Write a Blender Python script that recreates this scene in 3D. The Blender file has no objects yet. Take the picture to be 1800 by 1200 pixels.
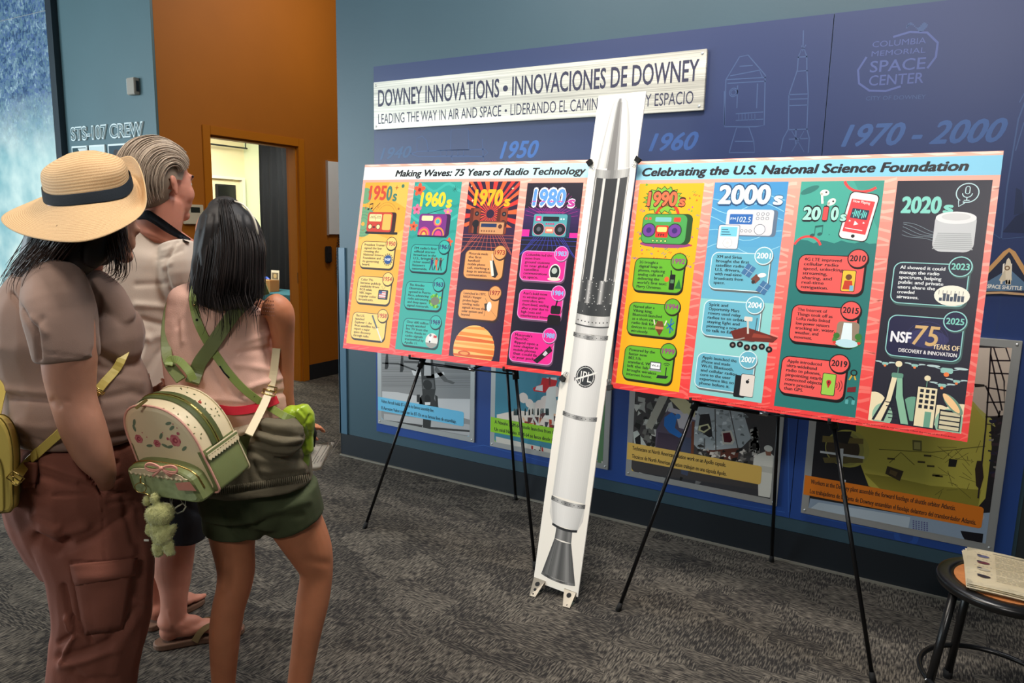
import bpy, bmesh, math, random
import numpy as np
from mathutils import Vector, Matrix, noise
from math import sin, cos, pi, radians as R_
random.seed(7)
scn = bpy.context.scene
COL = scn.collection
# ---------------------------------------------------------------- camera (solved from the photograph's vanishing points)
F, YAW, PITCH, ROLL, CH = 1263.72, 0.52594, 0.161422, 0.0228538, 1.5
_f = Vector((-sin(YAW)*cos(PITCH), cos(YAW)*cos(PITCH), -sin(PITCH)))
_r0 = Vector((cos(YAW), sin(YAW), 0)); _u0 = _r0.cross(_f)
CR = cos(ROLL)*_r0 + sin(ROLL)*_u0; CU = -sin(ROLL)*_r0 + cos(ROLL)*_u0; CF = _f
CAM = Vector((0, 0, CH)); HD = Vector((-sin(YAW), cos(YAW), 0))
cam = bpy.data.cameras.new('camera'); camo = bpy.data.objects.new('camera', cam); COL.objects.link(camo)
camo.matrix_world = Matrix(((CR.x, CU.x, -CF.x, 0), (CR.y, CU.y, -CF.y, 0), (CR.z, CU.z, -CF.z, CH), (0, 0, 0, 1)))
cam.sensor_width = 36; cam.lens = F*36/1800; cam.clip_start = .05; scn.camera = camo
# ---------------------------------------------------------------- world, lights, exposure
scn.view_settings.view_transform = 'Standard'; scn.view_settings.look = 'None'
scn.view_settings.gamma = 1; scn.view_settings.use_curve_mapping = False
scn.view_settings.exposure = 0.2
w = bpy.data.worlds.new('world'); scn.world = w; w.use_nodes = True
w.node_tree.nodes['Background'].inputs[0].default_value = (.55, .6, .68, 1)
w.node_tree.nodes['Background'].inputs[1].default_value = .14
def area(name, loc, target, size, energy, col, sy=None, spread=None):
    l = bpy.data.lights.new(name, 'AREA'); l.energy = energy; l.color = col
    l.shape = 'RECTANGLE'; l.size = size; l.size_y = sy or size
    if spread: l.spread = spread
    o = bpy.data.objects.new(name, l); COL.objects.link(o); o.location = loc
    d = Vector(target)-Vector(loc); o.rotation_euler = d.to_track_quat('-Z', 'Y').to_euler(); return o
LIGHTS = dict(
 window_daylight=((-8.7, -1.0, 1.9), (-3, 1.6, 1.1), 3.2, 300, (.78, .92, 1.0), 2.6),
 fill_left_back=((-6.6, -4.7, 2.0), (-6.6, 3.3, 1.6), 3.0, 95, (.80, .94, 1.0), 2.4, 1.9),  # unseen fill lamp added to brighten the mosaic, crew wall and people's backs
 ceiling_light_hall=((-2.6, .3, 3.9), (-2.5, .8, 0), 1.2, 52, (1.0, .90, .78), .6),
 ceiling_light_gallery=((-.7, 1.45, 3.9), (-.8, 2.65, .6), 1.0, 44, (1.0, .93, .86), .5, 2.2),
 ceiling_light_back=((.4, -2.6, 3.9), (-.8, 2.7, 1.3), 1.0, 26, (1.0, .95, .9), .8, 1.6),
 ceiling_light_wall_row=((-1.0, 2.9, 3.9), (-1.0, 2.9, 0), 2.6, 30, (.9, .95, 1.0), .2),
 corridor_light=((-3.8, 4.5, 3.95), (-5.0, 5.0, 1.2), 1.4, 42, (1.0, .92, .82), 1.0),
 side_room_light=((-6.0, 4.9, 2.35), (-6.4, 5.3, 0), .9, 60, (1.0, .97, .84), .9),
)
for n_, a_ in LIGHTS.items(): area(n_, *a_)
# ---------------------------------------------------------------- helpers
def lin(c):
    return tuple(((v/255)/12.92 if v/255 <= .04045 else ((v/255+.055)/1.055)**2.4) for v in c[:3])
MATS = {}
def mat(name, rgb=(200, 200, 200), rough=.6, metal=0, bump=0, bscale=200, var=0, vscale=6, spec=.5, emit=None, es=1, sheen=0, stretch=(1, 1, 1), trans=0, coat=0, sss=0):
    if name in MATS: return MATS[name]
    m = bpy.data.materials.new(name); m.use_nodes = True; nt = m.node_tree; b = nt.nodes['Principled BSDF']
    c = lin(rgb); b.inputs['Base Color'].default_value = (*c, 1); b.inputs['Roughness'].default_value = rough
    b.inputs['Metallic'].default_value = metal; b.inputs['Specular IOR Level'].default_value = spec
    if sheen: b.inputs['Sheen Weight'].default_value = sheen
    if coat: b.inputs['Coat Weight'].default_value = coat
    if trans: b.inputs['Transmission Weight'].default_value = trans
    if sss:
        b.inputs['Subsurface Weight'].default_value = sss; b.inputs['Subsurface Radius'].default_value = (.012, .005, .003); b.inputs['Subsurface Scale'].default_value = 1
    if emit: b.inputs['Emission Color'].default_value = (*lin(emit), 1); b.inputs['Emission Strength'].default_value = es
    if bump or var:
        tc = nt.nodes.new('ShaderNodeTexCoord'); mp = nt.nodes.new('ShaderNodeMapping'); mp.inputs['Scale'].default_value = stretch
        nt.links.new(tc.outputs['Object'], mp.inputs[0])
    if bump:
        n = nt.nodes.new('ShaderNodeTexNoise'); n.inputs['Scale'].default_value = bscale; n.inputs['Detail'].default_value = 4
        bp = nt.nodes.new('ShaderNodeBump'); bp.inputs['Strength'].default_value = bump; bp.inputs['Distance'].default_value = .002
        nt.links.new(mp.outputs[0], n.inputs['Vector']); nt.links.new(n.outputs[0], bp.inputs['Height']); nt.links.new(bp.outputs[0], b.inputs['Normal'])
    if var:
        n = nt.nodes.new('ShaderNodeTexNoise'); n.inputs['Scale'].default_value = vscale; n.inputs['Detail'].default_value = 5
        r = nt.nodes.new('ShaderNodeValToRGB'); lo = tuple(x*(1-var) for x in c); hi = tuple(min(1, x*(1+var)) for x in c)
        r.color_ramp.elements[0].position = .3; r.color_ramp.elements[1].position = .7
        r.color_ramp.elements[0].color = (*lo, 1); r.color_ramp.elements[1].color = (*hi, 1)
        nt.links.new(mp.outputs[0], n.inputs['Vector']); nt.links.new(n.outputs[0], r.inputs[0]); nt.links.new(r.outputs[0], b.inputs['Base Color'])
    MATS[name] = m; return m
def tag(o, label=None, cat=None, group=None, kind=None):
    if label: o['label'] = label
    if cat: o['category'] = cat
    if group: o['group'] = group
    if kind: o['kind'] = kind
    return o
def empty(name, loc=(0, 0, 0), label=None, cat=None, group=None, rot=None):
    o = bpy.data.objects.new(name, None); COL.objects.link(o); o.location = loc; o.empty_display_size = .1
    if rot: o.rotation_euler = rot
    return tag(o, label, cat, group)
def link(name, me, m, parent=None, smooth=True, keep=True):
    """one mesh object from world-space geometry; stays where it is when parented"""
    ms = m if isinstance(m, (list, tuple)) else [m]
    for x in ms: me.materials.append(x)
    if smooth:
        for p in me.polygons: p.use_smooth = True
    o = bpy.data.objects.new(name, me); COL.objects.link(o)
    if parent:
        o.parent = parent
        if keep: o.matrix_parent_inverse = pinv(parent)
    return o
def wmat(o):
    m = o.matrix_basis.copy()
    return wmat(o.parent) @ o.matrix_parent_inverse @ m if o.parent else m
def pinv(p): return wmat(p).inverted()
def B(): return bmesh.new()
def fin(name, bm, m, parent=None, smooth=False, keep=True, bevel=0, fixn=True):
    if fixn: bmesh.ops.recalc_face_normals(bm, faces=bm.faces)
    if bevel: bmesh.ops.bevel(bm, geom=list(bm.edges), offset=bevel, segments=2, affect='EDGES', clamp_overlap=True)
    me = bpy.data.meshes.new(name); bm.to_mesh(me); bm.free()
    return link(name, me, m, parent, smooth, keep)
def box(bm, x0, x1, y0, y1, z0, z1, mi=0):
    v = [bm.verts.new(p) for p in ((x0, y0, z0), (x1, y0, z0), (x1, y1, z0), (x0, y1, z0), (x0, y0, z1), (x1, y0, z1), (x1, y1, z1), (x0, y1, z1))]
    for q in ((3, 2, 1, 0), (4, 5, 6, 7), (0, 1, 5, 4), (1, 2, 6, 5), (2, 3, 7, 6), (3, 0, 4, 7)):
        f = bm.faces.new([v[i] for i in q]); f.material_index = mi
    return v
def obox(bm, o, a, b, c, mi=0):
    """parallelepiped: origin corner + three edge vectors"""
    o, a, b, c = map(Vector, (o, a, b, c))
    v = [bm.verts.new(p) for p in (o, o+a, o+a+b, o+b, o+c, o+a+c, o+a+b+c, o+b+c)]
    for q in ((3, 2, 1, 0), (4, 5, 6, 7), (0, 1, 5, 4), (1, 2, 6, 5), (2, 3, 7, 6), (3, 0, 4, 7)):
        f = bm.faces.new([v[i] for i in q]); f.material_index = mi
def frame_of(t):
    t = t.normalized(); a = Vector((0, 0, 1)) if abs(t.z) < .9 else Vector((1, 0, 0))
    s = t.cross(a).normalized(); return s, s.cross(t).normalized()
def rod(bm, pts, rad, n=10, closed=False, caps=True, mi=0):
    """round bar along world points; rad a number or a list"""
    pts = [Vector(p) for p in pts]; N = len(pts); rr = rad if isinstance(rad, (list, tuple)) else [rad]*N
    rings = []; s0 = None
    for i, p in enumerate(pts):
        if closed: t = pts[(i+1) % N]-pts[i-1]
        else: t = pts[min(i+1, N-1)]-pts[max(i-1, 0)]
        t.normalize()
        if s0 is None: s, b = frame_of(t)
        else:
            s = (s0-t*s0.dot(t)).normalized(); b = s.cross(t)
        s0 = s
        rings.append([bm.verts.new(p+(s*cos(2*pi*k/n)+b*sin(2*pi*k/n))*rr[i]) for k in range(n)])
    M = N if closed else N-1
    for i in range(M):
        A, C_ = rings[i], rings[(i+1) % N]
        for k in range(n):
            f = bm.faces.new((A[k], A[(k+1) % n], C_[(k+1) % n], C_[k])); f.material_index = mi
    if caps and not closed:
        bm.faces.new(rings[0][::-1]).material_index = mi; bm.faces.new(rings[-1]).material_index = mi
def lathe(bm, o, prof, n=32, ax=(0, 0, 1), mi=0):
    """prof: list of (radius, height) about an axis through o"""
    o = Vector(o); t = Vector(ax).normalized(); s, b = frame_of(t); rings = []
    for r, h in prof:
        if r < 1e-6: rings.append([bm.verts.new(o+t*h)])
        else: rings.append([bm.verts.new(o+t*h+(s*cos(2*pi*k/n)+b*sin(2*pi*k/n))*r) for k in range(n)])
    for A, C_ in zip(rings, rings[1:]):
        for k in range(n):
            k2 = (k+1) % n
            q = ([A[0]] if len(A) == 1 else [A[k], A[k2]])+([C_[0]] if len(C_) == 1 else [C_[k2], C_[k]])
            if len(q) > 2: bm.faces.new(q).material_index = mi
# pixel of the 1800x1200 photo -> place in the room
def ray(px, py): return (px-900)/F*CR+(600-py)/F*CU+CF
def at(px, py, d):
    r = ray(px, py); return CAM+r*(d/r.dot(HD))
def onplane(px, py, ax, val):
    r = ray(px, py); return CAM+r*((val-CAM[ax])/r[ax])
def mpp(p): return (Vector(p)-CAM).dot(CF)/F        # metres per photo pixel at a point
def topx(p):
    v = Vector(p)-CAM; z = v.dot(CF); return (900+F*v.dot(CR)/z, 600-F*v.dot(CU)/z)
def crom(P, k):
    out = []
    for i in range(len(P)-1):
        p0, p1, p2, p3 = P[max(i-1, 0)], P[i], P[i+1], P[min(i+2, len(P)-1)]
        for j in range(k):
            t = j/k; out.append([.5*(2*b+(c-a)*t+(2*a-5*b+4*c-d)*t*t+(3*b-a-3*c+d)*t**3) for a, b, c, d in zip(p0, p1, p2, p3)])
    out.append(list(P[-1])); return out
# ---------------------------------------------------------------- printed artwork: flat inks on a real board
_tc = {}
def glyphs(s, bold=0, shear=0, res=2):
    k = (s, bold, shear, res)
    if k in _tc: return _tc[k]
    cu = bpy.data.curves.new('t', 'FONT'); cu.body = s; cu.size = 1; cu.offset = bold; cu.shear = shear; cu.resolution_u = res
    ob = bpy.data.objects.new('t', cu); me = bpy.data.meshes.new_from_object(ob)
    v = [(p.co.x, p.co.y) for p in me.vertices]; f = [tuple(p.vertices) for p in me.polygons]
    bpy.data.objects.remove(ob); bpy.data.curves.remove(cu); bpy.data.meshes.remove(me)
    _tc[k] = (v, f); return _tc[k]
CAPH = max(y for x, y in glyphs('H')[0])
def printmat(name, rough=.45, metal=0, spec=.5):
    if name in MATS: return MATS[name]
    m = mat(name, rough=rough, metal=metal, spec=spec); nt = m.node_tree
    a = nt.nodes.new('ShaderNodeAttribute'); a.attribute_name = 'ink'
    nt.links.new(a.outputs['Color'], nt.nodes['Principled BSDF'].inputs['Base Color']); return m
class Art:
    """inks laid on the plane o + u*a + v*b (u, v in cm), each layer a hair above the one below"""
    def __init__(s, o, a, b, step=.00005):
        s.o, s.a, s.b = Vector(o), Vector(a).normalized(), Vector(b).normalized(); s.n = s.a.cross(s.b).normalized()
        s.V, s.Fc, s.C, s.L, s.step, s.win = [], [], [], 1, step, None
    def P(s, px, py):
        r = ray(px, py); t = (s.o-CAM).dot(s.n)/r.dot(s.n); w = CAM+r*t-s.o; return (w.dot(s.a)*100, w.dot(s.b)*100)
    def PP(s, pts): return [s.P(*p) for p in pts]
    def raw(s, V, Fc, c, L=None):
        L = s.L if L is None else L
        if s.win:
            x0, x1, y0, y1 = s.win; V2, F2 = [], []
            for f in Fc:
                P_ = [V[i] for i in f]
                if not all(x0 <= p[0] <= x1 and y0 <= p[1] <= y1 for p in P_):
                    for ax, lim, sg in ((0, x0, 1), (0, x1, -1), (1, y0, 1), (1, y1, -1)):
                        out = []
                        for a, b in zip(P_, P_[1:]+P_[:1]):
                            ia, ib = (a[ax]-lim)*sg >= 0, (b[ax]-lim)*sg >= 0
                            if ia: out.append(a)
                            if ia != ib: t = (lim-a[ax])/(b[ax]-a[ax]); out.append((a[0]+(b[0]-a[0])*t, a[1]+(b[1]-a[1])*t))
                        P_ = out
                if len(P_) > 2: F2.append(tuple(range(len(V2), len(V2)+len(P_)))); V2 += P_
            V, Fc = V2, F2
        k = len(s.V); n = s.n*(L*s.step+.0002)
        s.V += [s.o+s.a*(x/100)+s.b*(y/100)+n for x, y in V]
        s.Fc += [tuple(i+k for i in f) for f in Fc]; s.C += [lin(c)]*len(Fc)
    def poly(s, V, c, L=None): s.raw(V, [tuple(range(len(V)))], c, L)
    def px(s, V, c, L=None): s.poly(s.PP(V), c, L)
    def rect(s, x, y, w, h, c, L=None): s.poly([(x, y), (x+w, y), (x+w, y+h), (x, y+h)], c, L)
    def rr(s, x, y, w, h, r, c, L=None, k=5):
        V = []
        for cx, cy, a0 in ((x+w-r, y+r, -90), (x+w-r, y+h-r, 0), (x+r, y+h-r, 90), (x+r, y+r, 180)):
            V += [(cx+r*cos(R_(a0+90*i/k)), cy+r*sin(R_(a0+90*i/k))) for i in range(k+1)]
        s.poly(V, c, L)
    def ell(s, x, y, rx, ry, c, L=None, n=24, a0=0, a1=360, rot=0):
        cr, sr = cos(R_(rot)), sin(R_(rot)); V = []
        for i in range(n if a1-a0 == 360 else n+1):
            t = R_(a0+(a1-a0)*i/n); X, Y = rx*cos(t), ry*sin(t); V.append((x+X*cr-Y*sr, y+X*sr+Y*cr))
        s.poly(V, c, L)
    def circ(s, x, y, r, c, L=None, n=24): s.ell(x, y, r, r, c, L, n)
    def ring(s, x, y, r0, r1, c, L=None, n=28, a0=0, a1=360):
        V = []; Fc = []
        for i in range(n+1):
            t = R_(a0+(a1-a0)*i/n); V += [(x+r0*cos(t), y+r0*sin(t)), (x+r1*cos(t), y+r1*sin(t))]
        Fc = [(2*i, 2*i+1, 2*i+3, 2*i+2) for i in range(n)]; s.raw(V, Fc, c, L)
    def line(s, pts, w, c, L=None):
        V = []; N = len(pts)
        for i in range(N):
            dx = pts[min(i+1, N-1)][0]-pts[max(i-1, 0)][0]; dy = pts[min(i+1, N-1)][1]-pts[max(i-1, 0)][1]; l = math.hypot(dx, dy) or 1
            V += [(pts[i][0]-dy/l*w/2, pts[i][1]+dx/l*w/2), (pts[i][0]+dy/l*w/2, pts[i][1]-dx/l*w/2)]
        s.raw(V, [(2*i, 2*i+1, 2*i+3, 2*i+2) for i in range(N-1)], c, L)
    def pxl(s, pts, w, c, L=None): s.line(s.PP(pts), w, c, L)
    def text(s, t, x, y, w, h, c, L=None, bold=0, shear=0, res=2, rot=0):
        """baseline left x,y; ink width w (None: natural x .78), cap height h, cm"""
        V, Fc = glyphs(t, 0, shear, res)
        if not V: return
        x0 = min(p[0] for p in V); x1 = max(p[0] for p in V); sy = h/CAPH; sx = (w/(x1-x0+2*bold)) if w else sy*.8
        cr, sr = cos(rot), sin(rot); k = 8 if bold > .05 else (6 if res > 2 else 2)
        for i in range(k if bold > 0 else 1):      # heavier weights: the letter struck again a little to each side
            bx, by = (bold*cos(2*pi*i/k), bold*.8*sin(2*pi*i/k)) if bold > 0 else (0, 0)
            s.raw([(x+(p[0]-x0+max(bold, 0)+bx)*sx*cr-(p[1]+by)*sy*sr, y+(p[0]-x0+max(bold, 0)+bx)*sx*sr+(p[1]+by)*sy*cr) for p in V], Fc, c, (s.L if L is None else L)+i*.12)
    def ptext(s, t, p0, p1, hpx, c, L=None, bold=0, shear=0, res=2):
        """text between two baseline points given in photo pixels"""
        a, b, d = s.P(*p0), s.P(*p1), s.P(p0[0], p0[1]-hpx); r = math.atan2(b[1]-a[1], b[0]-a[0])
        s.text(t, a[0], a[1], math.hypot(b[0]-a[0], b[1]-a[1]), abs(d[1]-a[1]), c, L, bold, shear, res, r)
    def clip(s, x0, x1, y0, y1):
        s.V = [v if True else v for v in s.V]
        for i, v in enumerate(s.V):
            d = v-s.o; u, w = d.dot(s.a)*100, d.dot(s.b)*100
            du, dw = min(max(u, x0), x1)-u, min(max(w, y0), y1)-w
            if du or dw: s.V[i] = v+s.a*(du/100)+s.b*(dw/100)
    def build(s, name, m, parent=None):
        me = bpy.data.meshes.new(name); me.from_pydata([tuple(v) for v in s.V], [], s.Fc)
        at_ = me.color_attributes.new('ink', 'FLOAT_COLOR', 'CORNER'); arr = []
        for p in me.polygons:
            c = s.C[p.index]; arr += [c[0], c[1], c[2], 1.0]*p.loop_total
        at_.data.foreach_set('color', arr); o = link(name, me, m, parent, smooth=False); return o
# ================================================================ THE SETTING
WY, SY, OX = 3.34, 3.37, -5.0          # exhibit wall, crew wall, orange wall
def wallmat(name, rgb, rough=.5, var=.06):
    return mat(name, rgb, rough, bump=.15, bscale=60, var=var, vscale=1.5)
m_teal = wallmat('teal_wall_paint', (58, 84, 96), .42)
m_teal2 = wallmat('grey_teal_paint', (80, 108, 115), .5)
m_orange = wallmat('orange_wall_paint', (170, 98, 6), .65)
m_cream = wallmat('cream_wall_paint', (226, 216, 176), .7)
m_black = mat('matt_black_vinyl', (26, 32, 38), .45, bump=.2, bscale=40)
m_dark = mat('dark_ceiling', (40, 46, 52), .9)
# carpet: tile pattern of dashes, patches turned this way and that
m_carpet = mat('patterned_carpet', (60, 57, 53), .95, spec=.15); nt = m_carpet.node_tree; pb = nt.nodes['Principled BSDF']
def N(t, **k):
    n = nt.nodes.new(t)
    for a, v in k.items(): setattr(n, a, v)
    return n
def LK(a, b): nt.links.new(a, b)
tc = N('ShaderNodeTexCoord')
def dashes(rot, sc):
    mp = N('ShaderNodeMapping'); mp.inputs['Rotation'].default_value = (0, 0, rot); mp.inputs['Scale'].default_value = sc
    LK(tc.outputs['Object'], mp.inputs[0]); n = N('ShaderNodeTexNoise'); n.inputs['Scale'].default_value = 1; n.inputs['Detail'].default_value = 2.5; n.inputs['Roughness'].default_value = .5
    LK(mp.outputs[0], n.inputs['Vector']); return n.outputs[0]
dA = dashes(0, (30, 185, 1)); dB = dashes(0, (185, 30, 1))
mp = N('ShaderNodeMapping'); mp.inputs['Scale'].default_value = (6, 11, 1); LK(tc.outputs['Object'], mp.inputs[0])
vo = N('ShaderNodeTexVoronoi', distance='CHEBYCHEV'); vo.inputs['Scale'].default_value = 1; LK(mp.outputs[0], vo.inputs['Vector'])
sp = N('ShaderNodeSeparateColor'); LK(vo.outputs['Color'], sp.inputs[0])
gt = N('ShaderNodeMath', operation='GREATER_THAN'); gt.inputs[1].default_value = .3; LK(sp.outputs[0], gt.inputs[0])
mx = N('ShaderNodeMix'); LK(gt.outputs[0], mx.inputs[0]); LK(dA, mx.inputs[2]); LK(dB, mx.inputs[3])
ad = N('ShaderNodeMath', operation='MULTIPLY_ADD'); ad.inputs[1].default_value = .11; LK(sp.outputs[1], ad.inputs[0]); LK(mx.outputs[0], ad.inputs[2])
cr = N('ShaderNodeValToRGB'); e = cr.color_ramp.elements; e[0].position = .47; e[0].color = (*lin((46, 44, 43)), 1); e[1].position = .78; e[1].color = (*lin((124, 117, 106)), 1)
LK(ad.outputs[0], cr.inputs[0]); LK(cr.outputs[0], pb.inputs['Base Color'])
bp = N('ShaderNodeBump'); bp.inputs['Strength'].default_value = .5; bp.inputs['Distance'].default_value = .004; LK(mx.outputs[0], bp.inputs['Height']); LK(bp.outputs[0], pb.inputs['Normal'])

def struct(name, bm, m, parent=None, **k):
    o = fin(name, bm, m, parent, **k)
    if not parent: o['kind'] = 'structure'
    return o
bm = B(); box(bm, -9, 4, -5, 7, -.1, 0); struct('floor', bm, m_carpet)
bm = B(); box(bm, -9, 4, -5, 7, 4, 4.1); struct('ceiling', bm, m_dark)
bm = B(); box(bm, -3.19, 4, WY, WY+.3, 0, 4); struct('wall_exhibit', bm, m_teal)
bm = B(); box(bm, -9, OX, SY, SY+.02, 0, 4); struct('wall_crew', bm, m_teal2)
bm = B(); D0, D1, DZ = 3.82, 4.73, 2.14
box(bm, OX-.15, OX, SY+.021, D0, 0, 4); box(bm, OX-.15, OX, D1, 7, 0, 4); box(bm, OX-.15, OX, D0, D1, DZ, 4)
struct('wall_orange', bm, m_orange)
bm = B(); box(bm, -9, 4, 7, 7.1, 0, 4); struct('wall_corridor_end', bm, m_orange)
bm = B(); box(bm, 4, 4.1, -5, WY+.3, 0, 4); struct('wall_right', bm, m_teal2)
bm = B(); box(bm, -9, 4, -5.1, -5, 0, 4); struct('wall_back', bm, mat('pale_back_wall', (190, 188, 182), .8))
bm = B(); box(bm, -9.1, -9, -5, 3.4, 0, 4); struct('wall_left', bm, mat('pale_left_wall', (176, 184, 186), .8))
bm = B(); box(bm, -7.1, -7, 3.39, 5.8, 0, 2.42); struct('wall_side_room_left', bm, m_cream)
bm = B(); box(bm, -7.1, OX-.15, 5.8, 5.9, 0, 2.42); struct('wall_side_room_back', bm, mat('pale_green_white_paint', (222, 232, 200), .7))
bm = B(); box(bm, -7.1, OX-.15, 3.39, 5.9, 2.42, 2.5); struct('ceiling_side_room', bm, mat('white_ceiling', (225, 222, 205), .8))
# door opening in the orange wall
dr = empty('door_1', (OX, (D0+D1)/2, 0)); dr['kind'] = 'structure'
bm = B()
for y0, y1, z0, z1 in ((D0-.07, D0, 0, DZ+.07), (D1, D1+.07, 0, DZ+.07), (D0, D1, DZ, DZ+.07)): box(bm, OX+.001, OX+.010, y0, y1, z0, z1)
fin('door_casing', bm, mat('orange_door_casing', (180, 106, 6), .5, bump=.1, bscale=30), dr, bevel=.003)
bm = B(); box(bm, OX-.11, OX-.02, D0, D0+.015, 0, DZ); box(bm, OX-.11, OX-.02, D1-.015, D1, 0, DZ); box(bm, OX-.11, OX-.02, D0+.015, D1-.015, DZ-.015, DZ); fin('door_stop', bm, MATS['orange_door_casing'], dr)
bm = B(); box(bm, OX-.025, OX-.021, D1-.018, D1-.0151, .92, 1.02); fin('strike_plate', bm, m_black, dr)
# base boards and corner guard
bm = B(); box(bm, -3.192, 4, WY-.008, WY+.0, 0, .145); box(bm, -3.198, -3.19, WY-.008, WY+.3, 0, .145); struct('baseboard_exhibit', bm, m_black)
bm = B(); box(bm, -3.2, 4, WY-.02, WY-.008, 0, .008); struct('trim_1', bm, mat('grey_edge_strip', (128, 124, 112), .6))
bm = B(); box(bm, OX, OX+.008, SY, D0-.07, 0, .145); box(bm, OX, OX+.008, D1+.07, 7, 0, .145); struct('baseboard_orange', bm, m_black)
bm = B(); box(bm, -9, OX, SY-.008, SY, 0, .12); struct('baseboard_crew', bm, m_black)
bm = B(); box(bm, -3.2, -3.14, WY-.012, WY, .146, 1.334); box(bm, -3.202, -3.19, WY-.012, WY+.06, .146, 1.334); struct('trim_2', bm, mat('teal_corner_guard', (74, 108, 130), .35))
# dark wall beyond the mural
bm = B(); box(bm, .395, 4, WY-.006, WY, .146, 2.6); struct('trim_3', bm, mat('charcoal_wall_panel', (34, 42, 44), .6, var=.1))

# ================================================================ THE MURAL PANEL AND WHAT IS PRINTED ON IT
MB = WY-.016
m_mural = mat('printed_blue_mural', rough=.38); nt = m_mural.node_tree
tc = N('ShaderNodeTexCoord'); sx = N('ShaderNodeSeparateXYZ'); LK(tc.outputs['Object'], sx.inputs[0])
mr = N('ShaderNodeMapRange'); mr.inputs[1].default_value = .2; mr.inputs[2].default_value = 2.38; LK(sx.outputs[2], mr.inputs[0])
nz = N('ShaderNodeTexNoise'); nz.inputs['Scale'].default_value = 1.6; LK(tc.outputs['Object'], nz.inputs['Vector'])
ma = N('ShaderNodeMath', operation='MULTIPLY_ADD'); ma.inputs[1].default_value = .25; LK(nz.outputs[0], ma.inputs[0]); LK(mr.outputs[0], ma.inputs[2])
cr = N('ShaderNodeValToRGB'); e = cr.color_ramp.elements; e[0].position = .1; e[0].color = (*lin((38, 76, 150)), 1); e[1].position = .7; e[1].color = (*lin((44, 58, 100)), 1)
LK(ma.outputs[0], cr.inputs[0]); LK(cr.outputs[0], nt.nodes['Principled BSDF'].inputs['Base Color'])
bm = B()
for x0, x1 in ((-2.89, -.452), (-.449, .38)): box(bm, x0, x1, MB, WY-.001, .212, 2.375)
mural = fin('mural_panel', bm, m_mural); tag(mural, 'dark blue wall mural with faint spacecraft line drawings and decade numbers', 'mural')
A = Art((-2.89, MB, .212), (1, 0, 0), (0, 0, 1))
FA, FB, FC = (62, 84, 126), (52, 78, 128), (70, 112, 168)
A.ptext('1940', (668, 280), (724, 276), 19, (50, 84, 128), 1, .02, .35, 3)
A.ptext('1950', (878, 278), (947, 276), 28, (56, 104, 176), 1, .03, .35, 3)
A.ptext('1960', (1140, 265), (1227, 262), 29, (52, 86, 146), 1, .03, .35, 3)
A.ptext('1970 - 2000', (1478, 257), (1768, 248), 36, (58, 88, 140), 1, .03, .35, 3)
def PL(pts, w=.45, c=FB): A.pxl(pts, w, c, 1)
# propeller aircraft
PL([(722, 270), (735, 266), (852, 262), (858, 268), (850, 275), (735, 275), (722, 270)]); PL([(733, 266), (733, 243), (742, 239), (750, 247), (753, 266)])
PL([(792, 262), (793, 228), (823, 226), (824, 262)]); PL([(793, 275), (796, 283)]); PL([(848, 244), (850, 290)])
for x in (775, 785, 795, 805, 815): PL([(x, 264), (x, 274)], .3)
PL([(768, 264), (825, 263)], .3); PL([(768, 274), (825, 273)], .3)
# apollo command and service module
CM = lambda L, w=.45: PL([(1200+x/3, y/3) for x, y in L], w, FA)
CM([(245, 805), (380, 803), (375, 745), (350, 672), (285, 672), (262, 745), (245, 805)]); CM([(220, 668), (228, 420), (300, 300), (345, 290), (435, 395), (430, 660), (385, 668), (220, 668)])
CM([(232, 420), (437, 408)]); CM([(236, 440), (436, 428)]); CM([(250, 400), (405, 370), (420, 405)]); CM([(220, 480), (218, 660)]); CM([(280, 600), (425, 590)]); CM([(280, 635), (425, 628)]); CM([(290, 450), (286, 570)]); CM([(395, 440), (390, 570)]); CM([(300, 350), (370, 345)]); CM([(275, 745), (375, 745)])
for r_ in (4, 2.4): x, y = A.P(1200+268/3, 487/3); A.ring(x, y, r_*.4, r_*.4+.35, FA, 1)
for i in range(6): CM([(296+i*17, 600), (296+i*17, 634)], .25)
# tall rocket
CM([(515, 805), (530, 730), (558, 680), (560, 500), (605, 370), (610, 300), (635, 240), (655, 300), (655, 370), (662, 500), (655, 680), (668, 730), (662, 805)]); CM([(635, 240), (637, 160)])
for y in (298, 372, 495, 520, 553, 680, 730): CM([(560 if y > 400 else 606, y+4), (660, y)])
CM([(598, 680), (596, 760)]); CM([(575, 690), (640, 800)], .25); CM([(640, 690), (575, 800)], .25); CM([(628, 240), (632, 270), (650, 236)])
# space center emblem
LG = (76, 90, 142)
for t, a, b, h in (('COLUMBIA', (1000, 250), (1282, 228), 30), ('MEMORIAL', (995, 298), (1280, 277), 27), ('SPACE', (985, 382), (1278, 362), 58), ('CENTER', (980, 452), (1268, 436), 52)):
    A.ptext(t, (1200+a[0]/3, a[1]/3), (1200+b[0]/3, b[1]/3), h/3, LG, 1, .0 if h < 40 else .01, 0, 3)
A.ptext('CITY OF DOWNEY', (1200+965/3, 530/3), (1200+1280/3, 520/3), 7, FA, 1)
A.pxl([(1200+x/3, y/3) for x, y in ((970, 300), (925, 370), (930, 440), (985, 478), (1070, 480), (1150, 455))], .8, LG, 1)
A.pxl([(1200+x/3, y/3) for x, y in ((1110, 195), (1200, 168), (1290, 172), (1345, 225), (1335, 300), (1290, 360))], .8, LG, 1)
for i in range(14): x = 1180+i*8; A.pxl([(1200+x/3, (150-18*sin(i*.5))/3), (1200+(x+6)/3, (132-14*sin(i*.7))/3)], .5, FA, 1)
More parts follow.
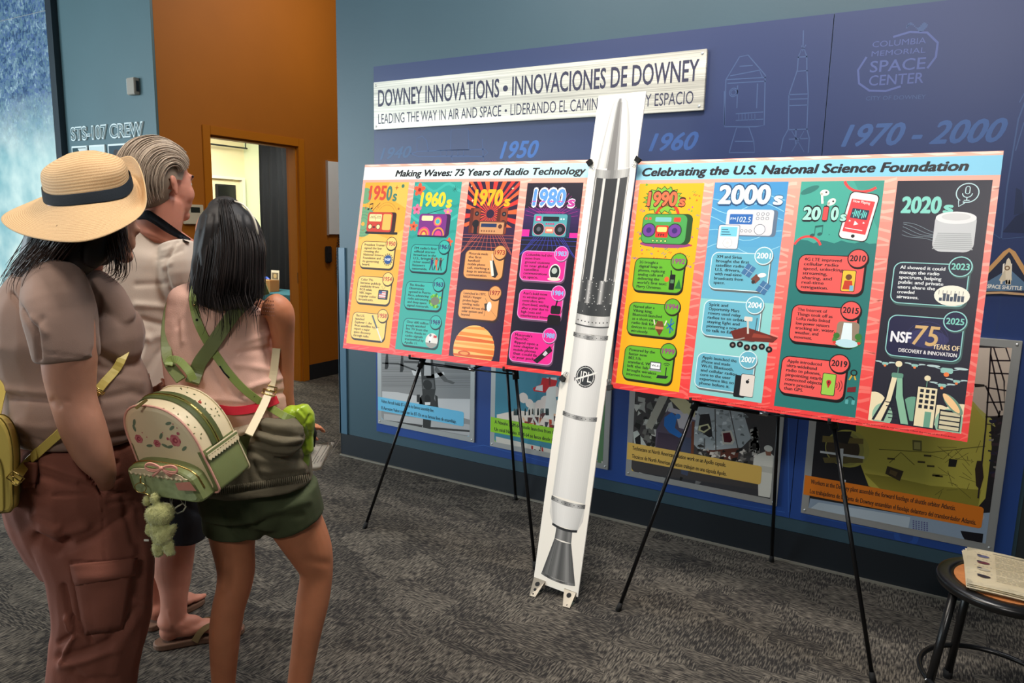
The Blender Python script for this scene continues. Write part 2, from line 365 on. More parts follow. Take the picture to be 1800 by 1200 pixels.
# big orbiter drawing at the right edge, mostly outside the picture
PL([(1760, 420), (1770, 330), (1790, 210), (1812, 150)], .5, FA); PL([(1785, 265), (1800, 215)], .4, FA); PL([(1792, 180), (1808, 150)], .4, FA)
A.px([(1762, 408), (1785, 380), (1800, 372), (1815, 410)], (28, 40, 72), 1); A.px([(1782, 378), (1786, 330), (1796, 335), (1800, 374)], (32, 46, 80), 2)
PL([(1700, 380), (1760, 420), (1815, 415)], .3, FA); PL([(1765, 470), (1750, 600)], .6, (44, 64, 110))
# grid-like circuit lines low on the mural
for L_ in (((808, 790), (850, 782), (1080, 845)), ((1100, 830), (1200, 872), (1380, 900)), ((1386, 720), (1386, 900)), ((700, 780), (725, 800)), ((1384, 700), (1410, 704)), ((1660, 690), (1720, 980))): PL(L_, .35, (56, 100, 176))
x, y = A.P(1593, 942); A.ring(x, y, 2.6, 4.6, (44, 88, 170), 1); A.ring(x, y, 0, 2.6, (40, 76, 150), 1)
A.pxl([(1420, 905), (1480, 918), (1572, 936)], .5, (44, 88, 170), 1)
A.clip(0.2, 326.5, .2, 216)
A.build('mural_print', printmat('mural_ink', .42), mural)

# space shuttle emblem plaque
em = empty('shuttle_emblem', (.28, MB, 1.36), 'triangular space shuttle emblem with orange outline beside the right poster', 'emblem')
A = Art((0, MB-.006, 1.2), (1, 0, 0), (0, 0, 1))
tri = [(1700, 516), (1767, 444), (1774, 439), (1781, 444), (1822, 512), (1824, 518)]
bm = B(); V = A.PP(tri); fr = [bm.verts.new((x/100, MB-.006, 1.2+y/100)) for x, y in V]; bk = [bm.verts.new((x/100, MB, 1.2+y/100)) for x, y in V]
bm.faces.new(fr); bm.faces.new(bk[::-1])
for i in range(len(fr)): j = (i+1) % len(fr); bm.faces.new((fr[i], bk[i], bk[j], fr[j]))
fin('plaque', bm, mat('dark_plaque', (30, 38, 62), .5), em)
A.pxl([(1700, 515), (1767, 444), (1774, 439), (1781, 444), (1823, 513)], 1.5, (196, 150, 96), 1); A.pxl([(1700, 516), (1760, 514), (1824, 519)], .9, (196, 160, 120), 1)
A.px([(1708, 511), (1774, 472), (1816, 510), (1760, 511)], (86, 116, 146), 1)
sh = (226, 214, 190)
A.px([(1768, 500), (1767, 466), (1770, 456), (1773, 453), (1776, 457), (1778, 467), (1777, 500)], sh, 4); A.px([(1756, 492), (1768, 470), (1777, 470), (1779, 493), (1774, 490), (1760, 496)], (206, 194, 168), 3)
A.px([(1761, 490), (1763, 464), (1766, 462), (1766, 490)], (240, 234, 220), 2); A.px([(1776, 490), (1776, 464), (1779, 463), (1778, 490)], (240, 234, 220), 2)
for x in (1759, 1768, 1773): A.px([(x, 492), (x+3, 492), (x+3, 499), (x-1, 499)], sh, 4)
x, y = A.P(1770.5, 471); A.ring(x, y, .5, .9, (120, 90, 60), 5, 12)
A.ptext('SPACE SHUTTLE', (1735, 506), (1796, 510), 6.5, (235, 232, 220), 3, .03, 0, 3)
A.clip(-2, 40, 0, 60); A.build('emblem_print', printmat('plaque_ink'), em)

# brushed metal banner sign
m_brush = mat('brushed_steel_sheet', (214, 210, 196), .42, metal=.35); nt = m_brush.node_tree; tc = N('ShaderNodeTexCoord'); mp = N('ShaderNodeMapping'); mp.inputs['Scale'].default_value = (.5, 1, 60)
nz = N('ShaderNodeTexNoise'); nz.inputs['Scale'].default_value = 5; nz.inputs['Detail'].default_value = 6; cr = N('ShaderNodeValToRGB'); e = cr.color_ramp.elements
e[0].position = .3; e[0].color = (*lin((150, 147, 138)), 1); e[1].position = .62; e[1].color = (*lin((232, 228, 214)), 1)
mp2 = N('ShaderNodeMapping'); mp2.inputs['Scale'].default_value = (.3, 1, 7); nz2 = N('ShaderNodeTexNoise'); nz2.inputs['Scale'].default_value = 1.5; mm = N('ShaderNodeMix'); mm.inputs[0].default_value = .45
LK(tc.outputs['Object'], mp.inputs[0]); LK(mp.outputs[0], nz.inputs['Vector']); LK(tc.outputs['Object'], mp2.inputs[0]); LK(mp2.outputs[0], nz2.inputs['Vector'])
LK(nz.outputs[0], mm.inputs[2]); LK(nz2.outputs[0], mm.inputs[3]); LK(mm.outputs[0], cr.inputs[0]); LK(cr.outputs[0], nt.nodes['Principled BSDF'].inputs['Base Color'])
m_alu = mat('pale_aluminium', (196, 198, 196), .35, metal=.6)
SYN = MB-.022
sg = empty('banner_sign', (-1.91, MB, 2.02), 'long brushed metal sign lettered in English and Spanish above the posters', 'sign')
bm = B(); box(bm, -2.873, -.957, SYN, MB-.0005, 2.022, 2.283); fin('sign_plate', bm, m_brush, sg, bevel=.002)
for x, z in ((-2.855, 2.265), (-.977, 2.265), (-2.855, 2.04), (-.977, 2.04)):
    bm = B(); lathe(bm, (x, SYN, z), [(0, -.003), (.005, -.002), (.007, 0)], 14, (0, 1, 0)); fin('screw', bm, m_alu, sg, smooth=True)
A = Art((-2.873, SYN, 2.022), (1, 0, 0), (0, 0, 1)); c = (48, 48, 74)
A.text('DOWNEY INNOVATIONS', 3.4, 12.7, 81.2, 8.8, c, 1, .018, 0, 3); A.circ(88.3, 16.6, 1.5, c, 1)
A.text('INNOVACIONES DE DOWNEY', 92.3, 12.9, 96.2, 9.0, c, 1, .018, 0, 3)
A.text('LEADING THE WAY IN AIR AND SPACE', 3.4, 3.0, 82.6, 5.4, c, 1, .002, 0, 3); A.circ(88.8, 5.6, .7, c, 1)
A.text('LIDERANDO EL CAMINO EN AIRE Y ESPACIO', 91.6, 3.1, 95.2, 5.5, c, 1, .002, 0, 3)
A.build('sign_lettering', printmat('sign_ink', .5), sg)
# ================================================================ PHOTO PANELS ON THE WALL
FY = MB-.012
def wall_photo(x0, x1, z0, z1, label, edge, bg, paint, cap, capcol, capbox, bgz=None):
    t = empty('photo_panel', ((x0+x1)/2, MB, z0), label, 'photo panel', 'framed photographs on the blue mural')
    bm = B(); box(bm, x0, x1, FY, MB-.0005, z0, z1); fin('backing_plate', bm, m_alu, t, bevel=.0015)
    A = Art((x0, FY, z0), (1, 0, 0), (0, 0, 1)); W, H = (x1-x0)*100, (z1-z0)*100
    A.rr(2.6, 2.6, W-5.2, H-5.2, 2.5, edge, 1); A.rr(3.0, 3.0, W-6.0, H-6.0, 2.3, bg, 2)
    paint(A, W, H)
    A.clip(3.0, W-3.0, 3.0, H-3.0)
    B2 = Art((x0, FY, z0), (1, 0, 0), (0, 0, 1)); cx, cy, cw, ch = capbox
    B2.rect(cx, cy, cw-1, ch, capcol, 20); B2.rr(cx+cw-6, cy, 6, ch, 1.2, capcol, 20.5)
    for i, (s, w_) in enumerate(cap): B2.text(s, cx+2.6, cy+ch-(i+.72)*ch/2.05-.3, w_, ch*.23, (24, 24, 30), 22, .03, 0, 2)
    k = len(A.V); A.V += B2.V; A.Fc += [tuple(i+k for i in f) for f in B2.Fc]; A.C += B2.C
    A.build('printed_photograph', printmat('photo_ink', .4), t)
    for sx_, sz_ in ((1.6, 1.6), (W-1.6, 1.6), (1.6, H-1.6), (W-1.6, H-1.6)):
        bm = B(); lathe(bm, (x0+sx_/100, FY, z0+sz_/100), [(0, -.003), (.004, -.0025), (.006, 0)], 12, (0, 1, 0)); fin('screw', bm, m_alu, t, smooth=True)
rn = random.Random(3)
def C3(ox, oy, s): return lambda *L: [(ox+x/s, oy+y/s) for x, y in L]
def paint1(A, W, H):      # aircraft on an assembly line, black and white
    c = C3(600, 600, 3); px = lambda L, col, l=3: A.px(c(*L), (col,)*3 if isinstance(col, int) else col, l)
    for i in range(26): y = 20+i*9; px([(215, y), (720, y+10), (720, y+14), (215, y+4)], 120+rn.randrange(34), 2.5)
    px([(215, 262), (300, 268), (420, 290), (430, 330), (215, 325)], 205); px([(500, 300), (720, 310), (720, 420), (520, 370)], 210)
    px([(215, 110), (300, 112), (395, 150), (395, 158), (300, 122), (215, 118)], 60); px([(445, 180), (540, 160), (545, 175), (500, 192), (450, 192)], 225)
    px([(370, 152), (395, 150), (425, 165), (425, 185), (380, 178)], 220); px([(500, 130), (560, 200), (600, 215), (590, 225), (540, 210), (490, 150)], 95)
    px([(425, 60), (480, 60), (498, 250), (490, 300), (510, 350), (505, 362), (480, 340), (470, 480), (430, 470), (432, 340), (412, 350), (410, 300), (428, 280), (420, 150)], 50)
    px([(440, 60), (470, 60), (474, 180), (436, 180)], 190, 4); px([(432, 200), (486, 200), (492, 250), (428, 250)], 96, 4)
    A.ell(*A.P(600+455/3, 600+228/3), 3.3, 3.0, (30, 30, 30), 5); A.ell(*A.P(600+455/3, 600+305/3), 2.3, 2.7, (24, 24, 24), 5)
    px([(440, 320), (470, 320), (468, 335), (442, 335)], 235, 6); px([(398, 280), (414, 280), (414, 322), (398, 318)], 40, 4); px([(494, 280), (508, 290), (512, 362), (500, 360)], 40, 4)
    for x, y in ((235, 70), (315, 85)): px([(x, y), (x+12, y), (x+14, y+60), (x+8, y+76), (x-6, y+76), (x-4, y+40)], 40); A.circ(*A.P(600+(x+6)/3, 600+(y-6)/3), 1, (60, 60, 60), 4, 10)
    px([(330, 100), (440, 105), (440, 118), (330, 112)], 70); px([(545, 110), (700, 130), (700, 138), (545, 122)], 90)
    px([(225, 420), (430, 440), (425, 455), (225, 432)], 70); px([(470, 450), (690, 470), (690, 480), (470, 462)], 60); px([(225, 380), (690, 440), (690, 500), (225, 430)], 186, 2.8)
def paint2(A, W, H):      # rocket launch
    c = C3(600, 600, 3); px = lambda L, col, l=3: A.px(c(*L), col, l)
    px([(800, 60), (1430, 60), (1430, 560), (800, 430)], (66, 138, 160), 2.5); 
    for i in range(40):
        x, y = A.P(600+(1130+rn.gauss(-30, 75))/3, 600+(360+rn.gauss(0, 50))/3); A.circ(x, y, rn.uniform(2, 4.5), (232+rn.randrange(15), 226, 214), 3+i*.01, 12)
    px([(1082, 190), (1136, 190), (1130, 300), (1145, 420), (1070, 400), (1080, 300)], (238, 236, 228), 4)
    px([(820, 385), (930, 362), (1000, 372), (1060, 400), (1150, 430), (1150, 520), (820, 440)], (232, 220, 206), 3.8)
    for i in range(34):
        x = 930+rn.random()*220; y = 375+rn.random()*90; px([(x, y), (x+rn.uniform(4, 30), y+2), (x+rn.uniform(4, 30), y+rn.uniform(10, 50)), (x, y+rn.uniform(10, 50))], rn.choice([(196, 72, 40), (150, 52, 36), (226, 130, 80), (240, 196, 160), (90, 50, 50), (60, 60, 70)]), 5+i*.02)
    px([(1060, 190), (1140, 205), (1130, 235), (1095, 240), (1075, 270), (1015, 262), (1010, 245), (1052, 225)], (214, 28, 34), 6); px([(1030, 235), (1062, 228), (1062, 262), (1022, 256)], (240, 236, 236), 7); px([(1094, 190), (1104, 190), (1104, 232), (1094, 230)], (150, 14, 22), 7)
    px([(1000, 385), (1012, 384), (1060, 470), (1050, 474)], (226, 222, 214), 7)
    for i in range(30): x = 900+rn.random()*200; px([(x, 352+rn.random()*20), (x+5, 352), (x+6, 388), (x, 390)], (86, 110, 110), 4.5)
    px([(815, 500), (1420, 640), (1420, 680), (815, 560)], (214, 208, 196), 3.8)
    for i in range(46):
        x = 975+rn.random()*440; y = 530+(x-975)*.23+rn.random()*40; px([(x, y), (x+rn.uniform(3, 14), y+3), (x+rn.uniform(2, 12), y+rn.uniform(10, 34)), (x, y+20)], rn.choice([(40, 40, 46), (180, 40, 36), (220, 214, 206), (80, 110, 60), (50, 90, 50)]), 5+i*.02)
    px([(1370, 300), (1425, 300), (1425, 660), (1350, 640)], (100, 140, 96), 4.6)
def paint3(A, W, H):      # technicians round a silver capsule
    c = C3(1080, 660, 2.727); px = lambda L, col, l=3: A.px(c(*L), col, l)
    px([(620, 150), (800, 170), (790, 600), (620, 560)], (66, 64, 64), 2.6); px([(80, 470), (780, 560), (780, 640), (80, 520)], (58, 58, 62), 2.7)
    for i in range(60):
        x = 90+rn.random()*170; y = 90+rn.random()*260; g = rn.choice([30, 60, 110, 170, 200]); px([(x, y), (x+rn.uniform(6, 40), y+rn.uniform(-14, 14)), (x+rn.uniform(6, 34), y+rn.uniform(8, 44)), (x-rn.uniform(0, 12), y+rn.uniform(8, 34))], (g, g, int(g*.95)), 3+i*.02)
    px([(215, 100), (260, 95), (180, 260), (150, 240)], (180, 176, 160), 5); px([(262, 150), (400, 190), (340, 380), (195, 345), (200, 260)], (96, 84, 100), 5.1); px([(262, 150), (400, 190), (392, 215), (255, 170)], (196, 190, 196), 5.2)
    px([(210, 270), (330, 290), (320, 372), (200, 342)], (74, 62, 78), 5.3)
    px([(240, 200), (275, 175), (300, 200), (290, 250), (330, 285), (310, 298), (262, 272), (238, 240)], (42, 116, 196), 5.6); px([(296, 190), (350, 180), (372, 215), (350, 260), (310, 250)], (206, 198, 200), 5.5); A.circ(*A.P(1080+305/2.727, 660+195/2.727), 1.3, (60, 130, 205), 6)
    px([(262, 110), (330, 105), (390, 150), (385, 200), (330, 180)], (206, 196, 150), 5.4)
    px([(400, 150), (560, 145), (620, 180), (655, 300), (610, 345), (520, 362), (400, 350), (372, 320)], (176, 184, 186), 6)
    for i in range(60):
        x = 385+rn.random()*240; y = 160+rn.random()*180; g = rn.choice([110, 150, 205, 228]); px([(x, y), (x+rn.uniform(4, 20), y+rn.uniform(-6, 6)), (x+rn.uniform(4, 22), y+rn.uniform(6, 20)), (x-4, y+rn.uniform(4, 16))], (g-6, g, g), 6.1+i*.01)
    for a in ((402, 182, 472, 300), (480, 160, 484, 360), (548, 150, 590, 350), (430, 300, 428, 350)): px([(a[0], a[1]), (a[0]+5, a[1]), (a[2]+5, a[3]), (a[2], a[3])], (80, 78, 76), 7)
    px([(412, 186), (455, 182), (465, 235), (470, 290), (455, 296), (400, 260)], (44, 44, 46), 7.2)
    px([(405, 240), (450, 230), (462, 252), (430, 275), (402, 262)], (220, 216, 170), 7.4); px([(415, 245), (446, 238), (452, 252), (428, 266), (412, 258)], (40, 36, 36), 7.5)
    px([(512, 268), (560, 262), (578, 310), (566, 330), (520, 328)], (214, 210, 196), 7.2); px([(520, 276), (554, 271), (566, 310), (556, 320), (526, 318)], (92, 20, 34), 7.4)
    px([(372, 220), (384, 220), (380, 376), (366, 376)], (120, 66, 44), 7)
    px([(440, 360), (600, 345), (590, 400), (460, 402)], (98, 52, 40), 6.6)
    for i in range(90):
        x = 400+rn.random()*280; y = 355+(abs(x-540)/140)**2*-40+rn.random()*95; g = rn.choice([24, 60, 120, 190, 225]); px([(x, y), (x+rn.uniform(4, 26), y+rn.uniform(-8, 8)), (x+rn.uniform(4, 22), y+rn.uniform(6, 22)), (x-4, y+rn.uniform(4, 16))], (g, int(g*.97), int(g*.92)), 6.7+i*.01)
    for i in range(30):
        x = 640+rn.random()*40; y = 230+rn.random()*150; px([(x, y), (x+14, y-8), (x+18, y+16), (x, y+20)], rn.choice([(180, 178, 170), (60, 60, 60), (120, 116, 110)]), 6.6)
    w_ = (222, 220, 208)
    px([(690, 375), (735, 360), (765, 385), (768, 560), (745, 585), (690, 575), (688, 470), (664, 440), (668, 395)], w_, 8); A.ell(*A.P(1080+738/2.727, 660+349/2.727), 1.9, 1.5, w_, 9); px([(722, 355), (752, 362), (750, 384), (728, 382)], (150, 100, 80), 8.5)
    px([(665, 440), (690, 430), (690, 470), (672, 466)], (120, 80, 66), 8.6); px([(700, 430), (760, 440), (758, 470), (705, 460)], (200, 198, 186), 8.7)
    px([(90, 270), (110, 262), (170, 360), (125, 380), (95, 360)], (190, 196, 188), 6); px([(98, 300), (125, 280), (128, 375), (112, 375)], (26, 26, 28), 6.2)
    for i in range(22):
        x = 90+rn.random()*300; y = 440+x*.13+rn.random()*60; g = rn.choice([24, 200, 225, 120]); px([(x, y), (x+rn.uniform(6, 30), y+6), (x+rn.uniform(2, 26), y+rn.uniform(8, 30)), (x-4, y+18)], (g, g, g), 3+i*.02)
    px([(320, 290), (372, 300), (370, 400), (350, 480), (320, 470)], (72, 80, 104), 5.9)
def paint4(A, W, H):      # yellow-green fuselage section in a hangar
    c = C3(1380, 560, 2.726); px = lambda L, col, l=3: A.px(c(*L), col, l)
    px([(100, 120), (1110, 120), (1110, 560), (100, 560)], (208, 192, 176), 2.4); px([(100, 560), (1110, 470), (1060, 1080), (90, 1000)], (30, 28, 32), 2.6); px([(100, 420), (400, 440), (400, 800), (100, 800)], (26, 26, 32), 2.7)
    Y1, Y2, Y3 = (190, 178, 74), (146, 136, 48), (96, 88, 34)
    px([(340, 500), (520, 420), (760, 400), (900, 395), (985, 490), (990, 620), (960, 860), (900, 930), (700, 905), (520, 860), (400, 800), (340, 640)], Y1, 4)
    px([(380, 740), (520, 760), (700, 800), (940, 820), (925, 900), (840, 925), (640, 890), (470, 830)], Y2, 4.2); px([(430, 820), (700, 870), (900, 900), (850, 930), (640, 890)], Y3, 4.3)
    px([(890, 395), (990, 480), (1010, 520), (960, 490)], (190, 184, 96), 4.4)
    for i in range(26): x = 720+rn.random()*220; y = 600+rn.random()*240; A.pxl(c((x, y), (x+rn.uniform(-90, 90), y+rn.uniform(-80, 80))), .16, (80, 72, 26), 4.6)
    A.pxl(c((450, 625), (700, 640), (960, 610)), .3, (92, 84, 30), 4.7); A.pxl(c((500, 690), (555, 640), (620, 700)), .3, (92, 84, 30), 4.7)
    px([(490, 705), (568, 730), (550, 778), (480, 742)], (62, 50, 34), 5); px([(505, 722), (540, 735), (530, 756), (498, 740)], (104, 84, 50), 5.1); px([(786, 670), (826, 675), (818, 710), (782, 708)], (24, 24, 22), 5); px([(610, 580), (655, 584), (655, 634), (612, 630)], (104, 98, 50), 5); px([(618, 590), (648, 592), (648, 626), (618, 624)], (170, 160, 90), 5.1)
    for x, y in ((635, 680), (665, 650), (705, 745), (680, 700), (720, 748), (490, 665)): px([(x, y), (x+36, y+3), (x+36, y+12), (x, y+9)], (70, 60, 28), 5)
    px([(920, 680), (945, 680), (952, 760), (935, 820), (915, 800), (910, 720)], (48, 32, 22), 5)
    for (cx, cy, rx, ry, col, l) in ((300, 622, 24.5, 21, (178, 170, 78), 6), (284, 622, 22.5, 19.5, (156, 150, 76), 6.2), (276, 622, 19.5, 16.6, (62, 50, 36), 6.4)):
        A.ell(*A.P(1380+cx/2.726, 560+cy/2.726), rx*.36*.95, ry*.36*1.1, col, l, 32)
    px([(180, 560), (375, 575), (375, 600), (178, 590)], (116, 100, 50), 6.6); px([(180, 665), (375, 660), (372, 690), (190, 690)], (104, 92, 50), 6.6)
    px([(168, 632), (380, 660), (380, 672), (168, 642)], (214, 216, 214), 7); px([(264, 622), (280, 622), (276, 715), (262, 715)], (206, 208, 206), 7.1)
    px([(225, 540), (320, 540), (300, 600), (240, 590)], (28, 26, 26), 6.8)
    for L_ in (((990, 110), (975, 330), (962, 520), (925, 860)), ((1000, 120), (1050, 300), (1055, 420)), ((1060, 120), (1080, 200)), ((970, 330), (1065, 345)), ((975, 260), (1085, 265)), ((965, 400), (1060, 400)), ((985, 200), (1092, 202)), ((960, 320), (1030, 470)), ((1030, 440), (1000, 560)), ((985, 170), (1040, 440)), ((960, 470), (1050, 470))): A.pxl(c(*L_), .55, (40, 28, 34), 7)
    for i in range(40): x = 955+rn.random()*90; y = 460+rn.random()*420; px([(x, y), (x+rn.uniform(10, 60), y+rn.uniform(-4, 8)), (x+rn.uniform(10, 50), y+rn.uniform(6, 20)), (x, y+rn.uniform(4, 14))], rn.choice([(22, 18, 26), (40, 34, 40), (150, 140, 130), (60, 40, 50), (30, 30, 60)]), 6+i*.01)
    px([(905, 310), (955, 315), (958, 325), (910, 328)], (40, 34, 30), 7)
    px([(120, 860), (650, 950), (990, 930), (970, 1080), (110, 920)], (150, 168, 188), 5.4); px([(160, 880), (600, 950), (590, 1010), (120, 925)], (190, 204, 214), 5.6)
    for i in range(6):
        for j in range(6): px([(612+i*13, 965+i*2+j*9), (619+i*13, 966+i*2+j*9), (619+i*13, 971+i*2+j*9), (612+i*13, 970+i*2+j*9)], (76, 70, 130), 6)
    px([(840, 1015), (950, 1030), (945, 1075), (860, 1058), (850, 1040)], (18, 18, 26), 6.4); A.ell(*A.P(1380+668/2.726, 560+888/2.726), 3.3, 2.2, (208, 202, 196), 8); A.ell(*A.P(1380+918/2.726, 560+945/2.726), 2.6, 2, (190, 186, 184), 8)
    px([(280, 770), (292, 772), (288, 792), (276, 788)], (210, 210, 214), 6); px([(365, 800), (430, 812), (425, 830), (365, 822)], (190, 196, 200), 6)
wall_photo(-2.869, -2.158, .268, 1.118, 'black and white photo panel of an aircraft assembly line with light blue caption', (150, 200, 220), (150, 150, 150), paint1,
  [('Vultee Aircraft builds BT-13s on its famous assembly line.', 40), ('El Aeronave Vultee construye los BT-13s en su famosa línea de ensamblaje.', 56)], (110, 196, 234), (.4, 8.4, 63.6, 8.6))
wall_photo(-2.052, -1.337, .268, 1.118, 'photo panel of a red missile launching with lime green caption', (140, 196, 60), (66, 138, 160), paint2,
  [('A Navaho XSM-64 missile launches from Cape Canaveral.', 50), ('Un misil Navaho XSM-64 se lanza desde Cape Canaveral.', 50)], (150, 210, 44), (.4, 8.4, 62, 8.6))
wall_photo(-1.241, -.508, .258, 1.112, 'photo panel of technicians around a silver capsule with pale yellow caption', (226, 190, 90), (70, 66, 66), paint3,
  [('Technicians at North American Aviation work on an Apollo capsule.', 46.5), ('Técnicos de North American Aviation trabajan en una cápsula Apolo.', 47)], (232, 190, 96), (.4, 8.8, 65.2, 8.8))
wall_photo(-.404, .321, .252, 1.106, 'photo panel of a yellow-green shuttle fuselage with orange caption', (214, 120, 50), (40, 36, 38), paint4,
  [('Workers at the Downey plant assemble the forward fuselage of shuttle orbiter Atlantis.', 55), ('Los trabajadores de la planta de Downey ensamblan el fuselaje delantero del transbordador Atlantis.', 62.5)], (232, 126, 30), (.4, 8.8, 67, 9.0))

# ================================================================ THE TWO POSTERS
class Board:
    def __init__(s, o, yaw, tilt):
        s.a = Vector((cos(yaw), sin(yaw), 0)); n = Vector((-sin(yaw), cos(yaw), 0)); s.b = sin(tilt)*n+cos(tilt)*Vector((0, 0, 1)); s.o = Vector(o); s.n = s.a.cross(s.b)
    def p(s, u, v, k=0): return s.o+s.a*(u/100)+s.b*(v/100)+s.n*(k/100)
PW, PH = 122, 91.6
def poster_base(A, hdr0, hdr1):
    top, bot = np.array((250, 178, 158)), np.array((238, 66, 66)); NB = 16
    for i in range(NB): c = bot+(top-bot)*(i/(NB-1))**1.1; A.rect(0, PH*i/NB, PW, PH/NB, c, 1)
    r2 = random.Random(9)
    for gx0, gx1 in ((0, 2), (28, 31.5), (58, 61.5), (88, 93), (118, 122)):
        y = 2
        while y < 82:
            t = y/PH; c = np.array((244, 104, 96))*(1-t)+np.array((252, 206, 186))*t; d = r2.uniform(-1.6, 1.6); h = r2.uniform(.5, 1.2); wv = r2.uniform(-.6, .6)
            xm = (gx0+gx1)/2; A.poly([(gx0-.3, y), (xm, y+d/2+wv), (gx1+.3, y+d), (gx1+.3, y+d+h), (xm, y+d/2+h+wv), (gx0-.3, y+h)], c, 2); y += r2.uniform(2.0, 3.4)
    for i in range(14): x = i*9+r2.uniform(0, 4); A.poly([(x, .2), (x+6, 1.5), (x+7, 2.2), (x+.5, .9)], (246, 100, 92), 2)
    for i in range(10): x = i*12.5; A.poly([(x, 91.5), (x+4, 90.6), (x+10, 90.9), (x+8, 91.5)], (252, 214, 198), 2)
    NB = 24
    for i in range(NB): t = i/(NB-1); A.rect(PW*i/NB, 84, PW/NB+.02, 6.3, np.array(hdr0)*(1-t)+np.array(hdr1)*t, 3)
def card(A, x, y, w, h, fill, edge, year, yc, lines, tc_, L=8, bold=.026, fs=1.1, wmax=None):
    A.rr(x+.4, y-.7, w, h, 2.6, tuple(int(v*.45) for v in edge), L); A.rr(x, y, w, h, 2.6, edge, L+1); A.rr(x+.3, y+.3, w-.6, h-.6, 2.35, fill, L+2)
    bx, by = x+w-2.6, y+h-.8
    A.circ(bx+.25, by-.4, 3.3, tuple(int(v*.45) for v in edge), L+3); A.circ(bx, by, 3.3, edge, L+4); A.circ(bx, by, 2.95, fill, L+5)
    A.text(year, bx-2.5, by-.95, 5, 1.95, yc, L+7, .03, 0, 3)
    ty = y+h-2.3; wm = wmax or w*.6; mx_ = max(len(s) for s in lines)
    for s in lines: A.text(s, x+1.9, ty, wm*max(len(s), 3)/mx_, fs, tc_, L+6, bold); ty -= 1.62
def star4(A, x, y, r, c, L=6): A.poly([(x, y+r), (x+r*.2, y+r*.2), (x+r, y), (x+r*.2, y-r*.2), (x, y-r), (x-r*.2, y-r*.2), (x-r, y), (x-r*.2, y+r*.2)], c, L)
def note(A, x, y, s, c, L=8):
    A.ell(x, y, .7*s, .5*s, c, L, 12, rot=20); A.ell(x+2*s, y+.4*s, .7*s, .5*s, c, L, 12, rot=20); A.rect(x+.5*s, y, .2*s, 2.6*s, c, L); A.rect(x+2.5*s, y+.4*s, .2*s, 2.6*s, c, L); A.poly([(x+.5*s, y+2.2*s), (x+2.7*s, y+2.6*s), (x+2.7*s, y+3.2*s), (x+.5*s, y+2.8*s)], c, L)
def poster(name, bd, label, paint):
    ctr = bd.p(PW/2, 0, 0)
    t = empty(name, ctr, label, 'poster', 'two wide timeline posters on easels')
    bm = B(); obox(bm, bd.p(0, 0, -.55), bd.a*PW/100, bd.b*PH/100, bd.n*.0055); fin('foam_board', bm, mat('white_foam_board', (238, 232, 228), .6), t)
    A = Art(bd.o, bd.a, bd.b); paint(A); A.clip(0, PW, 0, PH); A.build('printed_face', printmat('poster_ink', .36, spec=.4), t); return t
X1, X2, X3, X4 = 1.7, 31.4, 61.5, 91.5
CW, CB, CT = 26.3, 2.7, 82.7
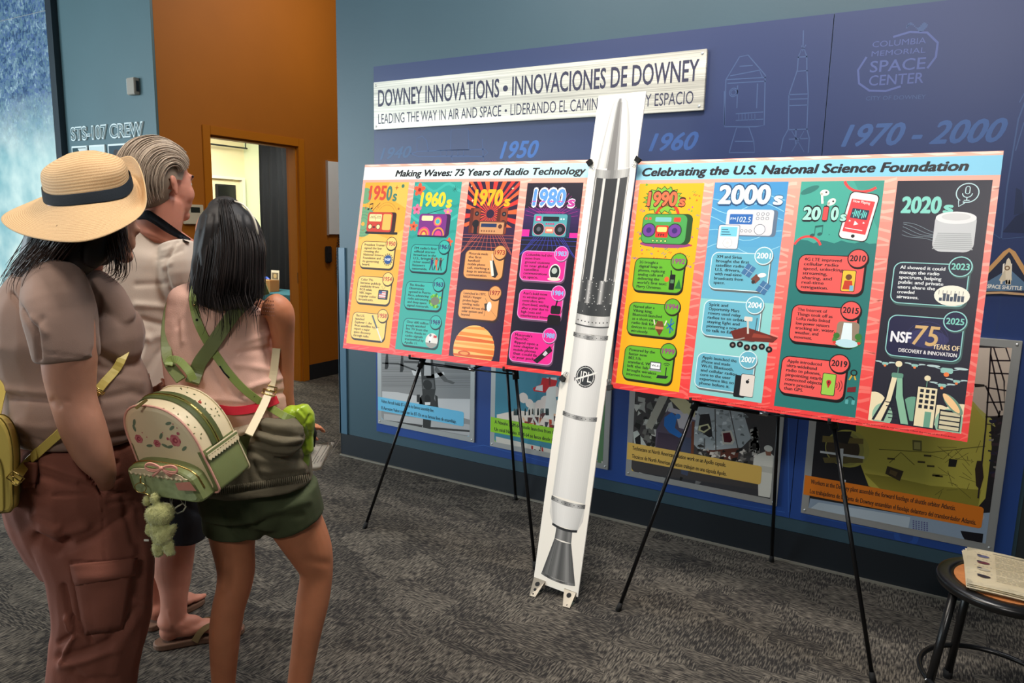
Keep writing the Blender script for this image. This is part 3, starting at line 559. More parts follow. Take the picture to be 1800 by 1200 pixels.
def paintL(A):
    poster_base(A, (250, 246, 240), (176, 224, 240)); K = (26, 24, 28)
    A.text('Making Waves: 75 Years of Radio Technology', 19.3, 85.5, 99, 3.0, K, 5, .04, .2, 3)
    # 1950s
    x = X1; A.win = (x-2, x+CW, CB, CT); A.rect(x, CB, CW, CT-CB, (246, 172, 56), 4); A.circ(x-0+1, 76, 4, (110, 164, 120), 5); A.circ(x+1.5, 63, 7.5, (110, 164, 120), 5); A.circ(x+1.5, 62, 1, (246, 172, 56), 5.5); A.rect(x-1.5, 50, 1.5, 32, (248, 176, 160), 7)
    for r_ in (3, 4.5, 6): A.ring(x+1.5, 62, r_, r_+.15, (60, 110, 90), 5.4)
    A.poly([(x+CW, CT), (x+CW, 70), (x+20, 73), (x+14, 80), (x+15, CT)], (250, 190, 84), 5); A.poly([(x, 54), (x+8, 58), (x+18, 55), (x+CW, 60), (x+CW, 50), (x, 50)], (250, 190, 84), 4.5)
    A.circ(x+23, 80.8, .9, (70, 120, 100), 6); A.circ(x+22, 69.8, .6, (180, 110, 40), 6)
    for i in range(14): A.circ(x+rn.uniform(1, 25), rn.uniform(57, 82), .25, (190, 110, 40), 6, 8)
    star4(A, x+19.5, 80, 1.4, (180, 96, 40)); star4(A, x+3, 78, 1, (180, 96, 40)); star4(A, x+2, 70, 1.1, (180, 96, 40))
    A.text('195', x+3, 74.2, 10.6, 6.6, (212, 74, 50), 8, .04, .05, 3); A.text('0', x+13.7, 74, 3.4, 6.6, (70, 126, 110), 8, .04, .05, 3); A.text('s', x+17.6, 73.6, 2.6, 5, (70, 126, 110), 8, .04, .05, 3)
    note(A, x+3.8, 69.4, .95, K); A.line([(x+6.3, 68.5), (x+10.6, 72.6)], .25, K, 8)
    for r_ in (5, 6.2): A.ring(x+15, 66.5, r_, r_+.12, (150, 90, 40), 6, a0=20, a1=150)
    A.rr(x+3.6, 57.2, 19.5, 1.2, .5, K, 7); A.rr(x+4.3, 58, 17, 10, 1.4, (60, 30, 26), 8); A.rr(x+4, 58.3, 15, 9.6, 1.4, (206, 62, 44), 9)
    A.rr(x+5, 63.4, 7.6, 3.6, .6, (250, 226, 160), 10); A.rr(x+13.4, 59.3, 5, 7.8, .8, (244, 186, 90), 10); A.rect(x+5.6, 65, 6.4, .2, K, 11); A.rect(x+8.8, 63.8, .2, 3, (200, 60, 40), 11)
    A.text('AM   FM', x+5.8, 65.4, 6, .8, K, 11)
    for cx in (6, 11): A.circ(x+cx, 60.8, 1.3, (60, 30, 26), 10); A.circ(x+cx, 60.8, 1.05, (250, 226, 160), 11)
    A.rr(x+7.6, 60.2, 1.6, .8, .3, (60, 30, 26), 10)
    E1, F1 = (96, 70, 40), (250, 208, 116)
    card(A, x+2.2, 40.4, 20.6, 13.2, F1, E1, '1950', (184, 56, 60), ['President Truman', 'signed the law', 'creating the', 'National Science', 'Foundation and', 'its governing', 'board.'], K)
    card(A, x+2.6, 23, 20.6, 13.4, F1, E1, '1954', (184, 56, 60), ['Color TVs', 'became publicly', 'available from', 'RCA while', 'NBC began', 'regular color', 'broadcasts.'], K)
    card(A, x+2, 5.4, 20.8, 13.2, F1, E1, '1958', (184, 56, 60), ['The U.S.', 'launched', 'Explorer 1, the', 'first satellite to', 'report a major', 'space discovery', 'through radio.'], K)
    A.circ(x+19.3, 45, 2.7, (200, 180, 110), 16); A.circ(x+19.3, 45, 2.2, (34, 76, 140), 17); A.text('NSF', x+17.7, 44.5, 3.2, 1.1, (240, 244, 250), 18, .03)
    for i in range(14): t = i*2*pi/14; A.circ(x+19.3+2.7*cos(t), 45+2.7*sin(t), .35, (120, 100, 60), 17, 8)
    A.rr(x+16, 25.6, 5.8, 4.6, .5, (40, 40, 50), 16); A.rect(x+16.5, 26.3, 4, 3.3, (236, 232, 230), 17); A.rect(x+16.5, 28.2, 1.7, 1.4, (44, 70, 130), 18); A.line([(x+17.6, 32), (x+18.6, 30.2), (x+19.8, 32)], .15, K, 16)
    for i in range(3): A.rect(x+16.5, 26.5+i*1.1, 4, .45, (200, 50, 50), 17.5)
    A.line([(x+14, 17.6), (x+17.6, 11.6)], .9, (90, 100, 104), 16); A.line([(x+17.4, 12), (x+21.4, 5.4)], .7, (226, 222, 214), 16); A.line([(x+15.6, 11), (x+19, 12.2)], .2, (120, 120, 120), 16)
    # 1960s
    x = X2; A.win = (x-1, x+CW, CB, CT); A.rect(x, CB, CW, CT-CB, (46, 160, 148), 4)
    for k, (y0, c) in enumerate(((80, (62, 176, 164)), (73, (36, 146, 136)), (66, (70, 184, 170)), (58, (38, 150, 138)))):
        P_ = [(x+CW*i/12, y0+1.8*sin(i*.9+k*1.3)) for i in range(13)]; A.line(P_, 1.3, c, 5)
    def flower(cx, cy, r, c, c2):
        for i in range(5): t = i*2*pi/5+.3; A.ell(cx+r*.62*cos(t), cy+r*.62*sin(t), r*.5, r*.36, c, 6+i*.1, 12, rot=math.degrees(t))
        A.circ(cx, cy, r*.3, c2, 7, 10)
    flower(x+3.2, 79, 3, (238, 92, 60), (150, 40, 30)); flower(x+3, 69.6, 2.4, (240, 110, 150), (180, 50, 80)); flower(x+2.2, 61.4, 2.2, (238, 100, 60), (150, 40, 30)); flower(x+20.5, 68.6, 2.1, (240, 120, 160), (250, 190, 80)); flower(x+23, 54.5, 2, (238, 92, 60), (150, 40, 30))
    for i in range(8): t = i*pi/4; A.line([(x+23, 79.3), (x+23+1.5*cos(t), 79.3+1.5*sin(t))], .15, (20, 60, 60), 6)
    A.text('1960', x+4.3, 71.3, 14.2, 6.2, (250, 208, 46), 8, .05, .06, 3); A.text('s', x+19, 70.8, 3.2, 5, (250, 208, 46), 8, .05, .05, 3)
    A.line([(x+8, 67.2), (x+18, 70)], .22, K, 8); A.rr(x+5.2, 57, 17.3, 10.6, 1.4, (60, 24, 70), 8); A.rr(x+5, 57.3, 15.4, 10.2, 1.3, (122, 44, 130), 9); A.rr(x+6.4, 64.3, 6.4, 2.4, .6, (250, 226, 170), 10); A.rr(x+5, 56.6, 16.5, .8, .3, K, 7)
    for cx, cy, cols in ((8.5, 57.5, ((238, 70, 130), (250, 150, 60), (200, 40, 80), (250, 190, 80))), (16.5, 57.5, ((250, 150, 60), (122, 44, 130), (238, 70, 130)))):
        for i, c in enumerate(cols): A.ell(x+cx, cy, 3.4-i*.75, 3.9-i*.8, c, 10+i*.5, 20, 0, 180)
    for i, c in enumerate(((238, 70, 130), (250, 170, 60), (60, 170, 190))): A.circ(x+15.6, 64, 2.3-i*.6, c, 10+i*.5)
    E6, F6 = (14, 72, 80), (52, 176, 164)
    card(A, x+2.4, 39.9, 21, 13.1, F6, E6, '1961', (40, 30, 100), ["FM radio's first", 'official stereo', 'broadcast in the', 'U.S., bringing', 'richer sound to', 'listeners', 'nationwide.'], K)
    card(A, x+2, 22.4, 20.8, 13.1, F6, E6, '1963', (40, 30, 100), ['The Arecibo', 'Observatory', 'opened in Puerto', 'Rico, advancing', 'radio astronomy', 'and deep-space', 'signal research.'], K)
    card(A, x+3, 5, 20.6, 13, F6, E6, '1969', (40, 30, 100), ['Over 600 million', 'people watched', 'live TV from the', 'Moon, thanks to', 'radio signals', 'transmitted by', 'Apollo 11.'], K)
    for i, c in enumerate(((40, 50, 110), (220, 100, 60), (40, 40, 50))):
        cx = x+15+i*2.4; A.circ(cx, 46.6, .6, (120, 70, 50), 17, 10); A.poly([(cx-.7, 46), (cx+.8, 46), (cx+.6, 43.4), (cx-.5, 43.4)], c, 17); A.line([(cx-.3, 43.4), (cx-.8, 41.2)], .5, K, 17); A.line([(cx+.3, 43.4), (cx+.9, 41.2)], .5, c, 17); A.line([(cx+.6, 45.6), (cx+1.5, 46.8)], .3, (120, 70, 50), 17)
    for i in range(40): t = rn.random()*6.28; r_ = rn.uniform(2, 3.4); A.circ(x+19.3+r_*cos(t), 27+r_*sin(t)*.95, .55, rn.choice([(90, 170, 40), (60, 130, 40), (140, 200, 60)]), 16+i*.02, 8)
    A.ell(x+19.3, 27, 2.4, 1.9, (110, 116, 96), 18)
    A.circ(x+20, 8.6, 3.4, (220, 216, 208), 16); A.ell(x+20, 7.5, 3.2, 2.2, (150, 146, 140), 17, 20, 180, 360); A.rr(x+18.3, 7.6, 1.5, 3.6, .5, (246, 246, 244), 18); A.circ(x+19, 11, .7, (120, 120, 130), 19, 10); A.rect(x+20.8, 10, 1.8, 1.1, (196, 60, 60), 19); A.circ(x+19, 8, .5, (60, 60, 60), 19, 8)
    # 1970s
    x = X3; A.win = (x, x+CW, CB, CT); A.rect(x, CB, CW, CT-CB, (42, 20, 52), 4)
    cx, cy = x+13, 68
    for i in range(30):
        t0 = i*2*pi/30; t1 = t0+pi/30; R = 22
        p = [(cx+2*cos(t0), cy+2*sin(t0)), (cx+R*cos(t0), cy+R*sin(t0)), (cx+R*cos(t1), cy+R*sin(t1)), (cx+2*cos(t1), cy+2*sin(t1))]
        p = [(min(max(a_, x), x+CW), min(max(b_, 57), CT)) for a_, b_ in p]; A.poly(p, (222, 52, 46) if i % 2 else (236, 96, 50), 5+i*.01)
    A.poly([(x, 57), (x+CW, 57), (x+CW, 62), (x, 62)], (52, 22, 60), 5.6)
    for i in range(-6, 7): A.line([(x+13+i*1.2, 58.6), (min(max(x+13+i*3.2, x), x+CW), 50)], .13, (224, 110, 80), 6)
    for y in (58.4, 57, 55.2, 53): A.line([(x, y), (x+CW, y)], .12, (224, 110, 80), 6)
    star4(A, x+3, 74, .8, (250, 230, 190)); star4(A, x+23, 79.5, .8, (250, 230, 190)); star4(A, x+1.6, 80.6, .6, (250, 230, 190))
    A.text('1970', x+3.6, 72, 15, 6.8, (250, 176, 30), 8, .05, .06, 3); A.text('s', x+19.3, 71.7, 3.2, 4.4, (250, 176, 30), 8, .05, .05, 3)
    for bx, bw in ((2.6, 5.6), (16.6, 5.4)):
        A.rr(x+bx, 59, bw, 11.6, .4, (96, 34, 22), 9); A.rr(x+bx+1.8, 59.2, bw-2, 11.2, .3, (140, 60, 36), 10); A.circ(x+bx+3.5, 68, 1.1, (30, 20, 26), 11); A.circ(x+bx+3.5, 63.4, 1.8, (30, 20, 26), 11); A.circ(x+bx+3.5, 63.4, .7, (120, 110, 110), 12); A.circ(x+bx+3.5, 68, .4, (120, 110, 110), 12)
    A.rr(x+5.4, 58.7, 1.8, 6, .3, (26, 18, 26), 13); A.rr(x+7.7, 58.4, 13.5, 6.4, .5, (112, 56, 40), 13); A.rr(x+8.3, 59, 12.3, 5.2, .3, (206, 148, 100), 14); A.rr(x+9, 62, 8, 1.6, .2, (30, 50, 90), 15); A.circ(x+18.8, 62.4, 1, (90, 50, 36), 15)
    for i in range(6): A.circ(x+9.6+i*1.3, 60.2, .4, (120, 66, 44), 15, 10)
    E7, F7 = (110, 62, 34), (236, 158, 92)
    card(A, x+2.5, 38.4, 20.4, 13.2, F7, E7, '1973', (150, 40, 30), ['Motorola made', 'the first', 'handheld', 'mobile phone', 'call, marking a', 'leap in wireless', 'communication.'], K)
    card(A, x+2.2, 20.1, 20.6, 13.4, F7, E7, '1977', (150, 40, 30), ['Launched in 1977,', "NASA's Voyager", 'probes began', 'sending radio', 'signals across the', 'solar system and', 'beyond.'], K)
    A.line([(x+16.4, 50), (x+17, 47)], .3, (210, 204, 190), 17); A.poly([(x+15.6, 47), (x+17.6, 47.2), (x+20.6, 41), (x+19.4, 39.4), (x+17.6, 39.8)], (30, 28, 30), 16); A.poly([(x+15.6, 47), (x+17, 47), (x+18.6, 40.4), (x+17.4, 40)], (232, 226, 210), 17)
    A.ell(x+18, 26.4, 1.2, 2.2, (240, 238, 230), 17); A.poly([(x+15.4, 27.6), (x+17.6, 28), (x+17.6, 25), (x+16.2, 24.4)], (60, 50, 40), 16); A.line([(x+15.6, 30), (x+17, 28)], .3, (150, 120, 80), 17); A.line([(x+18, 26), (x+24, 20.4)], .1, (90, 70, 60), 17); A.line([(x+16.4, 25), (x+16, 22)], .15, K, 17)
    for (yy, ry, c) in ((0, 0, 0),):
        def disc(y0, y1, c, L):
            R = 10.6; cx, cy = x+12.6, 7; V = []
            for j in range(9): yy = y0+(y1-y0)*j/8; V.append((cx+math.sqrt(max(0, R*R-(yy-cy)**2)), yy+.5*sin(yy*3)))
            for j in range(9): yy = y1+(y0-y1)*j/8; V.append((cx-math.sqrt(max(0, R*R-(yy-cy)**2)), yy-.4*sin(yy*2)))
            A.poly(V, c, L)
        V = [(x+12.6+10.6*cos(R_(a)), max(CB, 7+10.6*sin(R_(a)))) for a in range(-25, 206, 6)]; A.poly(V, (248, 190, 110), 7)
        for k, (a, b, c) in enumerate(((15.4, 16.9, (250, 150, 60)), (12.6, 14.2, (240, 136, 50)), (10.4, 11.8, (222, 104, 40)), (8.2, 9.2, (250, 160, 80)), (5.6, 7.4, (232, 120, 46)), (3, 4.4, (214, 96, 40)))): disc(a, b, c, 8+k*.1)
        A.ell(x+8, 4.6, 3.2, 1.2, (206, 86, 40), 9); A.ell(x+8, 4.6, 2.2, .7, (240, 150, 80), 10)
    # 1980s
    x = X4; A.win = (x, x+CW, CB-1, CT); A.rect(x, CB-1, CW, CT-CB+.2, (26, 22, 40), 4)
    for i in range(8): A.rect(x, 58+i*1.6, CW, 1.6, (26+i*6, 20+i*2, 60+i*5), 5)
    for i in range(22): t = pi*(.04+i*.92/21); A.line([(x+13, 66), (x+13+min(12.5, 14)*cos(t), 66+14*sin(t))], .14, (170, 40, 140), 6)
    A.rect(x, 58.4, 3.6, 3, (232, 40, 150), 6); A.rect(x+22.6, 58.4, 3.7, 2, (232, 40, 150), 6)
    for i in range(-6, 7): A.line([(x+13+i*1.1, 58.4), (min(max(x+13+i*3.2, x), x+CW), 50)], .13, (70, 80, 200), 6)
    for y in (58.3, 56.8, 54.8): A.line([(x, y), (x+CW, y)], .12, (70, 80, 200), 6)
    for (dx, c0, L) in ((0, (240, 240, 250), 7), ): A.text('1980', x+3.1, 71.8, 16, 7.4, c0, L, .09, .06, 3); A.text('s', x+20, 71.4, 3.6, 4.8, c0, L, .09, .06, 3)
    A.text('1980', x+3.4, 72.1, 15.6, 6.8, (90, 150, 222), 8, .04, .06, 3); A.text('s', x+20.2, 71.7, 3.3, 4.2, (190, 60, 150), 8, .04, .05, 3)
    for i in range(5): A.rect(x+3+i*4.2, 73.6, 2.2, .35, (200, 60, 160), 9)
    A.line([(x+6, 69.2), (x+19.5, 69)], .5, (150, 40, 110), 8); A.rr(x+5, 58.2, 17.4, 10.2, 1, (30, 60, 84), 8); A.rr(x+5, 58.6, 15.8, 9.7, .9, (84, 160, 168), 9); A.rr(x+9.4, 65.2, 7.6, 2, .3, (26, 30, 40), 10); A.rr(x+6, 65.2, 2.6, 2.2, .3, (226, 60, 130), 10); A.rr(x+6.8, 65.6, 1.2, .8, .2, (250, 220, 230), 11)
    for cx in (7.9, 17.9): A.circ(x+cx, 61.7, 2.7, (240, 120, 150), 10); A.circ(x+cx, 61.7, 2.5, (20, 22, 30), 11); A.circ(x+cx, 61.7, 1, (90, 90, 100), 12)
    A.rr(x+11, 60, 4, 2.8, .3, (240, 130, 110), 10); A.rr(x+11.6, 60.8, 2.8, 1, .4, (250, 230, 190), 11)
    for i in range(4): A.rr(x+11+i*1.05, 63.7, .8, .7, .2, (200, 50, 110), 10)
    for i in range(2): A.circ(x+18+i*1.2, 66.2, .4, (220, 240, 240), 10, 10)
    E8, F8 = (226, 160, 214), (236, 44, 146)
    card(A, x+1.2, 39.1, 21.3, 13.1, F8, E8, '1983', (120, 190, 240), ['Columbia led the', 'move from', 'ground stations', 'to near global', 'satellite', 'communications', 'in space.'], K)
    card(A, x+2.2, 22.4, 21, 13, F8, E8, '1984', (120, 190, 240), ["Atari's bold move", 'to wireless game', 'controllers was', 'short-lived, ending', 'after a year due to', 'high costs and', 'interference issues.'], K, wmax=13.5)
    card(A, x+.6, 3.7, 20.8, 13.4, F8, E8, '1988', (120, 190, 240), ["Motorola's", 'MicroTAC', 'flipped open a', 'new chapter in', 'mobile phones', 'that could fit', 'in your pocket.'], K)
    A.ell(x+17.8, 43.4, 2.7, 3.5, (236, 232, 226), 16); A.ell(x+17.8, 43.4, 2.2, 3, (30, 40, 40), 17); A.circ(x+17.6, 44, 1.3, (180, 190, 180), 18); A.ell(x+17.8, 40.4, 3, .8, (220, 214, 200), 18)
    A.rr(x+17, 20.8, 6, 4.4, 1, (24, 22, 26), 16); A.rr(x+18, 25.6, 4.6, 3.6, .8, (30, 28, 32), 17); A.line([(x+20, 28), (x+20.6, 31.5)], .7, (24, 22, 26), 17); A.line([(x+22.8, 26), (x+24, 31)], .2, (30, 28, 32), 17)
    A.poly([(x+12.6, 5), (x+14.6, 4), (x+21, 10), (x+19.6, 12)], (36, 32, 38), 16); A.poly([(x+16.6, 8), (x+17.8, 7.4), (x+19, 8.8), (x+17.8, 9.8)], (210, 206, 210), 17); A.line([(x+20, 11), (x+22.6, 14.6)], .12, (36, 32, 38), 16)
    A.win = None
def paintR(A):
    poster_base(A, (146, 206, 228), (128, 196, 224)); K = (28, 28, 34)
    A.text('Celebrating the U.S. National Science Foundation', 2.3, 85.6, 111, 3.1, K, 5, .045, .2, 3)
    X1, X2, X3, X4 = 1.9, 32.2, 63.2, 93.6
    # 1990s
    x = X1; A.win = (x, x+CW, CB-.5, CT); A.rect(x, CB-.5, CW, CT-CB+.3, (250, 178, 28), 4)
    for i in range(95):
        cx, cy = x+rn.uniform(.6, CW-.6), rn.uniform(50, 82); c = rn.choice([(214, 60, 60), (60, 110, 190), (90, 170, 60), (170, 80, 160), (230, 100, 40), (40, 140, 150)]); k = rn.random(); s_ = rn.uniform(.5, 1)
        if k < .5: A.line([(cx, cy), (cx+s_, cy+s_*.8), (cx+s_*1.2, cy-.4*s_), (cx+2.2*s_, cy+.5*s_)], .28, c, 5)
        elif k < .75: A.poly([(cx, cy), (cx+1.5*s_, cy+.4), (cx+.6*s_, cy+1.5*s_)], c, 5)
        else: A.circ(cx, cy, .3, c, 5, 8)
    V = []
    for i in range(36): t = i*2*pi/36; r_ = 1 if i % 2 else .8; V.append((x+10.6+8.6*r_*cos(t), 76+5.6*r_*sin(t)))
    A.poly(V, (50, 90, 30), 6); A.poly([((a_-x-10.6)*.94+x+10.6, (b_-76)*.92+76) for a_, b_ in V], (126, 186, 60), 7)
    A.text('1990', x+3.9, 73.6, 12.6, 5.6, (60, 20, 20), 8, .09, .04, 3); A.text('1990', x+4.1, 73.8, 12.3, 5.2, (244, 110, 70), 9, .04, .04, 3); A.text('s', x+17, 73.6, 2.9, 4.6, (60, 20, 20), 8, .09, .04, 3); A.text('s', x+17.1, 73.8, 2.6, 3.8, (244, 110, 70), 9, .04, .04, 3)
    G0, G1 = (34, 74, 36), (74, 160, 80)
    A.ring(x+13, 69.6, 4, 5.1, (226, 60, 40), 7, a0=10, a1=170); A.ell(x+13.5, 58.6, 10.4, 1.4, (150, 60, 120), 6.5); A.rr(x+3.2, 58.6, 20.4, 12, 2.4, G0, 8); A.rr(x+3.4, 58.9, 18, 11.4, 2.2, G1, 9)
    for cx in (6.2, 16.8): A.circ(x+cx, 64, 2.9, G0, 10); A.circ(x+cx, 64, 2.5, (112, 60, 150), 11); A.circ(x+cx, 64, 1.1, (60, 40, 110), 12)
    A.rr(x+8.4, 67.4, 6.6, 1.8, .4, (120, 190, 190), 10); A.rr(x+16, 67.4, 2.8, 1.8, .4, (226, 70, 50), 10); A.rr(x+9, 61.2, 5.2, 4.8, .5, (220, 50, 36), 10); A.rr(x+9.6, 63.4, 4, 2, .5, (250, 220, 120), 11); A.text('FM', x+10.3, 61.7, 2.4, 1, K, 11, .02)
    for i in range(2): A.circ(x+4.6+i*1.6, 68.6, .6, (230, 90, 60), 10, 10); 
    for i in range(4): A.circ(x+8.4+i*1.7, 59.9, .6, (34, 74, 36), 10, 10); A.circ(x+8.4+i*1.7, 59.9, .4, (190, 220, 120), 11, 10)
    E9, F9 = (60, 62, 34), (100, 178, 44)
    card(A, x+2, 39.7, 20.6, 13.3, F9, E9, '1992', (150, 60, 130), ['2G brought a', 'digital leap in', 'phones, replacing', 'analog calls and', 'delivering the', "world's first text:", 'Merry Christmas.'], K)
    card(A, x+1.8, 22.3, 20.4, 13, F9, E9, '1994', (150, 60, 130), ['Named after a', 'Viking king,', 'Bluetooth launched', 'as a short-range', 'radio link for', 'devices to connect', 'wirelessly.'], K)
    card(A, x+2.2, 4.4, 20.6, 13.6, F9, E9, '1999', (150, 60, 130), ['Powered by the', 'faster new', '802.11b', 'standard, Wi-Fi', 'left the lab and', 'brought wireless', 'internet home.'], K)
    A.rr(x+17.2, 41, 2.2, 6, .4, (24, 24, 28), 16); A.line([(x+17.6, 47), (x+17.4, 48.6)], .5, (24, 24, 28), 16); A.circ(x+16, 45, 1, (226, 100, 50), 15.5); A.poly([(x+19.6, 41.6), (x+22.2, 41.6), (x+21, 45.4)], (40, 110, 50), 16); A.rect(x+17.6, 43.6, 1.4, 1.4, (90, 130, 90), 17)
    A.circ(x+15.4, 26, 1.7, (206, 130, 90), 16); A.poly([(x+13.6, 26.4), (x+17.2, 26.4), (x+16.4, 28.6), (x+14.4, 28.6)], (120, 76, 40), 17); A.poly([(x+13.9, 25.4), (x+17, 25.4), (x+15.8, 22.8)], (110, 60, 30), 17); A.line([(x+13.4, 27), (x+12.8, 29)], .5, (230, 220, 200), 17); A.line([(x+17.4, 27), (x+18, 29)], .5, (230, 220, 200), 17)
    A.line([(x+18.4, 28), (x+21, 25.6), (x+19.8, 24.2), (x+19.8, 30), (x+21, 28.4), (x+18.4, 26)], .42, (30, 90, 190), 17)
    A.rr(x+13.4, 9.6, 4.6, 3, .3, (70, 74, 80), 16); A.rect(x+13.8, 9.9, 3.8, 2.3, (240, 244, 244), 17); A.text('Wi-Fi', x+14.1, 10.7, 3.2, .8, K, 18, .02); A.poly([(x+13, 9), (x+18.4, 9), (x+18, 9.6), (x+13.4, 9.6)], (150, 154, 160), 16)
    A.poly([(x+16.6, 6.4), (x+20.6, 6.6), (x+21.4, 7.8), (x+17, 7.6)], (36, 40, 44), 16); A.rect(x+20, 7.6, .4, 3.4, (36, 40, 44), 16)
    for r_ in (.8, 1.5): A.ring(x+20.2, 11, r_, r_+.25, (36, 40, 44), 17, a0=40, a1=140)
    # 2000s
    x = X2; A.win = None
    NB = 20
    for i in range(NB):
        t = i/(NB-1); c = np.array((136, 204, 206))*(1-t)+np.array((70, 146, 200))*t if i > 8 else np.array((140, 206, 204)); A.rect(x, CB+(CT-CB)*i/NB, CW+.4, (CT-CB)/NB+.02, c, 4)
    for k in range(5): A.line([(x+CW*i/10, 58+k*5+2*sin(i*.7+k)) for i in range(11)], .25, (150, 206, 226), 5)
    A.text('2000', x+1.7, 74.5, 19.6, 7, (40, 78, 120), 6, .09, .03, 3); A.text('2000', x+1.9, 74.8, 19.2, 6.5, (214, 236, 240), 8, .045, .03, 3); A.text('s', x+22, 74.2, 3.7, 4.9, (40, 78, 120), 6, .09, .03, 3); A.text('s', x+22.1, 74.5, 3.4, 4.4, (214, 236, 240), 8, .045, .03, 3)
    A.rr(x+6, 62.6, 18.4, 9.8, 1.2, (96, 116, 140), 8); A.rr(x+6, 63, 17, 9.5, 1.1, (214, 214, 218), 9); A.rr(x+7.2, 67, 8.4, 3.8, .3, (46, 104, 178), 10); A.text('102.5', x+10, 67.8, 5, 2, (226, 244, 250), 11, 0, .1); A.text('FM', x+7.6, 68.6, 1.9, .9, (226, 244, 250), 11)
    A.circ(x+18.6, 65.2, 2, (90, 96, 110), 10); A.circ(x+18.6, 65.2, 1.8, (232, 232, 234), 11)
    for i in range(3):
        for y in (69.3, 70.9): A.circ(x+17.4+i*1.7, y, .6, (90, 96, 110), 10, 12); A.circ(x+17.4+i*1.7, y, .42, (232, 232, 234), 11, 12)
    for i in range(3): A.circ(x+12.2+i*1.5, 64.6, .55, (90, 96, 110), 10, 12); A.circ(x+12.2+i*1.5, 64.6, .38, (232, 232, 234), 11, 12)
    A.rr(x+3.5, 57.6, 8, 9.2, .8, (90, 100, 120), 12); A.rr(x+3.7, 57.8, 7.6, 8.8, .7, (236, 236, 234), 13); A.rr(x+4.4, 62.4, 6.2, 3.6, .2, (120, 200, 220), 14); A.circ(x+7.5, 60, 1.7, (250, 250, 250), 14); A.ring(x+7.5, 60, 1.6, 1.75, (170, 170, 176), 15); A.circ(x+7.5, 60, .6, (214, 214, 214), 15)
    for i in range(3): A.rect(x+4.8, 63+i*.9, 3.6-i*.6, .25, (30, 60, 90), 15)
    E2, F2 = (216, 236, 240), (104, 178, 200)
    y_ = (240, 246, 246)
    card(A, x+2.2, 42.5, 21.6, 14, F2, E2, '2001', y_, ['XM and Sirius', 'brought the first', 'satellite radio to', 'U.S. drivers,', 'with real-time', 'broadcasts from', 'space.'], K)
    card(A, x+1.6, 24.8, 21.2, 13.6, F2, E2, '2004', y_, ['Spirit and', 'Opportunity Mars', 'rovers used relay', 'radios to an orbiter,', 'staying light and', 'pioneering a new way', 'to talk to Earth.'], K, wmax=15)
    card(A, x+1.4, 5, 21.4, 13.4, F2, E2, '2007', y_, ['Apple launched the', 'iPhone and made', 'Wi-Fi, Bluetooth,', 'and cellular radios', 'core to the user', 'experience like no', 'phone before it.'], K, wmax=13.6)
    for cx, cy in ((16.4, 50.2), (22.4, 44.2)):
        A.poly([(x+cx-2.6, cy-1.2), (x+cx+.6, cy-2.8), (x+cx+2.6, cy+.8), (x+cx-.4, cy+2.6)], (70, 116, 160), 16); A.line([(x+cx-1.5, cy+.7), (x+cx+1.6, cy-1)], .15, (180, 206, 220), 17); A.line([(x+cx-1, cy-2), (x+cx+1.1, cy+1.6)], .15, (180, 206, 220), 17)
    A.poly([(x+17.6, 47), (x+19.4, 45.4), (x+21, 47.2), (x+19.4, 49)], (120, 70, 60), 18); A.ell(x+21.4, 48.6, 1.5, .8, (236, 234, 230), 19, rot=10); A.circ(x+18.6, 46, .7, (60, 50, 50), 19, 10)
    for i in range(6): cx = x+14+i*2.6; A.circ(cx, 22.4+.5*sin(i*2), 1.15, (26, 22, 26), 16, 14); A.circ(cx, 22.4+.5*sin(i*2), .45, (150, 130, 120), 17, 10)
    A.poly([(x+12.6, 27.4), (x+18, 29.4), (x+29.6, 26.6), (x+28, 24.8), (x+20, 24.4), (x+14, 24.8)], (110, 44, 36), 17); A.line([(x+19, 27), (x+18.4, 32)], .7, (206, 200, 190), 18); A.rr(x+17, 31.6, 3, 1.6, .4, (220, 214, 204), 19); A.line([(x+21.4, 27.6), (x+21.6, 33)], .25, (60, 60, 66), 18); A.line([(x+14, 24), (x+18, 25.4)], .5, (160, 150, 146), 18)
    A.poly([(x+20.5, 25.8), (x+27.6, 26.2), (x+26, 27), (x+21, 27.4)], (150, 64, 50), 18)
    A.rr(x+16.4, 3.6, 4, 8, .5, (24, 26, 32), 16); A.rr(x+18.4, 4.1, 5, 8.3, .6, (60, 64, 70), 17); A.rr(x+18.6, 4.3, 4.7, 7.9, .5, (222, 214, 206), 18); A.circ(x+20.9, 9.6, .62, (30, 30, 34), 19, 14); A.ell(x+21.2, 10.5, .3, .16, (30, 30, 34), 19, 8, rot=50)
    # 2010s
    x = X3; A.win = (x, x+CW+.2, CB-.3, CT); A.rect(x, CB-.3, CW+.2, CT-CB+.3, (40, 116, 112), 4); A.poly([(x, 60)]+[(x+CW*i/12+.1, 60.5+1.6*abs(sin(i*1.1))) for i in range(13)]+[(x+CW+.2, CT), (x, CT)], (70, 164, 148), 5)
    A.poly([(x+17, CT), (x+26.4, CT), (x+26.4, 66)], (60, 150, 136), 5.5)
    V = [(x+19+7.4*cos(R_(a)), 86+7.6*sin(R_(a))) for a in range(200, 300, 10)]; A.line([(x+20+6*cos(R_(a)), CT+1.2+5*sin(R_(a))) for a in range(195, 320, 12)], .9, (232, 72, 72), 6); A.line([(x+4.6+4.6*cos(R_(a)), 58.6+4.6*sin(R_(a))) for a in range(20, 170, 10)], .8, (232, 72, 72), 6)
    A.ell(x+3.2, 79.6, 3.2, 1.1, (50, 120, 112), 6, rot=25); note(A, x+5.8, 63.6, 1.2, (40, 96, 92), 6)
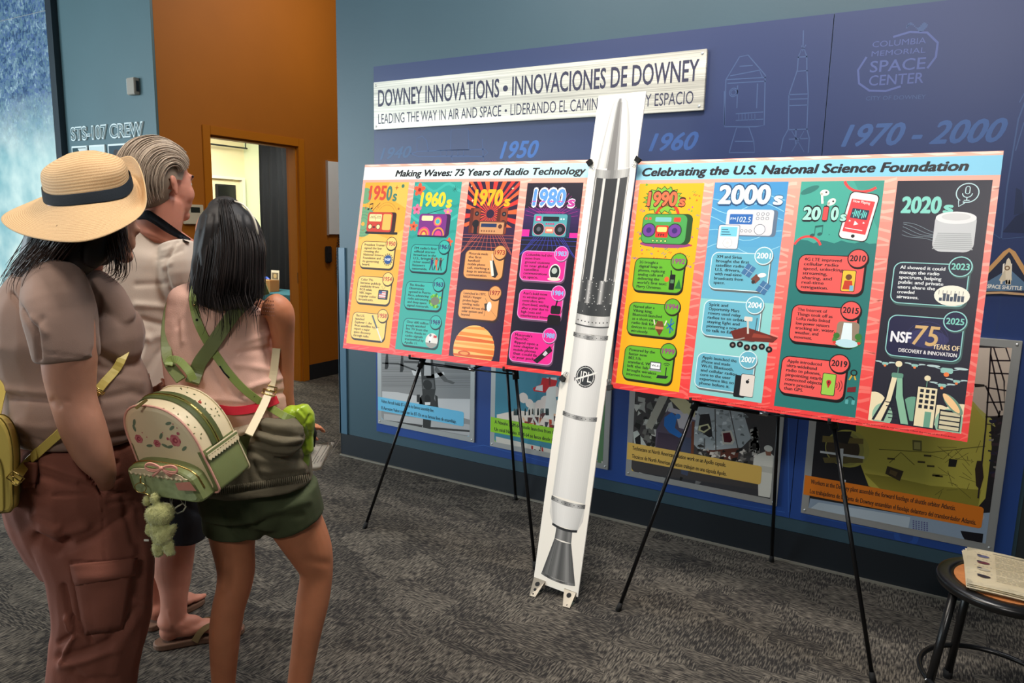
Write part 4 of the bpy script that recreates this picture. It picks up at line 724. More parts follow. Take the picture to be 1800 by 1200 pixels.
    for i in range(8): A.poly([(x+rn.uniform(1, 25), 63+i*2.4)]*1+[(x+2+i*3, 63+i*2.2), (x+2.6+i*3, 63.6+i*2.2), (x+2.2+i*3, 64+i*2.2)], (50, 130, 120), 5.2) if False else A.circ(x+2+i*3.1, 62+(i*7) % 19, .3, (40, 110, 104), 6, 3)
    for cx, cy, rt in ((8.2, 78.6, 0), (10.8, 75.4, 40)):
        A.ell(x+cx, cy, 1.5, 1.1, (244, 236, 222), 8, rot=rt); A.line([(x+cx-.9, cy), (x+cx-.3-(rt*.02), cy-3.8)], .75, (244, 236, 222), 8); A.circ(x+cx+.5, cy+.2, .35, (60, 60, 60), 9, 8)
    A.text('20', x+1.6, 69, 6.4, 4.6, K, 13, .12, .02, 3); A.text('20', x+1.8, 69.2, 6, 4.2, (166, 222, 206), 14, .05, .02, 3); A.text('1', x+8.3, 69, 2, 4.6, K, 13, .12, .02, 3); A.text('1', x+8.4, 69.2, 1.7, 4.2, (240, 80, 80), 14, .05, .02, 3)
    A.text('0', x+10.8, 69, 2.9, 4.6, K, 13, .12, .02, 3); A.text('0', x+11, 69.2, 2.6, 4.2, (166, 222, 206), 14, .05, .02, 3); A.text('s', x+14, 68.8, 2.3, 3.3, K, 13, .12, .02, 3); A.text('s', x+14.1, 69, 2, 3, (166, 222, 206), 14, .05, .02, 3)
    a_ = Vector((.99, -.1)); 
    def ph(x0, y0, w_, h_, c, L, r_=1.2):
        V = []; t = R_(-9)
        for cx, cy, a0 in ((w_-r_, r_, -90), (w_-r_, h_-r_, 0), (r_, h_-r_, 90), (r_, r_, 180)):
            for i in range(5): X, Y = x0+cx+r_*cos(R_(a0+22.5*i)), y0+cy+r_*sin(R_(a0+22.5*i)); V.append((x+14.3+X*cos(t)-Y*sin(t), 63.2+X*sin(t)+Y*cos(t)))
        A.poly(V, c, L)
    ph(-.3, -.3, 9.4, 16.6, (30, 30, 34), 8, 1.6); ph(0, 0, 8.8, 16, (244, 236, 228), 9, 1.5); ph(.7, 2.3, 7.4, 11.4, (238, 70, 74), 10, .2); ph(1.8, 7.2, 5.4, 3.4, (50, 60, 76), 11, .3); ph(3.8, .6, 1.2, 1.2, (30, 30, 34), 11, .6)
    for i in range(9): h_ = .3+abs(sin(i*1.9))*1.2; ph(2.2+i*.52, 8.9-h_, .26, 2*h_, (110, 220, 210), 12, .1)
    A.text('Now Playing', x+17.6, 75.4, 5.4, .9, (250, 240, 236), 12, .01, 0, 2, R_(-9)); A.poly([(x+18.6, 67.4), (x+18.9, 69), (x+20.1, 67.8)], (250, 240, 236), 12); ph(1.2, 3.4, 5.6, .25, (250, 240, 236), 12, .1)
    for k in (-1, 1): A.poly([(x+19.2+k*2.2, 68.3-k*.35), (x+19.3+k*2.2, 69-k*.35), (x+19.9+k*2.2, 68.5-k*.35)], (250, 240, 236), 12)
    E1, F1 = (34, 24, 28), (240, 92, 88)
    card(A, x+2.3, 43.6, 21.6, 13.3, F1, E1, '2010', K, ['4G LTE improved', 'cellular radio', 'speed, unlocking', 'streaming,', 'sharing, and', 'real-time', 'navigation.'], K)
    card(A, x+2.1, 25.7, 21.6, 13.4, F1, E1, '2015', K, ['The Internet of', 'Things took off as', 'LoRa radio linked', 'low-power sensors', 'tracking air, water,', 'weather, and', 'movement.'], K)
    card(A, x+.8, 7.2, 21.4, 13.5, F1, E1, '2019', K, ['Apple introduced', 'ultra-wideband', 'radio to phones,', 'pinpointing nearby', 'connected objects', 'more precisely', 'than GPS.'], K)
    A.rr(x+17, 44.6, 4.4, 7.4, .5, K, 16); A.rr(x+17.2, 44.8, 4, 7, .4, (236, 190, 60), 17); A.circ(x+19.2, 49.6, 1, (110, 66, 40), 18); A.poly([(x+17.6, 45.4), (x+20.8, 45.4), (x+20.4, 48.4), (x+18, 48.4)], (196, 60, 40), 18); A.rect(x+19.8, 45, 1.2, 1.8, (120, 180, 210), 19)
    A.ell(x+21, 28, 4.6, 2.6, (70, 130, 60), 16); A.rr(x+17.4, 28, 7, 6.4, 1.4, (150, 130, 110), 16.5); A.poly([(x+19.4, 34), (x+22, 34), (x+22.6, 28), (x+19, 28)], (226, 240, 244), 17); A.ell(x+21, 27, 3.6, 1.4, (190, 226, 236), 18); A.circ(x+17.6, 29.4, 1, (60, 120, 50), 18); A.circ(x+24.4, 29.6, 1.1, (60, 120, 50), 18); A.circ(x+17.2, 27, .5, (220, 60, 50), 19); A.circ(x+24.8, 27.4, .5, (220, 60, 50), 19)
    A.rr(x+14.8, 8.6, 4.4, 7.6, .5, K, 16); A.rr(x+15, 8.8, 4, 7.2, .4, (156, 206, 80), 17); A.circ(x+17, 13.2, .8, (200, 40, 50), 18); A.poly([(x+16.3, 12.8), (x+17.7, 12.8), (x+17, 11)], (200, 40, 50), 18); A.circ(x+17, 13.2, .3, (40, 20, 20), 19)
    for r_ in (1.2, 2, 2.8): A.ring(x+18.4, 12.4, r_, r_+.22, (110, 40, 40), 17, a0=-40, a1=40)
    A.ring(x+24.4, 17.4, .7, 1.1, K, 16); A.line([(x+24, 16.6), (x+23.2, 14.8)], .5, (210, 170, 60), 16); A.line([(x+24.6, 16.6), (x+25.2, 15)], .5, (210, 170, 60), 16); A.poly([(x+23, 12.2), (x+25.6, 12.8), (x+25.6, 11), (x+23, 10.6)], (120, 30, 40), 16); A.ring(x+24.2, 8, 1, 1.4, (30, 40, 50), 16, a0=0, a1=180); A.rr(x+22.8, 6.6, 1, 1.6, .3, (90, 170, 170), 17); A.rr(x+24.8, 6.6, 1, 1.6, .3, (90, 170, 170), 17)
    # 2020s
    x = X4; A.win = (x, x+CW+.2, CB-.4, CT); A.rect(x, CB-.4, CW+.2, CT-CB+.2, (36, 36, 50), 4)
    A.text('2020', x+1.9, 72, 11.6, 5, (130, 206, 192), 8, .05, .04, 3); A.text('s', x+14, 72, 2.9, 3.6, (130, 206, 192), 8, .05, .04, 3)
    lc = (190, 220, 224)
    A.ring(x+20.2, 78.4, 2.9, 3.2, lc, 8); A.rect(x+17.6, 74.6, 1.6, 1.4, (36, 36, 50), 9); A.line([(x+18, 76), (x+18.2, 74), (x+19.8, 75.2)], .28, lc, 10); A.rr(x+19.5, 78, 1.4, 2.6, .7, lc, 10); A.rr(x+19.75, 78.2, .9, 2.2, .45, (36, 36, 50), 11); A.ring(x+20.2, 78.3, 1.2, 1.45, lc, 10, a0=180, a1=360); A.line([(x+20.2, 77), (x+20.2, 76)], .25, lc, 10); A.line([(x+19.4, 76), (x+21, 76)], .25, lc, 10)
    for k in range(5): A.line([(x+3.2+i, 68.6-k*.9-i*.28+.5*sin(i*.5+k)) for i in range(10)], .09, (150, 170, 180), 6)
    A.rr(x+12.2, 59.4, 11.4, 12.6, 2.6, (196, 198, 200), 8); A.ell(x+17.9, 70.4, 5.6, 2, (226, 226, 226), 9); A.ell(x+17.9, 70.7, 4, 1.2, (206, 206, 206), 10)
    for i in range(9): A.rr(x+12.3+i*.12, 60.2+i*.62, 11.2-i*.24, .34, .16, (166, 170, 172), 9.5)
    EE, FF = (150, 210, 206), (34, 38, 56)
    card(A, x+2, 41.9, 21.4, 13.7, FF, EE, '2023', (130, 206, 192), ['AI showed it could', 'manage the radio', 'spectrum, helping', 'public and private', 'users share the', 'crowded', 'airwaves.'], (232, 236, 236))
    card(A, x+2.4, 24.4, 21.4, 13.7, (30, 30, 66), EE, '2025', (130, 206, 192), [' '], K)
    for i in range(6): A.ell(x+14, 31, 6+i*.5, 3+i*.3, (50, 50, 96), 14+i*.01, 20, rot=20*i) if i == 0 else A.ring(x+14, 30.5, 1+i, 1.1+i, (58, 60, 110), 14.5, a0=0, a1=180)
    A.ell(x+19.4, 45.4, 4.9, 3.3, (242, 238, 222), 20)
    for i in range(7): A.rect(x+16+i, 43.6, .8, 1+abs(sin(i*2))*1.6, (70, 80, 96), 21); A.line([(x+15.8+i*1.1, 45.6), (x+15.8+i*1.1, 47)], .12, (60, 60, 70), 21)
    A.text('NSF', x+3.6, 29.2, 6, 3.3, (240, 240, 244), 20, .04, 0, 3); A.text('75', x+10.0, 28.9, 7.4, 6.2, (214, 176, 118), 20, .012, .15, 4)
    A.text('YEARS OF', x+15.9, 28, 7.4, 1.6, (236, 214, 170), 20, .03); A.text('DISCOVERY & INNOVATION', x+6.4, 26, 16.4, 1.2, (238, 236, 236), 20, .025)
    CR_, GR, K2 = (238, 224, 186), (110, 164, 140), (20, 26, 40)
    A.ell(x+1, 6, 4.6, 6, CR_, 6); A.ell(x+26, 6, 6, 5.6, CR_, 6); A.ell(x+23, 5, 4, 4.6, (150, 190, 164), 7); A.ell(x+4, 4.6, 3, 4, (150, 190, 164), 7); A.ell(x+20, 7, 3.4, 3.4, CR_, 5.5); A.ell(x+12.5, 8, 3.4, 4, GR, 5.5)
    A.poly([(x+5.2, 18), (x+8.8, 18), (x+9.6, 12), (x+12.4, CB), (x+9.2, CB), (x+7, 11), (x+4.6, CB), (x+1, CB), (x+4, 10)], K2, 9); A.poly([(x+5.5, 17.6), (x+7, 17.6), (x+6, 10), (x+3.8, CB), (x+1.8, CB), (x+4.6, 10)], CR_, 10); A.poly([(x+7, 17.6), (x+8.5, 17.6), (x+9.2, 12), (x+11.8, CB), (x+9.6, CB), (x+7.3, 11)], (140, 190, 160), 10)
    A.rr(x+5.3, 17.4, 3.4, 1.6, .5, (100, 150, 130), 11); A.circ(x+7, 22, 1, CR_, 11); A.line([(x+7, 19), (x+7, 21)], .2, GR, 11)
    for i in range(5): A.rect(x+5.8-i*.35, 4+i*1.25, 2.6+.0*i, .3, K2, 11)
    A.rect(x+13, CB, 6, 13, K2, 9); A.rect(x+13.3, CB, 5.4, 12.7, CR_, 10); A.rect(x+16, CB, 1.8, 5, GR, 11); A.circ(x+15.6, 18.4, .9, CR_, 11); A.line([(x+15.6, 15.6), (x+15.6, 17.6)], .2, GR, 11)
    for i in range(3):
        for j in range(4): A.rect(x+14+i*1.6, 8.6+j*1.7, 1, 1.1, K2, 11)
    A.rect(x+20, CB, 6, 6.4, K2, 9)
    for i in range(4): A.rect(x+20.3, CB+.2+i*1.5, 5.4, 1.1, (214, 204, 170), 10)
    A.ell(x+23.4, 11, 4, 1.5, (110, 150, 130), 10, rot=-48); A.ell(x+22.9, 11.4, 3.7, 1.0, (250, 206, 150), 11, rot=-48)
    for cx, cy, s_ in ((3, 21.6, 1), (11.6, 22, 1), (20.6, 21.4, 1.9), (19.8, 16.6, 1.2), (23.6, 18.4, 1)):
        A.rr(x+cx-.9*s_, cy-.4*s_, 1.8*s_, .9*s_, .3*s_, (150, 200, 190), 10); A.line([(x+cx-2*s_, cy+.5*s_), (x+cx-.5*s_, cy+.1*s_)], .18, lc, 10); A.line([(x+cx+2*s_, cy+.5*s_), (x+cx+.5*s_, cy+.1*s_)], .18, lc, 10)
        for k in (-1, 1): A.ell(x+cx+k*2*s_, cy+.6*s_, 1*s_, .2*s_, (190, 214, 214), 10)
        A.circ(x+cx, cy-.6*s_, .4*s_, (240, 130, 70), 11, 10)
    A.win = None
    A.text('Making Waves is made possible by funding from the National Science Foundation. Any opinions, findings, and conclusions or recommendations', 33, .75, 45, .42, (60, 14, 18), 6, .01, 0, 1)
    A.text('expressed in this product are those of the authors and do not necessarily reflect the views of the Foundation.', 79, .75, 40, .42, (60, 14, 18), 6, .01, 0, 1)
BL = Board((-2.477, 2.605, .878), .045, .203); BR = Board((-1.073, 2.649, .86), -.04, .181)
poster('timeline_poster', BL, 'wide poster of radio decades 1950s to 1980s on the left easel', paintL)
poster('timeline_poster', BR, 'wide poster of radio decades 1990s to 2020s on the right easel', paintR)

# ---------------------------------------------------------------- easels
m_eas = mat('black_easel_tube', (22, 22, 24), .3, metal=.5, spec=.6); m_rub = mat('black_rubber', (14, 14, 15), .8); m_chr = mat('chrome', (190, 190, 190), .2, metal=1)
def easel(bd, feet, apex, lab):
    t = empty('display_easel', (apex.x, 2.8, 0), lab, 'easel', 'black tripod easels holding the posters')
    F_ = [Vector(f) for f in feet]; ap = Vector(apex)
    js = []
    for i, f in enumerate(F_):
        top = ap+Vector(((-.02, 0, .02)[i], (0, .02, 0)[i], 0)); d = (top-f).normalized(); bm = B(); mid = f+d*(.832/d.z)
        rod(bm, [f+d*.02, mid], .0075, 10); rod(bm, [mid-d*.02, top], .0095, 10); lg = fin('leg', bm, m_eas, t, smooth=True)
        bm = B(); rod(bm, [f, f+d*.035], [.0115, .009], 10); fin('rubber_foot', bm, m_rub, lg, smooth=True)
        js.append(mid)
        bm = B(); rod(bm, [mid-d*.02, mid+d*.03], .015, 12); fin('leg_clamp', bm, m_eas, lg, smooth=True)
    a, b_, c = js; ctr = (a+c)/2+Vector((0, .03, -.006))
    bm = B(); rod(bm, [a+Vector((0, .012, 0)), ctr], .007, 8); rod(bm, [ctr, c+Vector((0, .012, 0))], .004, 8); rod(bm, [ctr, b_], .006, 8); fin('spreader_bar', bm, m_eas, t, smooth=True)
    bm = B(); rod(bm, [ctr+Vector((-.012, 0, 0)), ctr+Vector((.02, 0, 0))], .009, 8); fin('spreader_joint', bm, m_chr, t, smooth=True)
    bm = B(); rod(bm, [ap+Vector((0, 0, -.06)), ap+Vector((0, 0, .03))], .022, 14); fin('top_hub', bm, m_rub, t, smooth=True)
    for q in (a, c):
        u = (q-bd.o).dot(bd.a)*100; low = bd.p(u, -.75, 0); bm = B(); rod(bm, [q+Vector((0, 0, .02)), bd.p(u, -.75, -.6), bd.p(u, -.75, 1.2)], .005, 8); rod(bm, [bd.p(u, -.75, 1.2), bd.p(u, .9, 1.35)], .0055, 8); fin('support_peg', bm, m_rub, t, smooth=True)
easel(BL, [(-2.30, 2.552, 0), (-1.862, 3.29, 0), (-1.384, 2.635, 0)], Vector((-1.80, 2.875, 1.74)), 'black metal tripod easel under the 1950s to 1980s poster')
easel(BR, [(-.942, 2.507, 0), (-.506, 3.29, 0), (-.035, 2.545, 0)], Vector((-.50, 2.875, 1.72)), 'black metal tripod easel under the 1990s to 2020s poster')

# ---------------------------------------------------------------- rocket cut-out board
RB = Board((-1.311, 2.482, .034), -.108, .187); RW, RH = 21.6, 203.5
rk = empty('rocket_board', RB.p(RW/2, 0), 'tall narrow white board printed with a life-size rocket between the posters', 'display board')
bm = B(); obox(bm, RB.p(0, 0, -.5), RB.a*RW/100, RB.b*RH/100, RB.n*.005); fin('foam_board', bm, mat('rocket_foam_board', (240, 236, 228), .6), rk)
A = Art(RB.o, RB.a, RB.b)
A.rect(.15, .15, RW-.3, RH-.3, (242, 236, 224), 1)
def cyl(y0, y1, xl0, xr0, xl1, xr1, cols, L, n=18, tilt=0):
    """printed cylinder: vertical strips of the grey the print has; cols at fractions"""
    for i in range(n):
        a, b_ = i/n, (i+1)/n; f = (a+b_)/2*(len(cols)-1); k = min(int(f), len(cols)-2); c = np.array(cols[k])*(1-(f-k))+np.array(cols[k+1])*(f-k)
        s = lambda q: tilt*(1-(2*q-1)**2)
        A.poly([(xl0+(xr0-xl0)*a, y0-s(a)), (xl0+(xr0-xl0)*b_, y0-s(b_)), (xl1+(xr1-xl1)*b_, y1-s(b_)), (xl1+(xr1-xl1)*a, y1-s(a))], c, L)
g = lambda *v: [(x, x*.99, x*.97) for x in v]
white = g(196, 226, 230, 222, 212, 196)
steel = g(60, 120, 150, 90, 60, 110, 150, 70)
cone = g(170, 226, 196, 110, 128, 214, 236, 200, 170)
cyl(173, 186, 3.6, 18.9, 5.1, 17.2, cone, 3); cyl(186, 196, 5.1, 17.2, 6.6, 15.2, cone, 3); cyl(196, 200, 6.6, 15.2, 7.6, 14, cone, 3); cyl(200, 201.6, 7.6, 14, 9, 12.6, cone, 3)
A.poly([(10.6, 200), (11.4, 200), (13, 172), (8.6, 172)], (116, 114, 112), 4); A.poly([(11, 200), (11.6, 200), (13.6, 172), (12, 172)], (146, 144, 142), 4.5)
cyl(169.5, 173, 3.4, 19.1, 3.4, 19.1, g(120, 180, 150, 110, 160, 190, 140), 5, tilt=.8)
cyl(116, 170, 3.4, 19.2, 3.4, 19.2, g(120, 50, 44, 200, 52, 40, 44, 200, 60, 48, 60, 120), 3, 36)
for xx, w_ in ((7.6, 1.0), (14.2, 1.0), (3.9, .35), (18.6, .35)): A.rect(xx, 127, w_, 42.5, (206, 202, 196), 4)
A.rect(5, 127, 2.4, 42, (52, 52, 54), 4); A.rect(8.8, 127, 5.2, 42, (34, 34, 36), 4); A.rect(15.4, 127, 2.8, 42, (56, 56, 58), 4)
for i in range(40): A.circ(3.9+rn.random()*15, 114+rn.random()*14, .2, (220, 218, 212), 6, 6)
cyl(113, 118, 3.5, 19.1, 3.5, 19.1, g(40, 60, 30, 44, 60, 40), 5, tilt=.6); cyl(109, 113, 3.4, 19.3, 3.4, 19.3, g(150, 214, 226, 160, 210, 200, 150), 7, tilt=.7)
for i in range(9): A.circ(4.6+i*1.7, 110.4-.6*(1-(2*(i/8)-1)**2), .3, (50, 50, 50), 8, 8)
cyl(103, 109, 4, 18.9, 4, 18.9, g(170, 214, 222, 210, 190, 170), 3)
cyl(108.4, 109, 3.5, 19.2, 3.5, 19.2, g(50, 80, 60, 50), 8, tilt=.7)
cyl(72, 105, 3.9, 19.1, 3.9, 19.1, white, 3); cyl(37, 72, 3.6, 19.3, 3.8, 19.2, white, 3); cyl(25.5, 36, 5.6, 17.4, 3.4, 19.4, g(188, 224, 230, 222, 208, 188), 3)
A.poly([(3.4, 36), (3.4, 30), (5.6, 25.5), (5.6, 36)], (214, 210, 204), 2.9); A.poly([(19.4, 36), (19.4, 30), (17.4, 25.5), (17.4, 36)], (206, 202, 196), 2.9)
for y in (104.4, 71.4, 36):
    cyl(y-.9, y+.9, 3.3, 19.5, 3.3, 19.5, g(60, 150, 196, 110, 150, 200, 140, 70), 7, tilt=.9)
    for i in range(8): A.circ(4.4+i*2, y-.9*(1-(2*((4.4+i*2-3.3)/16.2)-1)**2), .22, (30, 30, 30), 8, 8)
cyl(25, 26, 5.4, 17.4, 5.4, 17.4, g(20, 40, 24, 30, 20), 6, tilt=.9)
cyl(20, 25, 7.4, 15.4, 7.6, 15.2, g(70, 120, 150, 110, 90, 130, 90), 5); cyl(4.6, 20, 3.5, 19.6, 7.4, 15.4, g(60, 110, 90, 130, 74, 96, 140, 100, 70), 4, 24, tilt=.6); cyl(3.9, 4.9, 3.3, 19.8, 3.5, 19.6, g(110, 60, 130, 60, 140, 90), 5, tilt=1.0)
A.line([(8.4, 19.5), (6.6, 5)], .12, (40, 40, 40), 5); A.line([(14.6, 19.5), (17.2, 5)], .12, (40, 40, 40), 5)
cx, cy = 11.6, 87.6
A.circ(cx, cy, 4.5, (36, 36, 38), 8); A.ring(cx, cy, 3.7, 3.95, (220, 218, 212), 9); A.text('JPL', cx-2.9, cy-2.1, 5.8, 4.2, (236, 234, 228), 9, .0, 0, 3)
A.line([(cx-4.6, cy-1.7), (cx+4.2, cy+1.9)], .7, (236, 234, 228), 10); A.poly([(cx+3.6, cy+1.2), (cx+5.4, cy+2.5), (cx+3.4, cy+2.2)], (236, 234, 228), 10); A.poly([(cx-4.8, cy-2.6), (cx-4, cy-1), (cx-5.2, cy-1)], (36, 36, 38), 10)
for i in range(22): t = i*2*pi/22; A.line([(cx+3.95*cos(t), cy+3.95*sin(t)), (cx+4.3*cos(t), cy+4.3*sin(t))], .12, (190, 188, 184), 9)
A.build('printed_face', printmat('rocket_ink', .45), rk)
for u, t0, t1 in ((.3, (930, 1047), (940, 1050)), (15.2, (989, 1066), (1001, 1069))):      # perforated steel feet
    top_l, top_r = RB.p(u, 1.4, .45), RB.p(u+5.6, 1.4, .45); toe_l, toe_r = onplane(*t0, 2, .002), onplane(*t1, 2, .002); th = Vector((0, .0018, .0012))
    bm = B(); P_ = [toe_l, toe_r, top_r, top_l]; vs = [bm.verts.new(p) for p in P_]; v2 = [bm.verts.new(p+th) for p in P_]; bm.faces.new(vs); bm.faces.new(v2[::-1])
    for i in range(4): j = (i+1) % 4; bm.faces.new((vs[i], v2[i], v2[j], vs[j]))
    obox(bm, toe_l, toe_r-toe_l, Vector((0, .05, 0)), Vector((0, 0, .002))); obox(bm, RB.p(u, -1.6, .05), RB.a*.056, RB.b*.032, RB.n*.002)
    br = fin('steel_foot', bm, mat('perforated_steel', (168, 162, 150), .35, metal=.75), rk)
    nn = (top_r-toe_l).cross(top_l-toe_l).normalized(); nn = nn if nn.y < 0 else -nn; bm = B()
    for f_, r_ in ((.74, .0105), (.42, .0065), (.17, .0035)): lathe(bm, toe_l.lerp(top_l, f_).lerp(toe_r.lerp(top_r, f_), .5), [(0, .0008), (r_, .0008), (r_, -.002)], 18, nn)
    fin('foot_hole', bm, m_rub, br)
# binder clips
for i, (px, py, ang, lab) in enumerate(((1037, 286, 35, 'black binder clip at the top left joint of the rocket board'), (1121, 281, -35, 'black binder clip at the top right joint of the rocket board'),
        (989, 665, 150, 'black binder clip at the lower left joint of the rocket board'), (1072, 681, -160, 'black binder clip at the lower right joint of the rocket board'))):
    A0 = Art(RB.p(0, 0, 1.0), RB.a, RB.b); u, v = A0.P(px, py); c = RB.p(u, v, 1.0); t = R_(ang)
    ax = RB.a*cos(t)+RB.b*sin(t); up = -RB.a*sin(t)+RB.b*cos(t)
    e = empty('binder_clip', c, lab, 'binder clip', 'binder clips joining the boards')
    bm = B(); w_ = .024; sec = [(-.010, -.003), (-.010, .003), (.010, .010), (.010, -.010)]
    vs = [[bm.verts.new(c+ax*(s_*w_/2)+up*a+RB.n*b_) for a, b_ in sec] for s_ in (-1, 1)]
    bm.faces.new(vs[0]); bm.faces.new(vs[1][::-1])
    for k in range(4): j = (k+1) % 4; bm.faces.new((vs[0][k], vs[1][k], vs[1][j], vs[0][j]))
    fin('clip_body', bm, m_rub, e)
    for s_ in (1, -1):
        bm = B(); h0 = c-up*.008+RB.n*.004*s_; rod(bm, [h0-ax*.007, h0-ax*.004-up*.022+RB.n*.003*s_, h0-ax*.001-up*.026+RB.n*.003*s_, h0+ax*.001-up*.026+RB.n*.003*s_, h0+ax*.004-up*.022+RB.n*.003*s_, h0+ax*.007], .0009, 6, smooth_ := False); fin('wire_handle', bm, m_chr, e, smooth=True)
# ================================================================ LEFT SIDE: MOSAIC MURAL, CREW WALL, ORANGE WALL, SIDE ROOM
def simple(name, m, label, cat, build, group=None, smooth=False, bevel=0):
    bm = B(); build(bm); o = fin(name, bm, m, smooth=smooth, bevel=bevel); tag(o, label, cat, group); return o
m_mos = mat('mosaic_print_and_sheen', (160, 200, 210), .3); nt = m_mos.node_tree; pb = nt.nodes['Principled BSDF']
tc = N('ShaderNodeTexCoord'); sx = N('ShaderNodeSeparateXYZ'); LK(tc.outputs['Object'], sx.inputs[0])
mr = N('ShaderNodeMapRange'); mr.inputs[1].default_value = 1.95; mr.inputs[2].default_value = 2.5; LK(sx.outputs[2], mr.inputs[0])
def vor(sc, stretch):
    mp = N('ShaderNodeMapping'); mp.inputs['Scale'].default_value = stretch; LK(tc.outputs['Object'], mp.inputs[0])
    v = N('ShaderNodeTexVoronoi', distance='CHEBYCHEV'); v.inputs['Scale'].default_value = sc; LK(mp.outputs[0], v.inputs['Vector']); return v
v1 = vor(20, (1, .01, 1.2)); v2 = vor(48, (1.3, .01, 1))
s1 = N('ShaderNodeSeparateColor'); LK(v1.outputs['Color'], s1.inputs[0]); s2 = N('ShaderNodeSeparateColor'); LK(v2.outputs['Color'], s2.inputs[0])
ad = N('ShaderNodeMath', operation='MULTIPLY_ADD'); ad.inputs[1].default_value = .55; LK(s1.outputs[0], ad.inputs[0])
m5 = N('ShaderNodeMath', operation='MULTIPLY'); m5.inputs[1].default_value = .45; LK(s2.outputs[1], m5.inputs[0]); LK(m5.outputs[0], ad.inputs[2])
c1 = N('ShaderNodeValToRGB'); e = c1.color_ramp.elements; e[0].color = (*lin((40, 62, 88)), 1); e[1].color = (*lin((168, 190, 200)), 1)
for p_, c_ in ((.3, (66, 96, 138)), (.5, (110, 140, 150)), (.65, (84, 108, 158)), (.8, (130, 156, 168))): q = e.new(p_); q.color = (*lin(c_), 1)
LK(ad.outputs[0], c1.inputs[0])
c2 = N('ShaderNodeValToRGB'); e = c2.color_ramp.elements; e[0].color = (*lin((148, 192, 196)), 1); e[1].color = (*lin((222, 238, 230)), 1)  # pale lower part: daylight sheen on the mural, painted into the colour
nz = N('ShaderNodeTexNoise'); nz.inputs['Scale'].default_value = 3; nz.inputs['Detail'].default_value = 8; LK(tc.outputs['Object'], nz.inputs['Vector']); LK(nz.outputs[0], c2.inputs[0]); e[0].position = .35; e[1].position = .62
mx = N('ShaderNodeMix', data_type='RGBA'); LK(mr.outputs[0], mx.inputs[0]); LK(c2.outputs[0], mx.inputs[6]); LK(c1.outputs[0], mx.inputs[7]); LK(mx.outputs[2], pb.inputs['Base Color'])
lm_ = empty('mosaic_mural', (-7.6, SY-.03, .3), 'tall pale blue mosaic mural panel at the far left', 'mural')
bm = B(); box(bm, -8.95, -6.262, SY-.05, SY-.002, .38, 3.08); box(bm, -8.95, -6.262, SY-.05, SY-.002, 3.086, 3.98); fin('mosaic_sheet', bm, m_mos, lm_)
bm = B(); box(bm, -8.95, -6.262, SY-.047, SY-.002, 3.079, 3.087); fin('seam_strip', bm, m_alu, lm_)
bm = B(); box(bm, -6.261, -6.18, SY-.05, SY-.002, .13, 3.98); fin('dark_edge', bm, mat('dark_teal_edge', (16, 34, 44), .5), lm_)
bm = B(); box(bm, -8.95, -6.262, SY-.05, SY-.002, .13, .375); fin('lower_band', bm, mat('bright_blue_band', (40, 120, 176), .35, var=.3, vscale=8), lm_)
# raised lettering
def solid_text(name, s, x, y, z, w, h, depth, m, parent, bold=0, shear=0):
    V, Fc = glyphs(s, bold, shear, 4); x0 = min(p[0] for p in V); x1 = max(p[0] for p in V); sx_ = w/(x1-x0); sz_ = h/CAPH
    me = bpy.data.meshes.new(name); me.from_pydata([(x+(p[0]-x0)*sx_, y, z+p[1]*sz_) for p in V], [], Fc)
    bm = B(); bm.from_mesh(me); bpy.data.meshes.remove(me); bmesh.ops.remove_doubles(bm, verts=bm.verts, dist=1e-5)
    r = bmesh.ops.extrude_face_region(bm, geom=list(bm.faces)); bmesh.ops.translate(bm, verts=[v for v in r['geom'] if isinstance(v, bmesh.types.BMVert)], vec=(0, -depth, 0))
    return fin(name, bm, m, parent)
lt = empty('wall_lettering', (-5.6, SY, 2.1), 'raised white outlined letters reading STS-107 CREW on the teal wall', 'lettering')
solid_text('letter_outline', 'STS-107 CREW', -6.098, SY-.001, 2.086, .955, .098, .012, mat('white_acrylic', (224, 236, 236), .3), lt, .035)
solid_text('letter_face', 'STS-107 CREW', -6.09, SY-.0131, 2.090, .94, .09, .0015, m_teal2, lt, -.008)
# crew portraits
for i, (x0, x1) in enumerate(((-6.10, -5.885), (-5.855, -5.645), (-5.60, -5.375), (-5.345, -5.05))):
    t = empty('crew_picture', ((x0+x1)/2, SY, 1.7), ['framed crew picture with dark corner, leftmost under the white lettering', 'plain white picture, second from the left under the white lettering', 'framed portrait of a person against dark teal, under the white lettering', 'white picture panel beside the orange wall, partly behind the grey haired man'][i], 'picture', 'crew pictures under the wall lettering')
    bm = B(); box(bm, x0, x1, SY-.014, SY-.001, 1.72, 2.04); fin('frame_panel', bm, mat('white_panel', (228, 238, 236), .4), t, bevel=.002)
    A = Art((x0, SY-.0142, 1.72), (1, 0, 0), (0, 0, 1)); w_ = (x1-x0)*100
    A.rect(1.2, 1.4, w_-2.4, 29.2, ((36, 70, 76), (206, 224, 224), (24, 62, 76), (216, 228, 228))[i], 1)
    if i == 0: A.poly([(9, 30), (w_-1.3, 30), (w_-1.3, 20), (14, 24)], (220, 228, 224), 2); A.ell(8, 18, 4, 5, (150, 110, 90), 3)
    if i == 2: A.ell(11, 22, 3.6, 4.6, (166, 120, 96), 3); A.ell(11, 25.2, 3.9, 2.6, (40, 26, 22), 4); A.ell(11, 10, 8, 8, (196, 96, 40), 2.5)
    A.build('printed_portrait', printmat('portrait_ink', .35), t)
def sen(bm):
    box(bm, -5.262, -5.17, SY-.045, SY-.001, 2.378, 2.497)
t = empty('wall_sensor', (-5.22, SY, 2.38), 'small grey box mounted high on the teal wall beside the orange wall', 'sensor box')
bm = B(); sen(bm); fin('sensor_body', bm, mat('beige_plastic', (150, 142, 130), .5), t, bevel=.004)
